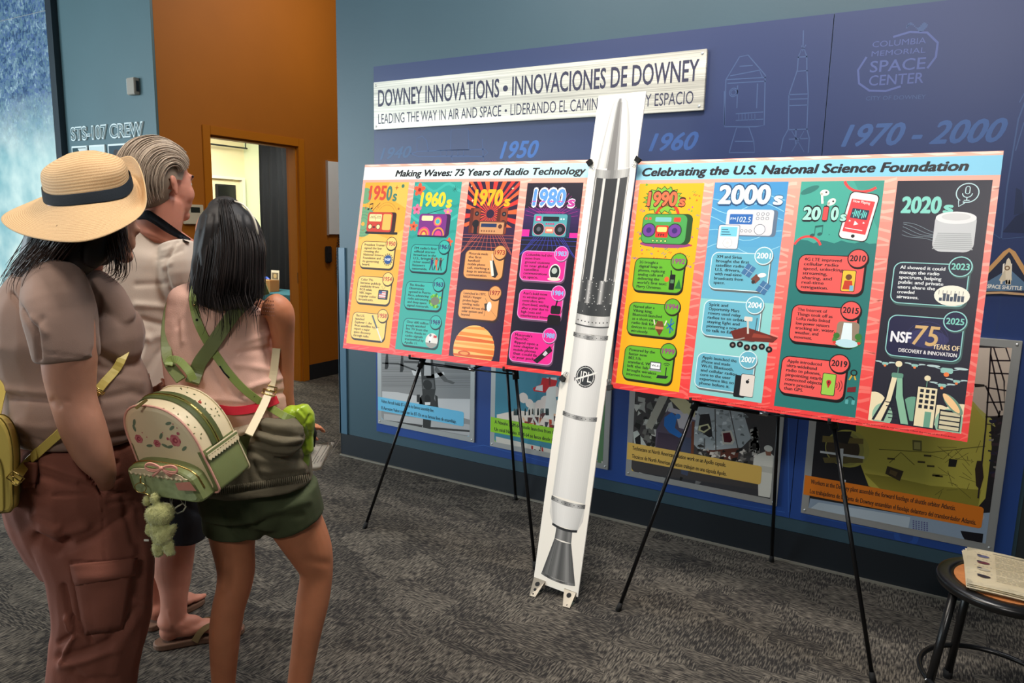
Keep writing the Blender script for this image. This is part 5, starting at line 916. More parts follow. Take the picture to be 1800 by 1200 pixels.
bm = B(); box(bm, -5.268, -5.2621, SY-.04, SY-.004, 2.385, 2.49); fin('side_cover', bm, mat('white_plastic', (225, 228, 224), .4), t)
bm = B(); box(bm, -5.169, -5.165, SY-.03, SY-.01, 2.4, 2.475); fin('side_grille', bm, m_black, t)
# on the orange wall
t = empty('thermostat', (OX, 3.62, 1.45), 'white wall thermostat on the orange wall beside the grey haired man', 'thermostat')
bm = B(); box(bm, OX+.001, OX+.028, 3.545, 3.715, 1.445, 1.595); fin('thermostat_body', bm, mat('warm_white_plastic', (206, 196, 170), .45), t, bevel=.004)
bm = B(); box(bm, OX+.0281, OX+.030, 3.60, 3.68, 1.535, 1.575); fin('display', bm, mat('dark_display', (40, 48, 44), .2), t)
t = empty('wall_sign', (OX, 5.2, 1.37), 'blank pale white board on the orange wall beside the corner', 'sign board')
bm = B(); box(bm, OX+.001, OX+.02, 5.07, 5.55, 1.366, 2.045); fin('sign_panel', bm, mat('pale_glossy_panel', (240, 246, 248), .3), t, bevel=.003)
for y in (5.067, 5.546): bm = B(); box(bm, OX+.001, OX+.024, y, y+.006, 1.36, 2.05); fin('panel_edge', bm, m_alu, t)
t = empty('door_buzzer', (OX, 5.06, 1.1), 'small black wall device on the orange wall below the pale board', 'wall device')
bm = B(); box(bm, OX+.001, OX+.035, 5.03, 5.10, 1.10, 1.255); fin('device_body', bm, m_rub, t, bevel=.008)
bm = B(); box(bm, OX+.0352, OX+.037, 5.045, 5.085, 1.19, 1.235); fin('device_button', bm, m_black, t)
t = empty('wall_telephone', (OX, 5.3, 1.2), 'black coiled telephone cord hanging on the orange wall by the corner', 'telephone')
bm = B(); P_ = []
c0 = [(OX+.03, 5.20, 1.36), (OX+.03, 5.175, 1.2), (OX+.03, 5.165, 1.0), (OX+.03, 5.20, .90), (OX+.03, 5.26, .93)]
for i, q in enumerate(crom(c0, 26)): P_.append(Vector(q)+Vector((.011*cos(i*1.6), .011*sin(i*1.6), 0)))
rod(bm, P_, .0035, 6); fin('coiled_cord', bm, m_rub, t, smooth=True)
bm = B(); box(bm, OX+.001, OX+.06, 5.28, 5.38, 1.05, 1.3); fin('telephone_body', bm, m_rub, t, bevel=.008)
bm = B(); rod(bm, [(OX+.085, 5.31, 1.06), (OX+.09, 5.31, 1.18), (OX+.085, 5.31, 1.29)], [.02, .013, .02], 12); fin('handset', bm, m_rub, t, smooth=True)
# side room
t = empty('black_curtain', (-6.2, 5.6, .1), 'floor length black pleated curtain seen through the orange doorway', 'curtain')
bm = B(); n_ = 90; rows = []
for zi in range(9):
    z = .12+zi*(2.36-.12)/8; row = []
    for i in range(n_+1):
        f_ = i/n_; x = -6.55+f_*1.0; y = 5.62+.028*sin(f_*58+.3*sin(zi))*(1-.2*zi/8)+.012*sin(f_*21+zi*.4); row.append(bm.verts.new((x+.01*sin(zi*.8+f_*9), y, z)))
    rows.append(row)
for a_, b_ in zip(rows, rows[1:]):
    for i in range(n_): bm.faces.new((a_[i], a_[i+1], b_[i+1], b_[i]))
bmesh.ops.solidify(bm, geom=list(bm.faces), thickness=.004); fin('curtain_cloth', bm, mat('black_curtain_cloth', (26, 29, 34), .9), t, smooth=True)
bm = B(); rod(bm, [(-6.7, 5.62, 2.38), (-5.5, 5.62, 2.38)], .01, 8); fin('curtain_rail', bm, m_chr, t, smooth=True)
t = empty('wall_monitor', (-7, 5.4, 1.6), 'small black monitor in a white wall recess seen through the doorway', 'monitor')
bm = B(); box(bm, -6.998, -6.95, 5.16, 5.76, 1.5, 1.53); box(bm, -6.998, -6.95, 5.16, 5.76, 1.93, 1.96); box(bm, -6.998, -6.95, 5.16, 5.2, 1.53, 1.93); box(bm, -6.998, -6.95, 5.72, 5.76, 1.53, 1.93); fin('recess_frame', bm, mat('white_trim', (224, 220, 200), .5), t)
bm = B(); box(bm, -6.99, -6.965, 5.38, 5.64, 1.70, 1.87); fin('monitor_body', bm, m_rub, t, bevel=.003)
bm = B(); box(bm, -6.9648, -6.963, 5.40, 5.62, 1.715, 1.855); fin('screen', bm, mat('dark_glass_screen', (22, 24, 26), .1), t)
t = empty('track_rail', (-6.8, 5.3, 2.4), 'thin black track rail under the white ceiling of the side room', 'ceiling rail')
bm = B(); rod(bm, [(-6.85, 4.9, 2.28), (-6.85, 5.72, 2.28)], .009, 8); fin('rail', bm, m_black, t, smooth=True)
for y in (5.0, 5.7): bm = B(); rod(bm, [(-6.85, y, 2.28), (-6.85, y, 2.418)], .006, 8); fin('hanger', bm, m_black, t, smooth=True)
t = empty('covered_table', (-6.0, 5.2, 0), 'table under a teal cloth in the side room beyond the doorway', 'table')
bm = B(); n_ = 40
def cloth_ring(z, amp): return [(-6.35+.0, 0, 0)]
ring_pts = []
for i in range(120):
    f_ = i/120*4; s_ = int(f_); r_ = f_-s_; cs = [(-6.35, 5.14), (-5.6, 5.14), (-5.6, 5.54), (-6.35, 5.54)]; a_, b_ = cs[s_], cs[(s_+1) % 4]; ring_pts.append((a_[0]+(b_[0]-a_[0])*r_, a_[1]+(b_[1]-a_[1])*r_))
cx, cy = -5.975, 5.34; rings = []
for z, k in ((.742, .985), (.735, 1.0), (.5, 1.01), (.25, 1.02), (.01, 1.03)):
    rings.append([bm.verts.new((cx+(x-cx)*(k+.012*sin(i*.9)*(.74-z)), cy+(y-cy)*(k+.02*sin(i*.9)*(.74-z)), z)) for i, (x, y) in enumerate(ring_pts)])
for a_, b_ in zip(rings, rings[1:]):
    for i in range(120): j = (i+1) % 120; bm.faces.new((a_[i], a_[j], b_[j], b_[i]))
bm.faces.new(rings[0]); fin('tablecloth', bm, mat('teal_cloth', (36, 96, 110), .85), t, smooth=False)
def kraft(i, x, y, w_, d_, h_, col, lab, cat, gr):
    bm = B(); box(bm, x, x+w_, y, y+d_, .744, .744+h_); o = fin(cat, bm, mat('side_room_item_%d' % i, col, .7), bevel=.002); tag(o, lab, cat.replace('_', ' '), gr)
def craftbox(x, y, w_, d_, h_, lab):
    t = empty('paper_gift_box', (x+w_/2, y+d_/2, .744), lab, 'box', 'brown boxes on the teal table'); m_ = mat('kraft_board', (172, 128, 78), .75)
    bm = B(); box(bm, x, x+w_, y, y+.004, .744, .744+h_); box(bm, x, x+w_, y+d_-.004, y+d_, .744, .744+h_); box(bm, x, x+.004, y+.004, y+d_-.004, .744, .744+h_); box(bm, x+w_-.004, x+w_, y+.004, y+d_-.004, .744, .744+h_); box(bm, x, x+w_, y, y+d_, .7435, .746); fin('box_tray', bm, m_, t)
    bm = B(); rod(bm, [(x+w_/2, y+d_/2, .744+h_*.6), (x+w_/2, y+d_/2, .744+h_*.98)], .02, 8); fin('tissue_filling', bm, mat('tissue_paper', (210, 180, 130), .9), t, smooth=True)
craftbox(-6.32, 5.2, .13, .1, .11, 'open brown board box on the teal table, left of the pair')
craftbox(-6.17, 5.2, .22, .12, .12, 'wider open brown board box on the teal table, right of the pair')
t = empty('printed_card', (-6.06, 5.36, .744), 'small white printed card standing behind the brown boxes', 'card')
bm = B(); obox(bm, (-6.12, 5.36, .744), (.12, 0, 0), (0, .004, 0), (0, .01, .215)); fin('card_sheet', bm, mat('card_white', (226, 220, 200), .6), t)
A = Art((-6.12, 5.3595, .744), (1, 0, 0), (0, .0465, 1)); A.rect(1, 12, 10, 7, (120, 110, 90), 1); A.rect(1.5, 4, 9, 2.4, (30, 30, 34), 1); A.rect(1.5, 8, 9, 1, (60, 60, 60), 1); A.circ(6, 15.5, 2.4, (196, 170, 120), 2); A.build('card_print', printmat('card_ink'), t)
t = empty('blue_pouch', (-6.26, 5.38, .744), 'rounded blue packet behind the brown boxes on the teal table', 'packet')
bm = B(); bmesh.ops.create_uvsphere(bm, u_segments=20, v_segments=12, radius=1, matrix=Matrix.Translation((-6.25, 5.4, .81)) @ Matrix.Diagonal((.085, .03, .075, 1))); fin('packet', bm, mat('blue_plastic', (30, 70, 170), .35), t, smooth=True)

# ================================================================ STOOL WITH PAPERS
st = empty('stool', (.285, 2.54, 0), 'low round black metal stool with an orange brown seat inset', 'stool'); SC = Vector((.285, 2.54, 0)); SZ = .455
m_blk = mat('black_painted_steel', (17, 17, 18), .28, spec=.6)
bm = B(); lathe(bm, SC, [(0, SZ-.03), (.165, SZ-.032), (.178, SZ-.026), (.182, SZ-.012), (.178, SZ-.002), (.17, SZ+.001), (.152, SZ+.001), (.134, SZ-.002), (.134, SZ-.010), (0, SZ-.010)], 56); fin('seat_rim', bm, m_blk, st, smooth=True)
bm = B(); lathe(bm, SC, [(0, SZ-.0015), (.1335, SZ-.0015), (.1335, SZ-.0095), (0, SZ-.0095)], 56); fin('seat_inset', bm, mat('brown_hardboard', (178, 112, 62), .55, bump=.3, bscale=400, var=.12, vscale=60), st)
for k in range(4):
    t_ = R_(120+90*k); d_ = Vector((cos(t_), sin(t_), 0)); bm = B(); top = SC+d_*.150+Vector((0, 0, SZ-.03)); ft = SC+d_*.205
    rod(bm, [top+Vector((0, 0, .005)), ft+Vector((0, 0, .01))], .0125, 14); lg = fin('leg', bm, m_blk, st, smooth=True)
    bm = B(); rod(bm, [ft+Vector((0, 0, .03)), ft], .0145, 12); fin('leg_cap', bm, m_rub, lg, smooth=True)
bm = B(); rod(bm, [SC+Vector((.196*cos(2*pi*i/48), .196*sin(2*pi*i/48), .125)) for i in range(48)], .0085, 10, closed=True); fin('foot_ring', bm, m_blk, st, smooth=True)
for k in range(4): t_ = R_(120+90*k); bm = B(); bmesh.ops.create_uvsphere(bm, u_segments=10, v_segments=8, radius=.004, matrix=Matrix.Translation(SC+Vector((.203*cos(t_), .203*sin(t_), .125)))); fin('ring_screw', bm, m_chr, st, smooth=True)
m_pap = mat('cream_paper', (246, 234, 202), .7)
def sheet(z, dx, dy, rot, lab, printed=False):
    c = Vector((.300+dx, 2.575+dy, z)); a = Vector((cos(rot), sin(rot), 0)); b_ = Vector((-sin(rot), cos(rot), 0)); w_, h_ = .279, .330
    w_, h_ = .279, .300
    t = empty('paper_sheet', c, lab, 'paper', 'printed sheets stacked on the stool')
    bm = B(); n_ = 8; V = [[bm.verts.new(c+a*((i/n_-.5)*w_)+b_*((j/n_-.5)*h_)+Vector((0, 0, .0012*sin(i*.9+rot*20)*(abs(j-4)/4)**2))) for i in range(n_+1)] for j in range(n_+1)]
    for j in range(n_):
        for i in range(n_): bm.faces.new((V[j][i], V[j][i+1], V[j+1][i+1], V[j+1][i]))
    bmesh.ops.solidify(bm, geom=list(bm.faces), thickness=.0012); fin('sheet', bm, m_pap, t, smooth=True)
    if printed:
        A = Art(c+Vector((0, 0, .0018))-a*w_/2-b_*h_/2, a, b_); g_ = (176, 164, 136)
        r2 = random.Random(4)
        A.rect(7, 27.6, 14, .5, (150, 140, 120), 1)
        for i in range(4):
            A.text(('RADIO', 'MUSIC', 'WAVES', 'SPACE')[i] if False else '- - - - -', 2, 26-i*5.4, 4.6, .9, (40, 40, 44), 1, .03); A.ell(4.4, 23.9-i*5.4, 1.7, 1.0, ((90, 90, 120), (96, 40, 50), (170, 160, 140), (36, 24, 32))[i], 1); A.ell(3.3, 24.6-i*5.4, .7, .5, (50, 46, 56), 2)
            for k in range(5):
                x_ = 7.6
                while x_ < 26: l_ = r2.uniform(.8, 2.6); A.rect(x_, 26-i*5.4-k*.95, min(l_, 26.4-x_), .28, g_, 1); x_ += l_+.4
        A.build('printed_text', printmat('paper_ink', .8), t)
L5 = ['printed sheet at the bottom of the stack on the stool', 'second printed sheet from the bottom of the stack on the stool', 'third printed sheet from the bottom of the stack on the stool', 'printed sheet just under the top one on the stool', 'top printed sheet on the stool with small pictures down its left side']
for i in range(5): sheet(.4575+i*.0036, .022+.004*sin(i*2.1), -.002+.005*cos(i*1.7), R_(-2+(4-i)*1.1), L5[i], i == 4)
# ================================================================ PEOPLE: HELPERS
from mathutils.bvhtree import BVHTree
RT = Vector((CR.x, CR.y, 0)).normalized(); UPZ = Vector((0, 0, 1))      # to the right across the view, and up
def ptube(bm, pts, n=20, k=4, asp=1.0, cap=.6):
    """limb or torso through photo points (px, py, distance, half width in px[, depth ratio])"""
    P_ = [list(p)+([asp] if len(p) == 4 else []) for p in pts]; P_ = crom(P_, k) if len(P_) > 2 else P_
    C_ = [at(p[0], p[1], p[2]) for p in P_]; rings = []
    for i, c in enumerate(C_):
        t = (C_[min(i+1, len(C_)-1)]-C_[max(i-1, 0)]).normalized(); v = (c-CAM).normalized(); s = t.cross(v)
        s = s.normalized() if s.length > .15 else RT; b = s.cross(t).normalized(); r = P_[i][3]*mpp(c); a = P_[i][4]
        rings.append((c, t, s, b, r, a))
    def ring(c, s, b, r, a): return [bm.verts.new(c+s*r*cos(2*pi*j/n)+b*r*a*sin(2*pi*j/n)) for j in range(n)]
    R2 = []
    c, t, s, b, r, a = rings[0]
    for q in (.35, .75): R2.append(ring(c-t*r*cap*cos(q*pi/2), s, b, r*sin(q*pi/2), a))
    for c, t, s, b, r, a in rings: R2.append(ring(c, s, b, r, a))
    for q in (.75, .35): R2.append(ring(c+t*r*cap*cos(q*pi/2), s, b, r*sin(q*pi/2), a))
    for A_, B_ in zip(R2, R2[1:]):
        for j in range(n): bm.faces.new((A_[j], A_[(j+1) % n], B_[(j+1) % n], B_[j]))
    bm.faces.new(R2[0][::-1]); bm.faces.new(R2[-1])
def wtube(bm, pts, rad, n=12): rod(bm, pts, rad, n)
def blob(bm, c, a, b=None, d=None, sub=3):
    if b is None: a, b, d = RT*a, UPZ*a, HD*a
    m_ = Matrix(((a.x, b.x, d.x, c.x), (a.y, b.y, d.y, c.y), (a.z, b.z, d.z, c.z), (0, 0, 0, 1))); bmesh.ops.create_icosphere(bm, subdivisions=sub, radius=1, matrix=m_)
def seg_dist(P_, L):
    best = np.full(len(P_), 1e9)
    for a, b in zip(L, L[1:]):
        a, b = np.array(a, float), np.array(b, float); ab = b-a; t = np.clip(((P_-a)@ab)/(ab@ab+1e-9), 0, 1); best = np.minimum(best, np.hypot(*(P_-a-t[:, None]*ab).T))
    return best
def fuse(name, bm, vox, m, parent, smooth=6, folds=(), wrinkle=0, wscale=9, wdir=None, cut=None, seed=0):
    bmesh.ops.recalc_face_normals(bm, faces=bm.faces); me = bpy.data.meshes.new(name); bm.to_mesh(me); bm.free()
    o = bpy.data.objects.new(name, me); COL.objects.link(o); r = o.modifiers.new('r', 'REMESH'); r.mode = 'VOXEL'; r.voxel_size = vox
    s = o.modifiers.new('s', 'SMOOTH'); s.factor = .5; s.iterations = smooth
    dg = bpy.context.evaluated_depsgraph_get(); dg.update(); me2 = bpy.data.meshes.new_from_object(o.evaluated_get(dg)); bpy.data.objects.remove(o); bpy.data.meshes.remove(me); me2.name = name
    nv = len(me2.vertices); co = np.zeros(nv*3); me2.vertices.foreach_get('co', co); co = co.reshape(-1, 3); no = np.array([tuple(v.vector) for v in me2.vertex_normals]); 
    rel = co-np.array(CAM); z = rel@np.array(CF); PX = np.stack([900+F*(rel@np.array(CR))/z, 600-F*(rel@np.array(CU))/z], 1); fac = np.clip(-(no*(rel/np.linalg.norm(rel, axis=1)[:, None])).sum(1)*2.2+.15, 0, 1)
    dsp = np.zeros(nv)
    for f_ in folds:
        L, wd, amp = f_; dsp += amp*np.exp(-(seg_dist(PX, L)/wd)**2)*fac
    if wrinkle:
        q = [noise.noise(Vector((x*wscale*(wdir or (1, 1, 1))[0]+seed, y*wscale*(wdir or (1, 1, 1))[1], zz*wscale*(wdir or (1, 1, 1))[2]))) for x, y, zz in co]
        q2 = [noise.noise(Vector((x*wscale*2.7+seed+9, y*wscale*2.7, zz*wscale*2.7))) for x, y, zz in co]
        dsp += wrinkle*(np.array(q)+.35*np.array(q2))
    co = co+no*dsp[:, None]; me2.vertices.foreach_set('co', co.ravel()); me2.update()
    if cut:      # open a garment: drop the faces a test picks
        bm = B(); bm.from_mesh(me2); dead = [f for f in bm.faces if cut(f.calc_center_median())]; bmesh.ops.delete(bm, geom=dead, context='FACES'); bm.to_mesh(me2); bm.free()
    me2.materials.clear(); o = link(name, me2, m, parent); o['_n'] = 1; del o['_n']; return o
def bvh_of(*obs):
    V, Fc = [], []
    for o in obs:
        M = wmat(o); k = len(V); V += [M @ v.co for v in o.data.vertices]; Fc += [tuple(i+k for i in p.vertices) for p in o.data.polygons]
    return BVHTree.FromPolygons(V, Fc)
def hit(bv, px, py, d, off=.004, far=.25):
    r = ray(px, py).normalized(); p, n_, i, dist = bv.ray_cast(CAM, r)
    q = at(px, py, d)
    if p is None or abs((p-CAM).dot(HD)-d) > far: return q
    return p-r*off
def ribbon(name, pts, w, th, m, parent, k=5, face=None, taper=None):
    """flat strap along world points, w metres wide, turned to lie flat against `face` direction"""
    P_ = [Vector(p) for p in crom([list(p) for p in pts], k)] if len(pts) > 2 else [Vector(p) for p in pts]; bm = B(); R2 = []
    for i, p in enumerate(P_):
        t = (P_[min(i+1, len(P_)-1)]-P_[max(i-1, 0)]).normalized(); v = (face or (p-CAM)).normalized(); s = t.cross(v).normalized(); n_ = s.cross(t).normalized(); ww = w*(taper(i/(len(P_)-1)) if taper else 1)
        R2.append([bm.verts.new(p+s*ww/2*a+n_*th/2*b) for a, b in ((-1, 0), (-.92, 1), (.92, 1), (1, 0), (.92, -1), (-.92, -1))])
    for A_, B_ in zip(R2, R2[1:]):
        for j in range(6): bm.faces.new((A_[j], A_[(j+1) % 6], B_[(j+1) % 6], B_[j]))
    bm.faces.new(R2[0][::-1]); bm.faces.new(R2[-1]); return fin(name, bm, m, parent, smooth=False)
def strands(name, guides, n, rad, m, parent, jit=.006, k=4, seed=1, lenv=.0, sides=3):
    """many fine locks between neighbouring guide curves (world points)"""
    r2 = random.Random(seed); bm = B(); G = [[Vector(p) for p in g] for g in guides]
    for _ in range(n):
        u = r2.random()*(len(G)-1); i = int(u); f_ = u-i; j = Vector((r2.gauss(0, 1), r2.gauss(0, 1), r2.gauss(0, 1)))*jit; j2 = Vector((r2.gauss(0, 1), r2.gauss(0, 1), r2.gauss(0, 1)))*jit*1.6
        L = [list(a.lerp(b, f_)+j.lerp(j+j2, q/(len(G[i])-1))) for q, (a, b) in enumerate(zip(G[i], G[i+1]))]
        C_ = [Vector(q) for q in crom(L, k)]; cut = 1-lenv*r2.random(); C_ = C_[:max(4, int(len(C_)*cut))]; N_ = len(C_); rr = rad*r2.uniform(.6, 1.4)
        rod(bm, C_, [max(rr*math.sin(pi*min(.98, .12+.86*q/(N_-1)))**.6, 1e-4) for q in range(N_)], sides, caps=False)
    return fin(name, bm, m, parent, smooth=True, fixn=False)
def hairmat(name, dark, light, rough=.45):
    if name in MATS: return MATS[name]
    m = mat(name, dark, rough, spec=.28); nt = m.node_tree; g = nt.nodes.new('ShaderNodeNewGeometry'); r = nt.nodes.new('ShaderNodeValToRGB'); r.color_ramp.elements[0].color = (*lin(dark), 1); r.color_ramp.elements[1].color = (*lin(light), 1)
    nt.links.new(g.outputs['Random Per Island'], r.inputs[0]); nt.links.new(r.outputs[0], nt.nodes['Principled BSDF'].inputs['Base Color']); return m
def skin(name, rgb): return mat(name, rgb, .5, var=.05, vscale=25, bump=.12, bscale=300, sss=.12, spec=.4)
class Head:
    def __init__(s, c, fd, up, k=1.0):
        s.c = Vector(c); s.f = Vector(fd).normalized(); u = Vector(up); s.u = (u-s.f*u.dot(s.f)).normalized(); s.s = s.f.cross(s.u).normalized(); s.k = k
    def p(s, f, r, u): return s.c+(s.f*f+s.s*r+s.u*u)*s.k
    def build(s, bm, man=False):
        K = s.k; b = lambda f, r, u, a, w_, h_: blob(bm, s.p(f, r, u), s.f*a*K, s.s*w_*K, s.u*h_*K)
        b(-.012, 0, .035, .092, .074, .084); b(.026, 0, -.012, .066, .064, .086); b(.030, 0, -.055, .060, .052 if man else .046, .044)      # skull, face, jaw
        b(.066, 0, -.092, .022, .024, .018); b(.080, 0, .022, .012, .048, .012); b(.050, 0, -.04, .044, .046, .05)                                # chin, brow, mouth mound
        b(.094, 0, -.022, .015, .011, .014); b(.086, 0, .0, .012, .008, .026); b(.086, 0, -.056, .009, .020, .006); b(.084, 0, -.066, .009, .018, .006)   # nose, lips
        for q in (-1, 1):
            b(.058, .036*q, -.028, .026, .022, .030); b(.004, .036*q, -.056, .044, .022, .036); b(-.03, .0, -.05, .036, .044, .05)
            bl = lambda f, r, u, a, w_, h_: blob(bm, s.p(f, r*q, u), (s.f*.9-s.s*.4*q)*a*K, s.s*w_*K, (s.u+s.f*-.15)*h_*K, 2)
            bl(-.004, .078, -.006, .016, .008, .024); bl(-.008, .082, .004, .017, .006, .019); bl(0, .078, -.028, .009, .006, .011)
    def dome(s, a, u, R=1.0):
        """point on the scalp: a = angle to the right side, u = angle from the brow over the crown to the nape"""
        d = (s.f*cos(u)+s.u*sin(u))*cos(a)+s.s*sin(a); f_, r, z = d.dot(s.f), d.dot(s.s), d.dot(s.u)
        return s.p(-.010+.106*R*f_, .084*R*r, .026+.100*R*z*(1 if z > 0 else 1.25))
    def eyes(s, parent, iris=(60, 40, 26)):
        for q in (-1, 1):
            bm = B(); blob(bm, s.p(.068, .031*q, .0), s.f*.013*s.k, s.s*.013*s.k, s.u*.0115*s.k, 2); e = fin('eye', bm, mat('eye_white', (225, 220, 212), .2), parent, smooth=True)
            bm = B(); blob(bm, s.p(.079, .031*q, .0), s.f*.003*s.k, s.s*.0058*s.k, s.u*.0058*s.k, 2); fin('iris', bm, mat('iris_%d' % iris[0], iris, .15), e, smooth=True)
def hand(bm, wrist, d, pn, side, k=1.0, curl=.5):
    """wrist, finger direction, palm normal (fingers curl towards it), side = direction of the thumb"""
    d = Vector(d).normalized(); pn = Vector(pn); pn = (pn-d*pn.dot(d)).normalized(); sd = d.cross(pn).normalized(); sd = sd if sd.dot(Vector(side)) > 0 else -sd; w0 = Vector(wrist)
    blob(bm, w0+d*.045*k, d*.052*k, sd*.040*k, pn*.0145*k); blob(bm, w0+d*.01*k, d*.03*k, sd*.027*k, pn*.018*k)
    for i, (o_, L) in enumerate(((.031, .070), (.0105, .078), (-.0105, .073), (-.031, .058))):
        p = w0+d*(.082-.004*abs(i-1.2))*k+sd*o_*k; P_ = [p-d*.02*k, p]; a = 0; dd = d
        for j, f_ in enumerate((.42, .32, .26)):
            a += curl*(.55+.2*j+.12*i); dd = d*cos(a)+pn*sin(a); P_.append(P_[-1]+dd*L*f_*k)
        rod(bm, P_, [.0085*k, .0088*k, .008*k, .0075*k, .0062*k], 10)
        blob(bm, P_[-1], dd*.0068*k, sd*.0065*k, dd.cross(sd)*.006*k, 2)
    p = w0+d*.022*k+sd*.026*k; t1 = (sd*.75+d*.65+pn*.35).normalized(); t2 = (sd*.3+d*.85+pn*.5).normalized(); rod(bm, [p-sd*.012*k, p+t1*.03*k, p+t1*.03*k+t2*.03*k, p+t1*.03*k+t2*.055*k], [.013*k, .0105*k, .0095*k, .007*k], 10)
    blob(bm, p+t1*.03*k+t2*.056*k, t2*.008*k, sd*.007*k, pn*.006*k, 2)
def foot(bm, heel, toe, ankle, z0=.0, k=1.0):
    """bare foot from heel to big toe on the ground at height z0, with five toes; ankle = world point"""
    h, t = Vector((heel[0], heel[1], z0)), Vector((toe[0], toe[1], z0)); d = (t-h); L = d.length; d.normalize(); s = d.cross(UPZ); r = k
    blob(bm, h+d*.038+UPZ*.034*r, d*.036, s*.031*r, UPZ*.034*r); blob(bm, h+d*L*.42+UPZ*.03*r, d*L*.34, s*.033*r, UPZ*.026*r); blob(bm, h+d*L*.7+UPZ*.02*r, d*L*.18, s*.044*r, UPZ*.02*r)
    blob(bm, h+d*L*.33+UPZ*.052*r, d*L*.2, s*.026*r, UPZ*.03*r)
    rod(bm, [Vector(ankle)+UPZ*.03, h+d*.06+UPZ*.05, h+d*.075+UPZ*.03], [.034*r, .034*r, .03*r], 14)
    for i in range(5):
        q = (-.034, -.014, .003, .018, .031)[i]*r*s_side[0]; l = (.0, -.004, -.012, -.022, -.036)[i]; rr = (.0125, .0085, .008, .0075, .007)[i]*r
        rod(bm, [h+d*(L*.78+l)+s*q+UPZ*.016, h+d*(L-.012+l)+s*q+UPZ*.011], [rr, rr*.95], 10); blob(bm, h+d*(L-.01+l)+s*q+UPZ*.011, d*rr*1.25, s*rr, UPZ*rr*.85, 2)
s_side = [1]
# ================================================================ WOMAN WITH THE STRAW HAT
def ground(px, py, d): p = at(px, py, d); return Vector((p.x, p.y, 0))
m_sk1 = skin('skin_light', (190, 136, 112)); m_sk2 = skin('skin_ruddy', (204, 138, 116)); m_sk3 = skin('skin_tan', (196, 126, 90))
VOX = .0055
wo = empty('person', ground(150, 900, 1.85), 'woman in a brown tee and rust cargo trousers with one hand in her pocket', 'person')
hw = Head(at(166, 388, 1.855), RT*.93+HD*.32, UPZ+RT*-.06, .98)
bm = B(); hw.build(bm)
ptube(bm, [(150, 425, 1.86, 36), (135, 470, 1.86, 40)]); ptube(bm, [(112, 500, 1.86, 66, 1.3), (118, 600, 1.86, 90), (128, 700, 1.86, 96), (136, 800, 1.86, 92), (140, 880, 1.86, 84)])
ptube(bm, [(112, 505, 1.73, 40), (118, 570, 1.69, 44), (122, 620, 1.68, 44), (123, 655, 1.68, 42), (129, 700, 1.68, 37), (147, 755, 1.68, 36.5), (166, 800, 1.69, 31), (182, 828, 1.71, 21), (186, 846, 1.75, 15), (186, 862, 1.79, 11)], k=5)
hand(bm, at(185, 862, 1.80), HD*.25-UPZ, HD, HD, .72, .3)
ptube(bm, [(120, 505, 1.98, 38), (150, 570, 2.02, 36), (190, 640, 2.03, 30), (225, 690, 2.0, 26), (243, 715, 1.98, 20)]); hand(bm, at(243, 715, 1.98), RT*.6+UPZ*.3, RT*-.5+HD*-.6, UPZ, .92, .6)
for d_, x_ in ((1.815, 0), (1.95, 12)):
    ptube(bm, [(150+x_, 880, d_, 44), (172+x_, 1000, d_, 42), (176+x_, 1080, d_, 40), (168+x_, 1180, d_, 40), (160+x_, 1262, d_, 24)]); hp = ground(158+x_, 1270, d_); hp = at(150+x_, 1290, d_); g0 = Vector((hp.x, hp.y, 0))
    foot(bm, (g0-RT*.06)[:2], (g0+RT*.15+HD*.06)[:2], at(160+x_, 1262, d_), .002, .9)
wbody = fuse('body', bm, VOX, m_sk1, wo, 5, folds=[([(92, 705), (104, 714)], 5, -.004), ([(96, 700), (120, 706)], 4, -.0015), ([(150, 712), (165, 720)], 8, -.001)]); hw.eyes(wo)
# tee
m_tee = mat('taupe_jersey', (150, 123, 110), .92, bump=.25, bscale=500, var=.05, vscale=3, sheen=.15)
bm = B()
ptube(bm, [(128, 482, 1.86, 48, 1.25), (114, 510, 1.86, 84, 1.05), (110, 550, 1.86, 107, .98), (120, 594, 1.86, 121, .93), (118, 630, 1.86, 113, .92), (127, 660, 1.86, 114, .92), (135, 693, 1.86, 118, .98), (136, 728, 1.86, 118, 1.02), (137, 758, 1.86, 109, 1.05)], k=4, cap=.12)
ptube(bm, [(96, 492, 1.75, 50, 1.0), (104, 540, 1.70, 58, .9), (112, 590, 1.68, 56, .9), (117, 628, 1.675, 52, .95)], k=4, cap=.25)
ptube(bm, [(158, 488, 1.82, 24, 1), (182, 520, 1.84, 34, 1), (200, 560, 1.86, 36, 1)], cap=.4); ptube(bm, [(140, 500, 1.97, 50, 1), (160, 560, 2.02, 52, .9), (180, 610, 2.02, 46, .9)], cap=.25)
tee = fuse('tee_shirt', bm, VOX, m_tee, wo, 5, folds=[([(20, 697), (60, 700), (110, 705)], 6, -.010), ([(15, 685), (60, 690), (100, 690)], 8, .006), ([(38, 765), (80, 778), (130, 780)], 4, -.005), ([(30, 745), (70, 752), (120, 750)], 8, .003), ([(21, 515), (45, 555), (64, 580), (68, 632)], 3.5, -.012), ([(177, 520), (172, 560), (170, 640)], 4, -.010),
   ([(55, 560), (80, 585)], 7, .004), ([(62, 580), (75, 560)], 6, -.003), ([(170, 620), (210, 640), (240, 640)], 8, -.008), ([(172, 655), (215, 668), (248, 672)], 8, .004), ([(185, 700), (230, 690), (250, 695)], 8, -.006), ([(190, 735), (240, 728)], 8, .003), ([(180, 770), (235, 762)], 5, -.004), ([(68, 618), (110, 624), (166, 630)], 2, -.002)], wrinkle=.004, wscale=7, wdir=(.6, .6, 1.6), seed=3)
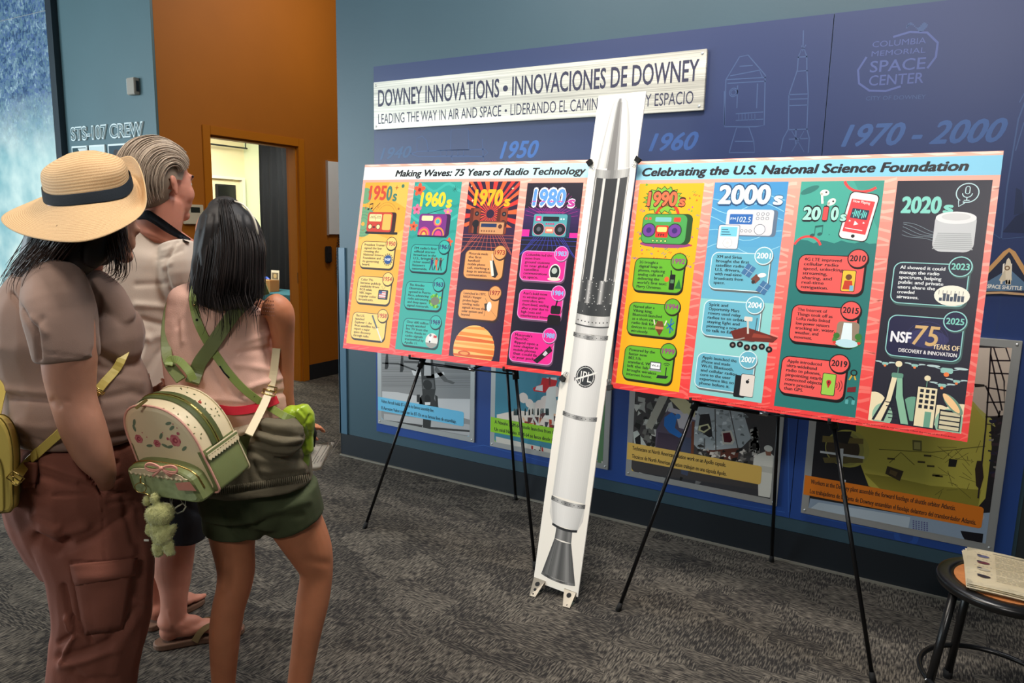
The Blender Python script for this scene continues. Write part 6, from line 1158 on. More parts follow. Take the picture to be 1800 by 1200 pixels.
# trousers
m_rust = mat('rust_cotton_twill', (138, 82, 66), .88, bump=.3, bscale=260, var=.07, vscale=4)
bm = B()
ptube(bm, [(137, 766, 1.86, 103, 1.08), (136, 830, 1.86, 111, 1.1), (138, 880, 1.86, 110, 1.08), (150, 930, 1.86, 100, 1.05), (166, 975, 1.86, 88, 1.05)], cap=.1)
ptube(bm, [(155, 920, 1.80, 92, .7), (178, 990, 1.79, 84, .75), (181, 1050, 1.79, 80, .8), (178, 1100, 1.79, 77, .8), (170, 1150, 1.79, 73.5, .8), (163, 1200, 1.79, 71, .8), (160, 1258, 1.79, 66, .8)], cap=.1)
ptube(bm, [(170, 930, 1.96, 85, .7), (185, 1000, 1.96, 70, .75), (178, 1080, 1.96, 66, .8), (172, 1180, 1.96, 60, .8), (168, 1245, 1.96, 56, .8)], cap=.1)
FD = [([(140, 850), (176, 862)], 4, -.004), ([(135, 812), (178, 862), (181, 868)], 3, -.012), ([(205, 812), (181, 866)], 3, -.009), ([(180, 866), (183, 985)], 2, -.0022), ([(178, 866), (181, 985)], 3, .0012),
  ([(125, 988), (180, 990), (238, 980)], 2, -.0030), ([(127, 1003), (135, 1026), (190, 1020), (236, 1010)], 2.2, -.0045), ([(130, 1014), (185, 1010), (232, 1000)], 9, .0025), ([(125, 990), (130, 1025)], 2, -.003), ([(236, 980), (232, 1060), (226, 1100)], 2, -.0022),
  ([(156, 1045), (160, 1110)], 2, -.0022), ([(202, 1030), (202, 1100), (190, 1115)], 2, -.0028), ([(135, 1028), (140, 1090), (156, 1118)], 3, -.004), ([(145, 1115), (200, 1112)], 2.2, -.003),
  ([(112, 1030), (122, 1080), (160, 1128)], 4, -.007), ([(118, 1085), (128, 1120), (108, 1160)], 4, .008), ([(103, 1130), (130, 1112), (125, 1085)], 4, -.006), ([(105, 1155), (140, 1150), (190, 1130), (240, 1070)], 8, -.006), ([(110, 1168), (150, 1160), (200, 1140)], 8, .005),
  ([(66, 945), (100, 965), (118, 950)], 9, -.012), ([(75, 930), (110, 940), (150, 925)], 10, .006), ([(96, 960), (118, 965), (165, 945), (230, 900)], 7, -.005), ([(60, 905), (100, 925)], 9, .006), ([(40, 860), (60, 905), (100, 920)], 5, -.004),
  ([(190, 870), (225, 862)], 3, -.003), ([(190, 885), (235, 880)], 3, -.0025), ([(190, 850), (215, 838)], 3, -.003), ([(95, 870), (150, 868), (176, 872)], 3, -.003), ([(70, 835), (120, 850), (170, 866)], 5, -.003), ([(70, 815), (110, 828), (150, 840)], 5, .003), ([(215, 860), (235, 950)], 8, -.004),
  ([(52, 850), (66, 850), (64, 812)], 2, -.005), ([(200, 1180), (215, 1120), (250, 1060)], 10, .004), ([(245, 900), (248, 960), (240, 1040)], 10, -.004), ([(130, 1180), (150, 1195), (200, 1190)], 6, -.003)]
trs = fuse('cargo_trousers', bm, VOX, m_rust, wo, 3, folds=[(a, b, c*1.7) for a, b, c in FD], wrinkle=.006, wscale=8, wdir=(1.2, 1.2, .8), seed=11)
bvW = bvh_of(trs, tee)
def patch(name, poly, d0, m, parent, bv, th=.003, off=.001, n=10):
    """cloth patch lying on a surface: quad given by four photo corners (tl, tr, br, bl)"""
    bm = B(); tl, tr, br, bl = poly; G = []
    for j in range(n+1):
        row = []
        for i in range(n+1):
            u, v = i/n, j/n; x = (tl[0]*(1-u)+tr[0]*u)*(1-v)+(bl[0]*(1-u)+br[0]*u)*v; y = (tl[1]*(1-u)+tr[1]*u)*(1-v)+(bl[1]*(1-u)+br[1]*u)*v; row.append(bm.verts.new(hit(bv, x, y, d0, off+th)))
        G.append(row)
    for j in range(n):
        for i in range(n): bm.faces.new((G[j][i], G[j][i+1], G[j+1][i+1], G[j+1][i]))
    bmesh.ops.recalc_face_normals(bm, faces=bm.faces); bmesh.ops.solidify(bm, geom=list(bm.faces), thickness=th); return fin(name, bm, m, parent, smooth=True)
pk = patch('cargo_pocket', [(130, 1012), (233, 1000), (214, 1104), (150, 1114)], 1.7, m_rust, wo, bvW, .004); patch('pocket_flap', [(124, 992), (240, 980), (236, 1010), (133, 1028)], 1.7, m_rust, pk, bvW, .005, .0045)
patch('back_pocket_flap', [(40, 812), (66, 812), (62, 858), (42, 856)], 1.8, m_rust, wo, bvW, .005)
# hair
hm = hairmat('dark_brown_hair', (34, 24, 22), (84, 62, 52))
bm = B(); ptube(bm, [(142, 380, 1.86, 50), (134, 408, 1.86, 66), (114, 430, 1.86, 60, .9), (85, 462, 1.87, 44, 1.3), (55, 490, 1.88, 26, 2.6), (35, 520, 1.88, 12, 3)], k=4); ptube(bm, [(190, 390, 1.80, 30), (196, 425, 1.79, 24), (176, 458, 1.79, 14)])
ptube(bm, [(158, 420, 1.775, 42, .5), (140, 446, 1.77, 38, .5), (110, 466, 1.76, 30, .5)]); ptube(bm, [(176, 415, 1.76, 22, .6), (168, 445, 1.75, 20, .6), (160, 462, 1.75, 14, .6)])
hr = fuse('hair', bm, .006, mat('dark_hair_mass', (32, 24, 22), .5), wo, 6, wrinkle=.006, wscale=22, wdir=(1, 1, .4))
gd = []
for i in range(9):
    f_ = i/8; gd.append([at(60+130*f_, 405, 1.85-.15*sin(f_*3)), at(50+110*f_, 430, 1.84-.13*sin(f_*3)), at(28+100*f_, 462, 1.83-.10*sin(f_*3)), at(10+62*f_, 495+8*f_, 1.82), at(-2+36*f_, 535-12*f_, 1.82)])
strands('hair_locks', gd, 340, .0011, hm, hr, .007, 5, 5, .5)
gd = [[at(x, 400, 1.77), at(x+6, 430, 1.76), at(x+10+4*s_, 458, 1.75), at(x+4+8*s_, 482, 1.75), at(x-18+4*s_, 492, 1.75)] for s_, x in ((0, 178), (1, 190), (0, 203), (1, 214))]
strands('hair_wisps', gd, 90, .0009, hm, hr, .006, 5, 8, .5)
gd = [[at(x, 428, 1.73), at(x-16, 446, 1.70), at(x-38, 470, 1.69), at(x-52, 500, 1.69), at(x-50, 530, 1.69)] for x in (98, 84, 70)]
strands('shoulder_wisps', gd, 34, .0008, hm, hr, .006, 5, 9, .5)
# sun hat: crown, drooping brim that rolls up on the right, ribbon
hat = empty('sun_hat', at(150, 360, 1.85), 'wide brimmed straw sun hat with a navy ribbon on the brown-haired woman', 'hat')
m_str = mat('woven_straw', (218, 184, 136), .75); nt = m_str.node_tree; pb = nt.nodes['Principled BSDF']; tc = N('ShaderNodeTexCoord'); at2 = N('ShaderNodeAttribute'); at2.attribute_name = 'ringpos'
sn = N('ShaderNodeMath', operation='SINE'); ml = N('ShaderNodeMath', operation='MULTIPLY'); ml.inputs[1].default_value = 620; LK(at2.outputs['Fac'], ml.inputs[0]); LK(ml.outputs[0], sn.inputs[0])
nz = N('ShaderNodeTexNoise'); nz.inputs['Scale'].default_value = 420; LK(tc.outputs['Object'], nz.inputs['Vector']); a3 = N('ShaderNodeMath', operation='MULTIPLY_ADD'); a3.inputs[1].default_value = .35; LK(sn.outputs[0], a3.inputs[0]); LK(nz.outputs[0], a3.inputs[2])
bp = N('ShaderNodeBump'); bp.inputs['Strength'].default_value = .4; bp.inputs['Distance'].default_value = .0012; LK(a3.outputs[0], bp.inputs['Height']); LK(bp.outputs[0], pb.inputs['Normal'])
cr = N('ShaderNodeValToRGB'); e = cr.color_ramp.elements; e[0].position = .1; e[0].color = (*lin((190, 150, 104)), 1); e[1].position = .9; e[1].color = (*lin((218, 184, 138)), 1); LK(a3.outputs[0], cr.inputs[0]); LK(cr.outputs[0], pb.inputs['Base Color'])
NA = 72
def loopspl(C_, n): # closed catmull over azimuth control values
    K = len(C_); out = []
    for i in range(n):
        u = i/n*K; k = int(u); t = u-k; p = [C_[(k+j-1) % K] for j in range(4)]; out.append([.5*(2*b+(c-a)*t+(2*a-5*b+4*c-d)*t*t+(3*b-a-3*c+d)*t**3) for a, b, c, d in zip(*p)])
    return out
# azimuth 0 = image right, then towards the viewer, left, away
base = [(231, 324, 1.86), (214, 347, 1.79), (152, 358, 1.745), (98, 361, 1.78), (79, 352, 1.85), (95, 332, 1.93), (152, 320, 1.965), (212, 312, 1.94)]
edge = [(257, 338, 1.87), (240, 385, 1.72), (150, 424, 1.625), (48, 415, 1.72), (2, 384, 1.86), (60, 352, 2.0), (150, 318, 2.06), (228, 274, 2.00)]
mid = [(247, 350, 1.87), (226, 372, 1.76), (150, 386, 1.69), (78, 392, 1.75), (48, 370, 1.86), (78, 348, 1.96), (152, 326, 2.02), (236, 306, 1.99)]
top1 = [(226, 308, 1.86), (209, 330, 1.80), (150, 341, 1.755), (96, 345, 1.785), (76, 334, 1.85), (93, 316, 1.925), (150, 305, 1.955), (208, 297, 1.93)]
top2 = [(221, 290, 1.86), (205, 303, 1.80), (148, 312, 1.765), (92, 318, 1.79), (72, 308, 1.85), (90, 297, 1.92), (148, 289, 1.945), (204, 282, 1.92)]
top3 = [(206, 277, 1.86), (192, 283, 1.815), (146, 287, 1.785), (102, 296, 1.80), (82, 294, 1.85), (98, 284, 1.905), (146, 276, 1.925), (192, 272, 1.905)]
top4 = [(172, 267, 1.86), (165, 269, 1.84), (143, 270, 1.825), (122, 274, 1.835), (113, 275, 1.855), (122, 270, 1.875), (144, 266, 1.885), (165, 265, 1.875)]
def rings_obj(name, loops, sub, m, close, parent, thick=.0022):
    Ls = [loopspl(l, NA) for l in loops]; rows = []
    for i in range(NA):
        rows.append([Vector(at(*q)) for q in crom([l[i] for l in Ls], sub)])
    bm = B(); G = [[bm.verts.new(p) for p in r] for r in rows]; M_ = len(G[0])
    for i in range(NA):
        for j in range(M_-1): bm.faces.new((G[i][j], G[(i+1) % NA][j], G[(i+1) % NA][j+1], G[i][j+1]))
    if close: bm.faces.new([G[i][-1] for i in range(NA)])
    bmesh.ops.recalc_face_normals(bm, faces=bm.faces)
    me = bpy.data.meshes.new(name); bm.to_mesh(me); bm.free(); a_ = me.attributes.new('ringpos', 'FLOAT', 'POINT')
    a_.data.foreach_set('value', [min(j, M_-1)/M_*(.22 if name != 'brim' else .30) for i in range(NA) for j in range(M_)])
    o = link(name, me, m, parent); md = o.modifiers.new('t', 'SOLIDIFY'); md.thickness = thick; md.offset = 0; return o
rings_obj('brim', [base, mid, edge], 10, m_str, False, hat); crn = rings_obj('crown', [base, top1, top2, top3, top4], 7, m_str, True, hat)
out = lambda L, k: [(152+(x-152)*k, y, 1.855+(d-1.855)*k) for x, y, d in L]
rb0, rb1, rb2 = out([(x, y+.8, d) for x, y, d in base], 1.04), out([(x*.5+x2*.5, y*.45+y2*.55, d*.5+d2*.5) for (x, y, d), (x2, y2, d2) in zip(base, top1)], 1.045), out([(x, y-2.5, d) for x, y, d in top1], 1.04)
rings_obj('ribbon', [rb0, rb1, rb2], 4, mat('navy_ribbon', (14, 26, 36), .95, bump=.3, bscale=300), False, hat, .0016)
# yellow crossbody bag
m_yel = mat('yellow_faux_leather', (222, 200, 104), .42, bump=.12, bscale=250, var=.04); m_yel2 = mat('yellow_leather_edge', (120, 104, 40), .5); m_gold = mat('pale_gold_metal', (206, 178, 110), .25, metal=1)
yb = empty('crossbody_bag', at(0, 900, 1.72), 'pale yellow domed crossbody bag on a strap behind the brown-haired woman', 'bag')
def dome_loft(bm, org, W, U, D, prof, layers, mi=None, seg=40):
    """profile in (w, u) swept along D; layers: (depth fraction, scale)"""
    rings = []
    for dd, sc in layers: rings.append([bm.verts.new(org+W*(w_*sc)+U*((u_-.45)*sc+.45)+D*dd) for w_, u_ in prof])
    n_ = len(prof)
    for li, (A_, B_) in enumerate(zip(rings, rings[1:])):
        for j in range(n_):
            f = bm.faces.new((A_[j], A_[(j+1) % n_], B_[(j+1) % n_], B_[j]))
            if mi: f.material_index = mi(li, prof[j][0], (prof[j][1]+prof[(j+1) % n_][1])/2)
    f1 = bm.faces.new(rings[0]); f2 = bm.faces.new(rings[-1][::-1])
    if mi: f1.material_index = mi(-1, 0, .5); f2.material_index = mi(99, 0, .5)
def dome_prof(h0=.5, taper=.0, rc=.08, n=16, wtop=.5):
    P_ = []
    for i in range(5): a = R_(-90+22.5*i); P_.append((.5-rc+rc*cos(a), rc+rc*sin(a)))
    P_.append((.5-taper*.4, h0*.5+rc*.5))
    for i in range(n+1): a = pi*i/n; e_ = .8; P_.append(((.5-taper)*abs(cos(a))**e_*(1 if cos(a) >= 0 else -1), h0+(1-h0)*sin(a)**.9))
    P_.append((-.5+taper*.4, h0*.5+rc*.5))
    for i in range(5): a = R_(180+22.5*i); P_.append((-.5+rc+rc*cos(a), rc+rc*sin(a)))
    return P_
o_ = at(-24, 904, 1.56); W = at(22, 900, 1.60)-at(-70, 908, 1.52); U = at(-20, 730, 1.56)-o_; D = (at(-6, 892, 1.66)-o_)
bm = B(); dome_loft(bm, o_, W, U, D, dome_prof(.45, .03), [(-.02, .93), (0, .98), (.08, 1), (.92, 1), (1, .98), (1.02, .93)]); fin('bag_body', bm, m_yel, yb, smooth=False)
bm = B(); pr = dome_prof(.45, .03); rod(bm, [o_+W*a*1.005+U*b_*1.003+D*.1 for a, b_ in pr], .0022, 6, closed=True); rod(bm, [o_+W*a*1.005+U*b_*1.003+D*.9 for a, b_ in pr], .0022, 6, closed=True); fin('bag_piping', bm, m_yel2, yb, smooth=True)
bm = B(); rod(bm, [o_+W*(a*.7)+U*(b_*.62+.02)-D*.03 for a, b_ in pr], .0016, 6, closed=True); fin('pocket_seam', bm, m_yel2, yb, smooth=True)
bvB = bvh_of(tee, trs)
sp_ = [at(22, 850, 1.60)]+[hit(bvB, x, y, 1.75, .008) for x, y in ((45, 817), (62, 800), (85, 779), (108, 758))]+[hit(bvB, x, y, 1.72, .008) for x, y in ((130, 730), (150, 706), (168, 690), (185, 670), (203, 650), (214, 630))]+[at(222, 600, 1.86), at(205, 540, 1.92)]
ribbon('strap', sp_, .021, .003, m_yel, yb, 3); ribbon('strap', [at(-14, 760, 1.62), at(-3, 705, 1.68), at(7, 655, 1.74), at(2, 600, 1.84), at(10, 540, 1.95)], .022, .003, m_yel, yb, 3)
bm = B(); c = sp_[2]; t_ = (sp_[3]-sp_[1]).normalized(); obox(bm, c-t_*.012-UPZ*.013-HD*.006, t_*.022, UPZ*.028, HD*.004); fin('strap_loop', bm, m_yel, yb, bevel=.001)
def buckle(c, t, w_, l_, m, parent, r_=.0016, bar=True):
    t = Vector(t).normalized(); v = (Vector(c)-CAM).normalized(); s = t.cross(v).normalized(); bm = B(); q = [c+t*a*l_/2+s*b_*w_/2-v*.004 for a, b_ in ((-1, -1), (-1, 1), (1, 1), (1, -1))]
    rod(bm, q, r_, 8, closed=True)
    if bar: rod(bm, [c+s*w_*.55-v*.005, c-s*w_*.55-v*.005], r_, 8)
    return fin('buckle', bm, m, parent, smooth=True)
buckle(hit(bvB, 174, 687, 1.72, .010), (sp_[8]-sp_[7]), .026, .008, m_gold, yb); buckle(at(27, 840, 1.595), at(35, 830, 1.60)-at(20, 845, 1.60), .030, .024, m_gold, yb)

# ================================================================ GREY HAIRED MAN
mo = empty('person.001', ground(300, 900, 2.33), 'grey haired man in a pale shirt with a dark collar, navy shorts and flip-flops', 'person')
hm_ = Head(at(281, 322, 2.33), RT*.54+HD*.84, UPZ-RT*.02, 1.08)
bm = B(); hm_.build(bm, True)
ptube(bm, [(290, 350, 2.33, 33), (284, 382, 2.325, 35), (274, 412, 2.32, 40)], cap=.3)
ptube(bm, [(262, 440, 2.33, 84, .55), (262, 520, 2.33, 92, .6), (264, 640, 2.33, 90, .75), (268, 760, 2.33, 86, .8), (285, 840, 2.36, 62, .8)])
ptube(bm, [(318, 445, 2.30, 30), (324, 520, 2.33, 26), (330, 600, 2.38, 21), (340, 650, 2.48, 17), (348, 690, 2.56, 15)]); hand(bm, at(349, 694, 2.57), HD*.7-UPZ*.7, -RT, HD, 1, .4)
ptube(bm, [(196, 450, 2.36, 30), (190, 540, 2.36, 26), (188, 620, 2.36, 22), (196, 700, 2.40, 18), (204, 770, 2.42, 15)]); hand(bm, at(205, 775, 2.42), -UPZ+HD*.1, RT, HD, 1, .4)
ptube(bm, [(318, 868, 2.37, 34), (314, 920, 2.385, 35), (308, 950, 2.39, 34), (304, 990, 2.385, 33.5), (306, 1020, 2.375, 28), (306, 1048, 2.36, 22.5), (305, 1075, 2.355, 22), (300, 1094, 2.35, 23)], k=5)
ptube(bm, [(264, 866, 2.46, 32), (260, 920, 2.48, 33), (264, 970, 2.49, 31), (270, 1010, 2.49, 25), (271, 1045, 2.485, 19), (268, 1070, 2.48, 20)], k=5)
h1, t1 = Vector((-2.195, 1.418, 0)), Vector((-2.072, 1.640, 0)); h2, t2 = Vector((-2.352, 1.478, 0)), Vector((-2.425, 1.700, 0)); h2, t2 = onplane(262, 1098, 2, .02), onplane(350, 1047, 2, .02); h1, t1 = onplane(279, 1129, 2, .02), onplane(424, 1101, 2, .02)
s_side[0] = -1; foot(bm, h1[:2], t1[:2], at(303, 1080, 2.355), .022, 1.0)
s_side[0] = -1; foot(bm, h2[:2], t2[:2], at(269, 1066, 2.48), .022, 1.0); s_side[0] = 1
mbody = fuse('body', bm, VOX, m_sk2, mo, 5, folds=[([(296, 1075), (302, 1098)], 3, .003), ([(330, 1000), (322, 1060)], 5, .002), ([(318, 1098), (345, 1105)], 4, .0015)]); hm_.eyes(mo)
bm = B(); [blob(bm, hm_.p(.083, .034*q, .023), hm_.f*.007-hm_.s*.005*q, hm_.s*.018+hm_.f*-.006*q, hm_.u*.0045, 2) for q in (-1, 1)]
fin('eyebrows', bm, mat('dark_brow', (52, 38, 32), .8), mo, smooth=True)
m_sh = mat('pale_grey_jersey', (206, 192, 178), .85, bump=.2, bscale=400, var=.03)
bm = B()
ptube(bm, [(272, 402, 2.325, 44, .8), (262, 425, 2.33, 84, .62), (256, 460, 2.33, 106, .62), (256, 540, 2.33, 108, .66), (256, 640, 2.33, 104, .8), (260, 730, 2.33, 102, .9), (266, 800, 2.33, 100, .9)], cap=.12)
ptube(bm, [(312, 432, 2.29, 32), (318, 475, 2.275, 38), (326, 520, 2.30, 36)], cap=.3); ptube(bm, [(186, 440, 2.36, 34), (180, 500, 2.36, 38), (180, 560, 2.36, 36)], cap=.3)
shirt = fuse('shirt', bm, VOX, m_sh, mo, 5, folds=[([(312, 425), (293, 455), (290, 480), (300, 510), (312, 522)], 3, -.006), ([(285, 440), (330, 425)], 4, .003), ([(282, 455), (320, 440)], 3, -.003), ([(285, 470), (300, 462)], 4, .003), ([(240, 500), (290, 498)], 5, -.004), ([(240, 535), (300, 540)], 6, .006), ([(245, 560), (300, 575)], 6, -.006), ([(240, 600), (290, 588)], 8, .006), ([(248, 640), (262, 600), (240, 560)], 6, .007), ([(256, 655), (275, 625), (290, 610)], 7, -.007), ([(260, 700), (290, 690)], 8, .005)], wrinkle=.006, wscale=6, seed=5)
bvM = bvh_of(shirt, mbody)
bm = B(); L0 = [(240, 378, 2.29), (258, 369, 2.285), (276, 378, 2.27), (296, 392, 2.25), (318, 408, 2.235), (336, 420, 2.26)]; L1 = [(238, 386, 2.275), (256, 386, 2.255), (274, 396, 2.235), (292, 408, 2.22), (312, 418, 2.215), (333, 426, 2.245)]
L0, L1 = crom(L0, 5), crom(L1, 5); Q0 = [hit(bvM, p[0], p[1], 2.27, .012, .2) for p in L0]; Q1 = [hit(bvM, p[0], p[1], 2.25, .010, .2) for p in L1]; V0 = [bm.verts.new(p) for p in Q0]; V1 = [bm.verts.new(p) for p in Q1]; Vm = [bm.verts.new((p+q)/2-HD*.009) for p, q in zip(Q0, Q1)]
for i in range(len(V0)-1): bm.faces.new((V0[i], V0[i+1], Vm[i+1], Vm[i])); bm.faces.new((Vm[i], Vm[i+1], V1[i+1], V1[i]))
bmesh.ops.solidify(bm, geom=list(bm.faces), thickness=.005); fin('collar', bm, mat('navy_knit', (30, 36, 46), .85, bump=.2, bscale=400), mo, smooth=True)
bm = B(); ptube(bm, [(276, 780, 2.34, 96, .85), (285, 850, 2.36, 90, .85)], cap=.1); ptube(bm, [(314, 850, 2.36, 50, .95), (322, 900, 2.37, 46, .95), (322, 938, 2.38, 40, 1)], cap=.1); ptube(bm, [(262, 850, 2.46, 48, .95), (260, 935, 2.48, 44, 1)], cap=.1)
fuse('shorts', bm, VOX, mat('navy_cotton', (34, 38, 46), .85, bump=.2, bscale=300), mo, 4, folds=[([(312, 880), (345, 900)], 6, -.004)], wrinkle=.005, wscale=9)
m_gh = hairmat('grey_hair', (108, 92, 78), (192, 174, 154), .45)
bm = B(); lo_ = B(); bmesh.ops.create_icosphere(bm, subdivisions=4, radius=1)
for v in bm.verts: d_ = v.co.copy(); q = hm_.f*(d_.x*.099-.014)+hm_.s*d_.y*.0805+hm_.u*(d_.z*(.095 if d_.z > 0 else .116)+.025); v.co = hm_.c+q*hm_.k
def keep_hair(p):
    r = (p-hm_.c)/hm_.k; f_, s_, u_ = r.dot(hm_.f), abs(r.dot(hm_.s)), r.dot(hm_.u)
    if u_ < -.088: return True
    if f_ > .060-(.0 if u_ > .07 else (.07-u_)*.62): return True
    return u_ < .012 and f_ > -.016 and s_ > .05
bmesh.ops.delete(bm, geom=[f for f in bm.faces if keep_hair(f.calc_center_median())], context='FACES')
hh = fin('hair', bm, mat('grey_hair_mass', (140, 126, 110), .5), mo, smooth=True)
gd = []
for i in range(15):
    a = R_(-78+156*i/14); g_ = []; u0 = 60-48*abs(sin(a))**1.6; u1 = 236-20*abs(sin(a))
    for j in range(7): g_.append(hm_.dome(a*(1-.10*j/6), R_(u0+(u1-u0)*j/6), 1.03+.025*sin(pi*(j+.5)/7))-hm_.u*.06*abs(sin(a))*(j/6)**2)
    gd.append(g_)
strands('hair_strands', gd, 1100, .0014, m_gh, hh, .0022, 3, 21, .14)
# flip flops
m_sol = mat('brown_rubber_sole', (118, 88, 70), .7, bump=.2, bscale=120); m_str2 = mat('olive_webbing', (118, 96, 58), .8, bump=.3, bscale=500)
def flipflop(h, t, lab):
    d_ = (t-h).normalized(); s_ = d_.cross(UPZ); L = (t-h).length+.03; h0 = h-d_*.018; e = empty('flip_flop', (h0.x, h0.y, 0), lab, 'sandal', 'brown flip-flops of the grey haired man')
    bm = B(); pr = [(0, .0), (.01, .024), (.04, .034), (.10, .034), (.5*L, .036), (.75*L, .046), (.9*L, .042), (.98*L, .022), (L, 0)]
    out_ = [(a, b_) for a, b_ in pr]+[(a, -b_) for a, b_ in pr[-2:0:-1]]; out_ = loopspl(out_, 48)
    lay = [(0, .96), (.004, 1), (.018, 1), (.0215, .97)]; R2 = [[bm.verts.new(Vector((h0.x, h0.y, 0))+d_*(L/2+(a-L/2)*k)+s_*b_*k+UPZ*(z+.002)) for a, b_ in out_] for z, k in lay]
    for A_, B_ in zip(R2, R2[1:]):
        for j in range(48): bm.faces.new((A_[j], A_[(j+1) % 48], B_[(j+1) % 48], B_[j]))
    bm.faces.new(R2[0][::-1]); bm.faces.new(R2[-1]); fin('sole', bm, m_sol, e, smooth=False)
    g = Vector((h0.x, h0.y, 0))
    for q in (-1, 1): ribbon('thong_strap', [g+d_*L*.44+s_*.037*q+UPZ*.018, g+d_*L*.52+s_*.036*q+UPZ*.052, g+d_*L*.64+s_*.024*q+UPZ*.062, g+d_*L*.78+s_*.006*q+UPZ*.040, g+d_*L*.80+UPZ*.024], .026, .003, m_str2, e, 4, face=s_*q*-.8+UPZ*-.6, taper=lambda f: 1-.55*f)
flipflop(Vector((h1.x, h1.y, 0)), Vector((t1.x, t1.y, 0)), 'brown flip-flop nearest the camera under the grey haired man')
flipflop(Vector((h2.x, h2.y, 0)), Vector((t2.x, t2.y, 0)), 'farther brown flip-flop with toes showing behind the man\'s front leg')
# ================================================================ GIRL WITH THE BACKPACK
go = empty('person.002', ground(440, 900, 2.0), 'dark haired girl in a sleeveless pink top and green shorts seen from behind', 'person')
hg = Head(at(399, 428, 2.05), HD*.93+RT*.33, UPZ, .90)
bm = B(); hg.build(bm)
ptube(bm, [(397, 470, 2.0, 30), (396, 515, 1.99, 36)], cap=.3)
ptube(bm, [(396, 535, 2.0, 74, .5), (392, 600, 2.0, 80, .55), (400, 690, 2.0, 76, .6), (425, 760, 2.0, 78, .6), (450, 850, 2.0, 84, .65)], cap=.4)
ptube(bm, [(478, 536, 2.0, 24), (492, 550, 2.0, 25), (497, 590, 2.02, 20), (499, 640, 2.04, 17.5), (500, 690, 2.05, 16), (504, 722, 2.07, 15), (507, 742, 2.14, 12.5), (510, 746, 2.20, 10.5)], k=5)
hand(bm, at(511, 748, 2.21), RT*.55-UPZ*.10+HD*.75, -UPZ*.8-RT*.3, UPZ+RT, .88, .35)
ptube(bm, [(318, 545, 2.02, 24), (318, 600, 2.06, 19), (330, 660, 2.12, 16), (370, 700, 2.2, 14), (410, 715, 2.24, 11.5)], k=5); hand(bm, at(412, 716, 2.24), RT+HD*.2, -HD, UPZ, .88, .4)
ptube(bm, [(412, 880, 2.0, 50), (409, 933, 2.0, 41.5), (411, 965, 2.0, 35.5), (415, 1000, 2.0, 32), (411, 1033, 1.995, 29.5), (402, 1067, 1.985, 28), (396, 1107, 1.98, 27), (394, 1150, 1.985, 24), (393, 1200, 2.0, 20), (393, 1232, 2.0, 18)], k=5)
ptube(bm, [(492, 860, 2.02, 52), (513, 905, 2.03, 47), (535, 945, 2.05, 42), (549, 976, 2.06, 36), (556, 1007, 2.065, 28.5), (550, 1055, 2.06, 28.5), (542, 1100, 2.05, 25.5), (534, 1150, 2.045, 22.5), (526, 1200, 2.04, 20.5), (522, 1224, 2.04, 17)], k=5)
for x_, y_, d_ in ((393, 1240, 2.0), (522, 1230, 2.04)): g0 = at(x_, y_, d_); foot(bm, (g0-HD*.10)[:2], (g0+HD*.095+RT*.03)[:2], at(x_, y_-6, d_-.01), .002, .84)
gbody = fuse('body', bm, VOX, m_sk3, go, 5, folds=[([(395, 985), (392, 1035)], 5, .003), ([(410, 1000), (405, 1040)], 6, -.003), ([(540, 985), (572, 990)], 8, -.003), ([(398, 1028), (402, 1036)], 5, -.002)]); hg.eyes(go)
m_pk = mat('pink_cotton_gauze', (246, 196, 176), .85, bump=.3, bscale=350, var=.04, vscale=5)
bm = B(); ptube(bm, [(398, 514, 2.0, 52, .8), (394, 528, 2.0, 84, .62), (388, 560, 2.0, 91, .6), (388, 600, 2.0, 94, .62), (392, 640, 2.0, 95, .66), (402, 680, 2.0, 98, .68), (412, 715, 2.0, 90, .7), (415, 740, 2.0, 82, .72)], cap=.15)
top_ = fuse('sleeveless_top', bm, VOX, m_pk, go, 4, folds=[([(340, 520), (318, 560), (322, 600)], 4, .005), ([(332, 530), (312, 575)], 4, -.004), ([(430, 600), (480, 585)], 5, .004), ([(420, 620), (485, 610)], 5, -.005), ([(415, 640), (480, 650)], 6, .005), ([(360, 620), (395, 690)], 5, -.004), ([(375, 600), (410, 660)], 5, .005), ([(440, 680), (490, 665)], 5, .006), ([(430, 695), (500, 690)], 5, -.006), ([(352, 560), (358, 600)], 4, .004), ([(470, 610), (478, 690)], 6, -.005), ([(480, 560), (476, 600), (484, 640)], 4, -.004), ([(365, 700), (430, 705)], 4, .004)], wrinkle=.0045, wscale=13, wdir=(1, 1, .6), seed=8)
bvT = bvh_of(top_, gbody)
# lace yoke: rows of little eyelets on the right shoulder
bm = B()
for r_ in range(5):
    for i in range(11):
        x_, y_ = 444+i*3.6+r_*.4, 527+r_*6.4+abs(i-5)*.4; p = hit(bvT, x_, y_, 2.0, .0012); n_ = (CAM-p).normalized(); lathe(bm, p, [(0, .0004), (.0016, .0004), (.0016, -.001)], 6, n_)
fin('eyelets', bm, mat('eyelet_dark', (150, 104, 92), .9), top_)
wb = [hit(bvT, x, y, 1.95, .005) for x, y in ((384, 719), (410, 722), (440, 719), (465, 711), (488, 702))]
ribbon('red_waistband', wb, .024, .004, mat('red_cotton', (206, 28, 50), .8), go, 4)
bm = B()
ptube(bm, [(412, 738, 2.0, 80, .74), (420, 755, 2.0, 84, .74)], cap=.15); fuse('top_hem', bm, .006, mat('cream_cotton', (232, 212, 186), .85, bump=.3, bscale=300), top_, 3, wrinkle=.004, wscale=20)
m_gs = mat('dark_green_twill', (66, 74, 46), .88, bump=.25, bscale=300, var=.06)
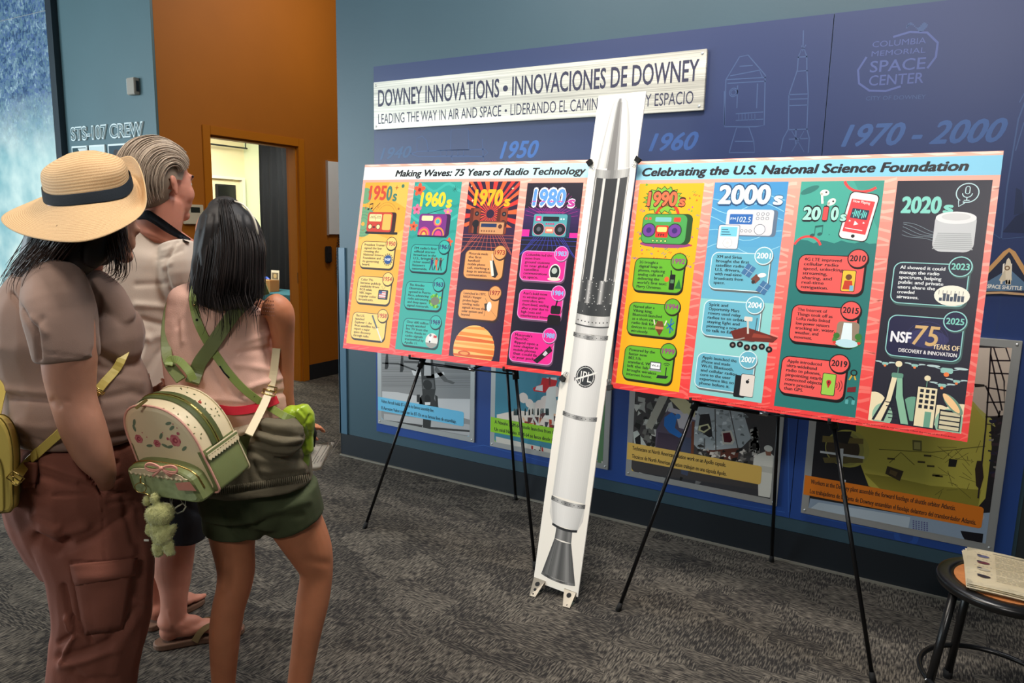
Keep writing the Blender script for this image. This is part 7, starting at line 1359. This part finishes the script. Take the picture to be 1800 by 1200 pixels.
bm = B(); ptube(bm, [(430, 770, 2.0, 92, .75), (445, 830, 2.0, 98, .78), (455, 880, 2.01, 98, .78)], cap=.1); ptube(bm, [(414, 870, 2.0, 58, 1.05), (410, 930, 2.0, 51, 1.08)], cap=.1); ptube(bm, [(498, 865, 2.02, 62, 1.05), (519, 912, 2.035, 54, 1.05)], cap=.1); ptube(bm, [(450, 880, 1.98, 54, 1.0), (443, 945, 1.965, 16, .9)], cap=.2); ptube(bm, [(480, 880, 1.985, 54, 1.0), (472, 920, 1.975, 38, .95)], cap=.2)
fuse('shorts', bm, VOX, m_gs, go, 4, folds=[([(388, 890), (410, 935), (440, 958)], 4, -.006), ([(470, 900), (540, 880)], 7, .005), ([(460, 915), (530, 905)], 6, -.005), ([(440, 900), (450, 940)], 6, .004), ([(420, 895), (432, 930)], 5, -.004)], wrinkle=.004, wscale=10, seed=2)
# olive jacket tied round the waist
m_ol = mat('olive_grey_cotton', (104, 96, 76), .9, bump=.25, bscale=260, var=.05)
bm = B(); ptube(bm, [(428, 757, 2.0, 98, .92), (430, 778, 2.0, 106, .92), (432, 800, 2.0, 109, .93), (434, 822, 2.0, 110, .93), (434, 840, 2.0, 111, .93)], cap=.06); ptube(bm, [(456, 776, 1.93, 30, .8), (494, 766, 1.93, 33, .8), (522, 756, 1.94, 24, .8)], cap=.4)
ptube(bm, [(460, 765, 1.905, 34, .6), (505, 772, 1.90, 30, .6), (528, 762, 1.93, 14, .6)], cap=.5)
jk = fuse('tied_jacket', bm, VOX, m_ol, go, 4, folds=[([(446, 750), (480, 762), (535, 768)], 4, -.010), ([(448, 742), (490, 750), (532, 752)], 6, .008), ([(440, 772), (480, 788), (520, 786), (538, 775)], 4, -.010), ([(450, 765), (500, 778), (530, 772)], 6, .008), ([(438, 792), (480, 800), (535, 808)], 5, -.006), ([(445, 805), (500, 815)], 7, .006), ([(440, 790), (452, 830), (480, 850)], 6, -.006), ([(330, 868), (430, 862), (542, 836)], 3.5, -.006), ([(460, 830), (530, 822)], 6, .005), ([(430, 800), (438, 850)], 6, -.005)]+[([(330+i*8, 881-i*1.55), (330+i*8, 868-i*1.5)], 1.4, .0025) for i in range(27)], wrinkle=.005, wscale=9, seed=4)
bvJ = bvh_of(jk); bm = B()
for i in range(64):
    f_ = i/63; x_ = 326+215*f_; y_ = 880-32*f_; p0, p1 = hit(bvJ, x_, y_-15, 1.9, .0005, .4), hit(bvJ, x_+1, y_-2, 1.9, .0005, .4); rod(bm, [p0, p1], .0022, 5)
fin('ribbed_hem', bm, m_ol, jk, smooth=True)
# hair
m_bh = hairmat('black_brown_hair', (15, 12, 13), (44, 35, 33), .55)
bm = B(); ptube(bm, [(396, 368, 2.04, 30, 1.3), (398, 388, 2.03, 47, 1.25), (403, 415, 2.02, 57, 1.2), (405, 455, 1.995, 61, .9), (400, 490, 1.97, 61, .6), (404, 512, 1.945, 58, .35)], k=5, cap=.7)
gh = fuse('hair', bm, .0055, mat('dark_hair_mass_two', (20, 16, 17), .6), go, 6, folds=[([(395+x_, 380), (395+x_*1.4, 440), (398+x_*1.3, 515)], 3, (.003, -.003)[i % 2]) for i, x_ in enumerate(range(-42, 50, 7))])
gd = []
for i in range(13):
    f_ = i/12; a = -1+2*f_; q = cos(a*1.4)
    gd.append([at(394+a*16, 352+abs(a)*5, 1.98+.02*abs(a)), at(398+a*46, 378+abs(a)*16, 1.975-.05*q+.07*abs(a)), at(404+a*59, 430, 1.99-.095*q), at(401+a*63, 480, 1.97-.10*q), at(397+a*64, 518+8*sin(f_*9), 1.93-.06*q), at(392+a*46, 540+16*sin(f_*7+1), 1.90-.03*q)])
strands('hair_strands', gd, 800, .0012, m_bh, gh, .0035, 4, 31, .32)
gd = [[at(x, 490, 1.88), at(x-4, 515, 1.875), at(x+dx*.6, 545, 1.865), at(x+dx, 575, 1.87), at(x+dx+e_, 600, 1.875)] for x, dx, e_ in ((372, -8, -8), (384, 4, -14), (398, -2, 2), (412, 6, -10), (440, 10, 4))]
strands('loose_ends', gd, 60, .0009, m_bh, gh, .006, 5, 33, .55)
bm = B(); P_ = [at(*p) for p in crom([(398, 352, 2.02), (425, 358, 2.0), (444, 380, 1.985), (452, 404, 1.98), (453, 420, 1.99)], 6)]; rod(bm, P_, .0028, 8); fin('headband', bm, mat('white_band', (226, 218, 200), .35), go, smooth=True)
# straps of the backpack and of the green pouch, lying on her back
bvG = bvh_of(top_, gbody, jk)
m_g1 = mat('sage_green_leather', (122, 132, 82), .45, bump=.1, bscale=200); m_g2 = mat('light_green_leather', (146, 164, 88), .45, bump=.1, bscale=200); m_cr = mat('cream_leather', (234, 216, 176), .45, bump=.1, bscale=200); m_pkp = mat('pink_piping', (226, 166, 148), .5)
bpk = empty('mini_backpack', at(310, 860, 1.76), 'small cream and green backpack with embroidered flowers on the girl\'s back', 'backpack')
S = lambda L, d=1.95, off=.005: [hit(bvG, x, y, d, off) for x, y in L]
ribbon('shoulder_strap', S([(470, 505), (452, 512), (432, 528)], 1.97, .006)+S([(412, 550), (392, 578), (372, 608), (352, 636), (344, 656)], 1.93, .010)+[at(338, 672, 1.85)], .036, .006, m_g1, bpk, 4)
ribbon('shoulder_strap', [at(330, 508, 1.97), at(304, 528, 1.95), at(294, 565, 1.93), at(292, 610, 1.90), at(298, 640, 1.86), at(318, 668, 1.83)], .026, .005, m_g1, bpk, 5)
ribbon('haul_loop', [at(296, 642, 1.84), at(300, 632, 1.85), at(315, 634, 1.85), at(332, 652, 1.84), at(340, 668, 1.84)], .020, .005, m_g2, bpk, 5)
q0_ = hit(bvG, 486, 612, 1.94, .008); q1_ = at(437, 764, 1.83); qm_ = hit(bvG, 474, 686, 1.9, .014); lw = crom([list(q0_), list(qm_), list(q1_)], 3); lw = [Vector(p) for p in lw]
ribbon('lower_strap', lw, .022, .004, m_cr, bpk, 4); buckle(lw[3], lw[4]-lw[2], .034, .026, m_gold, bpk, .0022)
# backpack body
o_ = at(322, 856, 1.73); W = (at(322+66, 865, 1.70)-at(322-66, 845, 1.765)); U = at(259, 713, 1.71)-o_; D = at(322+56, 814, 1.84)-o_
pr = dome_prof(.5, .03, .07, 20)
def bp_mi(li, w_, u_): return 1 if (u_ < .40 and li >= 0) else 0
bm = B(); dome_loft(bm, o_, W, U, D, pr, [(-.03, .90), (-.005, .975), (.05, 1), (.12, 1.005), (.4, 1.01), (.62, 1.01), (.95, 1), (1.0, .97), (1.02, .9)], bp_mi); bag = fin('bag_shell', bm, [m_cr, m_g1], bpk, smooth=False)
bag.data.polygons.foreach_set('use_smooth', [len(p.vertices) == 4 for p in bag.data.polygons])
def band(name, d0, d1, w0, h, m, parent, umin=.0, k=1.02):
    ps = [q for q in pr if q[1] >= umin]; i0 = pr.index(ps[0]); bm = B(); G = []
    ps = [q for q in pr[i0:] if q[1] >= umin]
    for a, b_ in ps:
        c = o_+U*.45; v = W*a+U*(b_-.45); G.append([bm.verts.new(c+v*kk+D*dd) for dd, kk in ((d0, k-.012), (d0+.01, k), (d1-.01, k), (d1, k-.012))])
    for A_, B_ in zip(G, G[1:]):
        for j in range(3): bm.faces.new((A_[j], A_[j+1], B_[j+1], B_[j]))
    bmesh.ops.solidify(bm, geom=list(bm.faces), thickness=.0012); return fin(name, bm, m, parent)
zb = band('zip_band', .30, .64, 0, 0, m_g1, bpk, .42, 1.035); band('zip_tape', .42, .52, 0, 0, mat('olive_zip_tape', (150, 150, 70), .6), zb, .42, 1.05); band('zip_teeth', .455, .485, 0, 0, m_gold, zb, .42, 1.062)
bm = B(); c = o_+U*.45; top0 = [c+(W*a+U*(b_-.45))*1.0+D*.0 for a, b_ in pr]; rod(bm, top0, .0028, 8, closed=True); fin('front_piping', bm, m_pkp, bpk, smooth=True)
bm = B(); rod(bm, [c+(W*a+U*(b_-.45))*1.01+D*.97 for a, b_ in pr], .002, 8, closed=True); fin('back_piping', bm, m_cr, bpk, smooth=True)
# wavy trim above the green side
Rn = W.normalized(); bm = B(); zz = []
for i in range(23): f_ = .02+.95*i/22; zz.append(o_+W*.512+U*(.40-(.012 if i % 2 else -.008))+D*f_)
for a, b_ in zip(zz, zz[1:]): obox(bm, a, b_-a, U*.045, Rn*.0018)
fin('scallop_trim', bm, m_cr, bpk); bm = B(); obox(bm, o_+W*.512+U*.45+D*.02, D*.95, U*.012, Rn*.002); obox(bm, o_+W*.512+U*.49+D*.02, D*.95, U*.012, Rn*.002); fin('side_binding', bm, m_cr, bpk)
bm = B(); obox(bm, o_+W*.512+U*.462+D*.02, D*.95, U*.028, Rn*.0016); fin('side_green_stripe', bm, m_g1, bpk)
bm = B(); q = [o_+W*.50+U*.36+D*.98, o_+W*.50+U*.1+D*.98, at(418, 742, 1.84), at(441, 764, 1.86), at(434, 800, 1.86)]
vs = [bm.verts.new(p) for p in (o_+W*.50+U*.42+D*.97, at(442, 764, 1.86), at(434, 790, 1.86), o_+W*.50+U*.15+D*.99)]; bm.faces.new(vs); bmesh.ops.solidify(bm, geom=list(bm.faces), thickness=.004); fin('side_tab', bm, m_g1, bpk)
# zip pull
bm = B(); zp = c+(W*-.25+U*.52)*1.06+D*.47; zp = at(256, 700, 1.70); obox(bm, zp, at(236, 716, 1.69)-zp, (at(260, 704, 1.70)-zp), HD*.002); fin('zip_pull', bm, m_gold, bpk, bevel=.0008)
# front pocket
po = o_-D*.0+U*-.03-W*.03; pp = dome_prof(.62, .03, .14, 16); PW_, PU_, PD_ = W*.93, U*.40, -D*.38
def pk_mi(li, w_, u_): return 0 if li < 0 else 0
bm = B(); dome_loft(bm, po, PW_, PU_, PD_, pp, [(0, 1), (.7, 1.0), (.92, .985), (1, .93)]); pkt = fin('front_pocket', bm, m_g1, bpk)
bm = B(); dome_loft(bm, po, PW_, PU_, PD_, pp, [(1.0, .86), (1.03, .85)]); fin('pocket_front', bm, mat('pale_green_gingham', (160, 174, 126), .6, var=.18, vscale=60), pkt)
bm = B(); dome_loft(bm, po+PU_*.70, PW_*.84, PU_*.22, PD_, dome_prof(.3, .06, .2, 12), [(1.03, 1), (1.06, .98)]); fin('pocket_top_panel', bm, m_cr, pkt)
bm = B(); pc = po+PU_*.45; rod(bm, [pc+(PW_*a+PU_*(b_-.45))*1.005+PD_*.55 for a, b_ in pp if b_ > .3], .0024, 8); fin('pocket_zip', bm, m_gold, pkt, smooth=True)
bm = B()
for i in range(12): f_ = -.38+.7*i/11; blob(bm, po+PU_*(.70)+PW_*f_+PD_*1.06, PW_.normalized()*.0045, PU_.normalized()*.005, PD_.normalized()*.0015, 1)
fin('pocket_scallops', bm, m_cr, pkt, smooth=True)
bc = at(285, 822, 1.655); m_bow = mat('pink_satin_bow', (230, 160, 140), .4); bm = B()
for q in (-1, 1):
    for rr_, th_ in ((1.0, .0042), (.55, .0035)):
        rod(bm, [bc+(RT*(q*.019*(1-cos(t)))+UPZ*(.0095*sin(t)*rr_*(1-cos(t))**.4)-HD*.004-UPZ*.10*q*.019*(1-cos(t))) for t in [2*pi*i/24 for i in range(24)]], th_*.55, 8, closed=True)
blob(bm, bc-HD*.004, RT*.006, UPZ*.006, HD*.005, 2)
for q in (-1, 1): rod(bm, [bc-HD*.003, bc+RT*q*.012-UPZ*.012-HD*.003, bc+RT*q*.022-UPZ*.020-HD*.002], [.003, .0035, .004], 6)
fin('bow', bm, m_bow, pkt, smooth=True)
bm = B(); lq = [at(308, 848, 1.64), at(334, 846, 1.64), at(346, 862, 1.64), at(314, 861, 1.64)]; vs = [bm.verts.new(p-HD*.002) for p in lq]; bm.faces.new(vs); bmesh.ops.solidify(bm, geom=list(bm.faces), thickness=.002); fin('pocket_label', bm, m_pkp, pkt)
# printed flowers and sprigs on the cream leather
FNn = -D.normalized()
A = Art(o_-D*.033, W.normalized(), (U-W.normalized()*U.dot(W.normalized())), .00006); A.n = A.n if A.n.dot(CAM-o_) > 0 else -A.n; A.n = A.a.cross(A.b); 
if A.n.dot(CAM-o_) < 0: A.n = -A.n
def rose(px, py, r): 
    x, y = A.P(px, py)
    for i in range(6): t = i*pi/3; A.circ(x+.5*r*cos(t), y+.5*r*sin(t), .58*r, ((190, 96, 104), (206, 122, 124))[i % 2], 1+i*.1, 12)
    A.circ(x, y, .5*r, (160, 60, 76), 3, 12); A.circ(x+.1*r, y, .22*r, (212, 130, 124), 4, 10)
rose(308, 774, 1.55); rose(276, 779, 1.0); rose(244, 771, 1.15); rose(313, 762, .45); rose(295, 771, .4)
for px_, py_, r_ in ((302, 752, 40), (296, 744, 20), (236, 742, 70), (236, 752, 100), (263, 783, 10), (290, 783, 160), (299, 785, 20), (283, 766, 60), (324, 788, 40)):
    x, y = A.P(px_, py_); A.ell(x, y, 1.0, .4, (112, 130, 104), 2, 12, rot=r_)
for px_, py_ in ((250, 760), (258, 768), (286, 760), (304, 745), (311, 752)): x, y = A.P(px_, py_); A.circ(x, y, .2, (200, 130, 120), 2, 8)
A.build('embroidered_flowers', printmat('thread_ink', .8), bpk)
bvP = bvh_of(bag); bm = B()
def leaf(px_, py_, ang, m_=0, l_=.0042):
    p = hit(bvP, px_, py_, 1.78, .001); v = (p-CAM).normalized(); a = RT*cos(R_(ang))+UPZ*sin(R_(ang)); b_ = a.cross(v).normalized(); vs = [bm.verts.new(p+a*x+b_*y-v*.001) for x, y in ((-l_, 0), (0, l_*.4), (l_, 0), (0, -l_*.4))]; bm.faces.new(vs)
for i, (x_, y_) in enumerate(crom([(308, 688), (322, 682), (332, 688), (345, 702), (352, 708), (364, 716), (372, 726), (376, 736), (382, 716), (388, 728)], 2)): leaf(x_+(-3, 3)[i % 2], y_+(2, -2)[i % 2], 40+i*25)
for i, (x_, y_) in enumerate(crom([(290, 716), (316, 726), (334, 744), (344, 760), (356, 768)], 2)): leaf(x_+(-3, 3)[i % 2], y_+(2, -2)[i % 2], 20+i*32)
fin('leaf_sprigs', bm, mat('sprig_thread', (122, 128, 84), .8), bpk); bm = B(); p = hit(bvP, 351, 707, 1.78, .001); blob(bm, p, RT*.005, UPZ*.005, HD*.002, 2); fin('red_blossom', bm, mat('coral_thread', (224, 96, 84), .7), bpk, smooth=True)
# plush toy hanging from the backpack
pl = empty('plush_keychain', at(284, 900, 1.70), 'pale green fuzzy plush toy hanging on a ring below the backpack', 'plush toy')
m_fz = mat('pale_green_plush', (196, 196, 132), .98, bump=1.0, bscale=260, sheen=.5, var=.12, vscale=60)
bm = B(); PD0 = 1.68
for x_, y_, rx, ry in ((284, 903, 21, 20), (276, 905, 20, 20), (292, 900, 14, 17), (272, 876, 8.5, 11), (258, 880, 6, 10), (285, 938, 19, 22), (280, 930, 17, 14), (300, 931, 9, 8), (305, 926, 5.5, 6), (277, 962, 10, 15), (297, 960, 10, 15), (278, 972, 9, 7), (299, 970, 9.5, 7), (262, 930, 6, 12)):
    c = at(x_, y_, PD0+(.012 if x_ < 262 else 0)); k = mpp(c); blob(bm, c, RT*rx*k, UPZ*ry*k, HD*max(rx, 9)*.8*k)
pb_ = fuse('plush_body', bm, .003, m_fz, pl, 2, wrinkle=.0018, wscale=120)
r2 = random.Random(2); bm = B(); me_ = pb_.data
for _ in range(2600):
    v = me_.vertices[r2.randrange(len(me_.vertices))]; p, n_ = v.co.copy(), v.normal.copy(); d_ = (n_+Vector((r2.gauss(0, .5), r2.gauss(0, .5), r2.gauss(0, .5)-.2))).normalized(); s = d_.cross(n_+Vector((.1, .2, .3))).normalized()*.0006
    a = [bm.verts.new(p-s), bm.verts.new(p+s), bm.verts.new(p+d_*.004)]; bm.faces.new(a)
fz = fin('fuzz', bm, m_fz, pl, fixn=False); fz['kind'] = 'stuff'
bm = B(); rc = at(247, 857, 1.68); k = mpp(rc); rod(bm, [rc+RT*10*k*cos(2*pi*i/20)+UPZ*9*k*sin(2*pi*i/20) for i in range(20)], .0012, 6, closed=True); rod(bm, [at(247, 836, 1.68), at(247, 848, 1.68)], .0022, 6); rod(bm, [at(252, 865, 1.68), at(262, 870, 1.68), at(268, 880, 1.68)], .002, 6); fin('key_ring', bm, m_gold, pl, smooth=True)
bm = B(); obox(bm, at(253, 951, 1.69), RT*.012, UPZ*.005, HD*.001); fin('sewn_tag', bm, mat('white_tag', (220, 214, 200), .7), pl)
# hanging cords and clear charm
ch = empty('bag_charm', at(325, 880, 1.74), 'thin pale cords with a small clear charm under the backpack', 'charm')
bm = B()
for a, b_, c_ in (((300, 864), (299, 880), (304, 896)), ((304, 864), (302, 884), (306, 896)), ((316, 864), (316, 876), (322, 886)), ((322, 866), (326, 880), (326, 892))): rod(bm, [at(*a, 1.74), at(*b_, 1.74), at(*c_, 1.74)], .0011, 6)
fin('cords', bm, mat('pale_cord', (200, 196, 180), .6), ch, smooth=True)
bm = B(); rod(bm, [at(x, y, 1.74) for x, y in ((304, 896), (312, 890), (322, 884), (327, 890), (322, 898), (312, 902))], .0022, 6, closed=True); fin('charm_loop', bm, mat('clear_resin', (190, 186, 160), .15), ch, smooth=True)
# lime pouch with a bottle on the long green strap
lp = empty('lime_pouch', at(540, 830, 2.05), 'shiny lime green bottle pouch hanging at the girl\'s right hip', 'pouch')
m_lm = mat('shiny_lime_fabric', (168, 196, 52), .28, bump=.15, bscale=60, coat=.3)
bm = B(); ptube(bm, [(526, 722, 1.98, 20), (534, 738, 1.98, 19), (536, 760, 2.0, 15), (535, 790, 2.0, 16)], k=5); blob(bm, at(515, 726, 1.97), RT*.03, UPZ*.022, HD*.03); blob(bm, at(544, 735, 1.98), RT*.012, UPZ*.02, HD*.02)
fuse('pouch_top', bm, .004, m_lm, lp, 3, folds=[([(530, 722), (540, 740), (545, 730)], 3, -.006), ([(522, 722), (536, 735)], 3, .005), ([(538, 745), (545, 760)], 3, -.005), ([(532, 750), (540, 790)], 2.5, .003)], wrinkle=.004, wscale=30)
bm = B(); ptube(bm, [(531, 780, 2.0, 14.5), (530, 812, 2.0, 14), (528, 822, 2.0, 12)], k=4, cap=.3); fin('bottle', bm, mat('green_bottle', (132, 158, 60), .35), lp, smooth=True)
ribbon('long_strap', [at(345, 500, 1.93)]+S([(340, 522), (342, 545), (350, 572), (364, 600), (385, 632), (406, 660), (430, 685), (455, 704), (478, 718)], 1.93, .007)+[at(498, 730, 1.93), at(516, 738, 1.94)], .021, .0035, m_g2, lp, 4)
for x_, y_ in ((341, 536), (346, 562), (446, 696)): bm = B(); p = hit(bvG, x_, y_, 1.93, .012); lathe(bm, p, [(0, .001), (.003, .001), (.0035, -.002)], 10, (CAM-p).normalized()); fin('strap_stud', bm, m_gold if y_ < 540 else m_rub, lp, smooth=True)
bm = B(); P_ = [hit(bvG, x, y, 1.93, .0125) for x, y in ((386, 643), (394, 655), (403, 664))]; rod(bm, P_, .002, 6); fin('strap_slot', bm, m_rub, lp, smooth=True)
bm = B(); rod(bm, [at(549, 746, 2.05), at(552, 760, 2.05), at(551, 785, 2.05)], [.005, .009, .004], 10); o2 = fin('pen_grip', bm, m_rub, lp, smooth=True)
# flyer in her right hand
fl = empty('flyer', at(565, 800, 2.26), 'white printed sheet held in the girl\'s right hand', 'paper')
q = [at(550, 776, 2.26), at(587.5, 777, 2.28), at(565, 825, 2.24), at(536, 828, 2.22)]; bm = B(); n_ = 6; G = [[bm.verts.new((q[0].lerp(q[1], i/n_)).lerp(q[3].lerp(q[2], i/n_), j/n_)-HD*.006*sin(pi*i/n_)) for i in range(n_+1)] for j in range(n_+1)]
for j in range(n_):
    for i in range(n_): bm.faces.new((G[j][i], G[j][i+1], G[j+1][i+1], G[j+1][i]))
bmesh.ops.solidify(bm, geom=list(bm.faces), thickness=.0008); fin('flyer_sheet', bm, mat('white_paper', (252, 248, 238), .7), fl, smooth=True)
a_ = (q[1]-q[0]); b_ = (q[0]-q[3]); A = Art(q[3]-HD*.008, (q[2]-q[3]), b_); 
if A.n.dot(CAM-A.o) < 0: A.n = -A.n
for i in range(6):
    p0, p1 = (541+i*5.5, 822-i*.4), (553+i*5.8, 781); L = [(p0[0]+(p1[0]-p0[0])*t, p0[1]+(p1[1]-p0[1])*t) for t in (.08, .4, .92)]; A.pxl([L[0], L[2]] if i != 1 else [L[0], L[1]], .16, (120, 112, 108), 1)
A.build('flyer_print', printmat('flyer_ink', .8), fl)
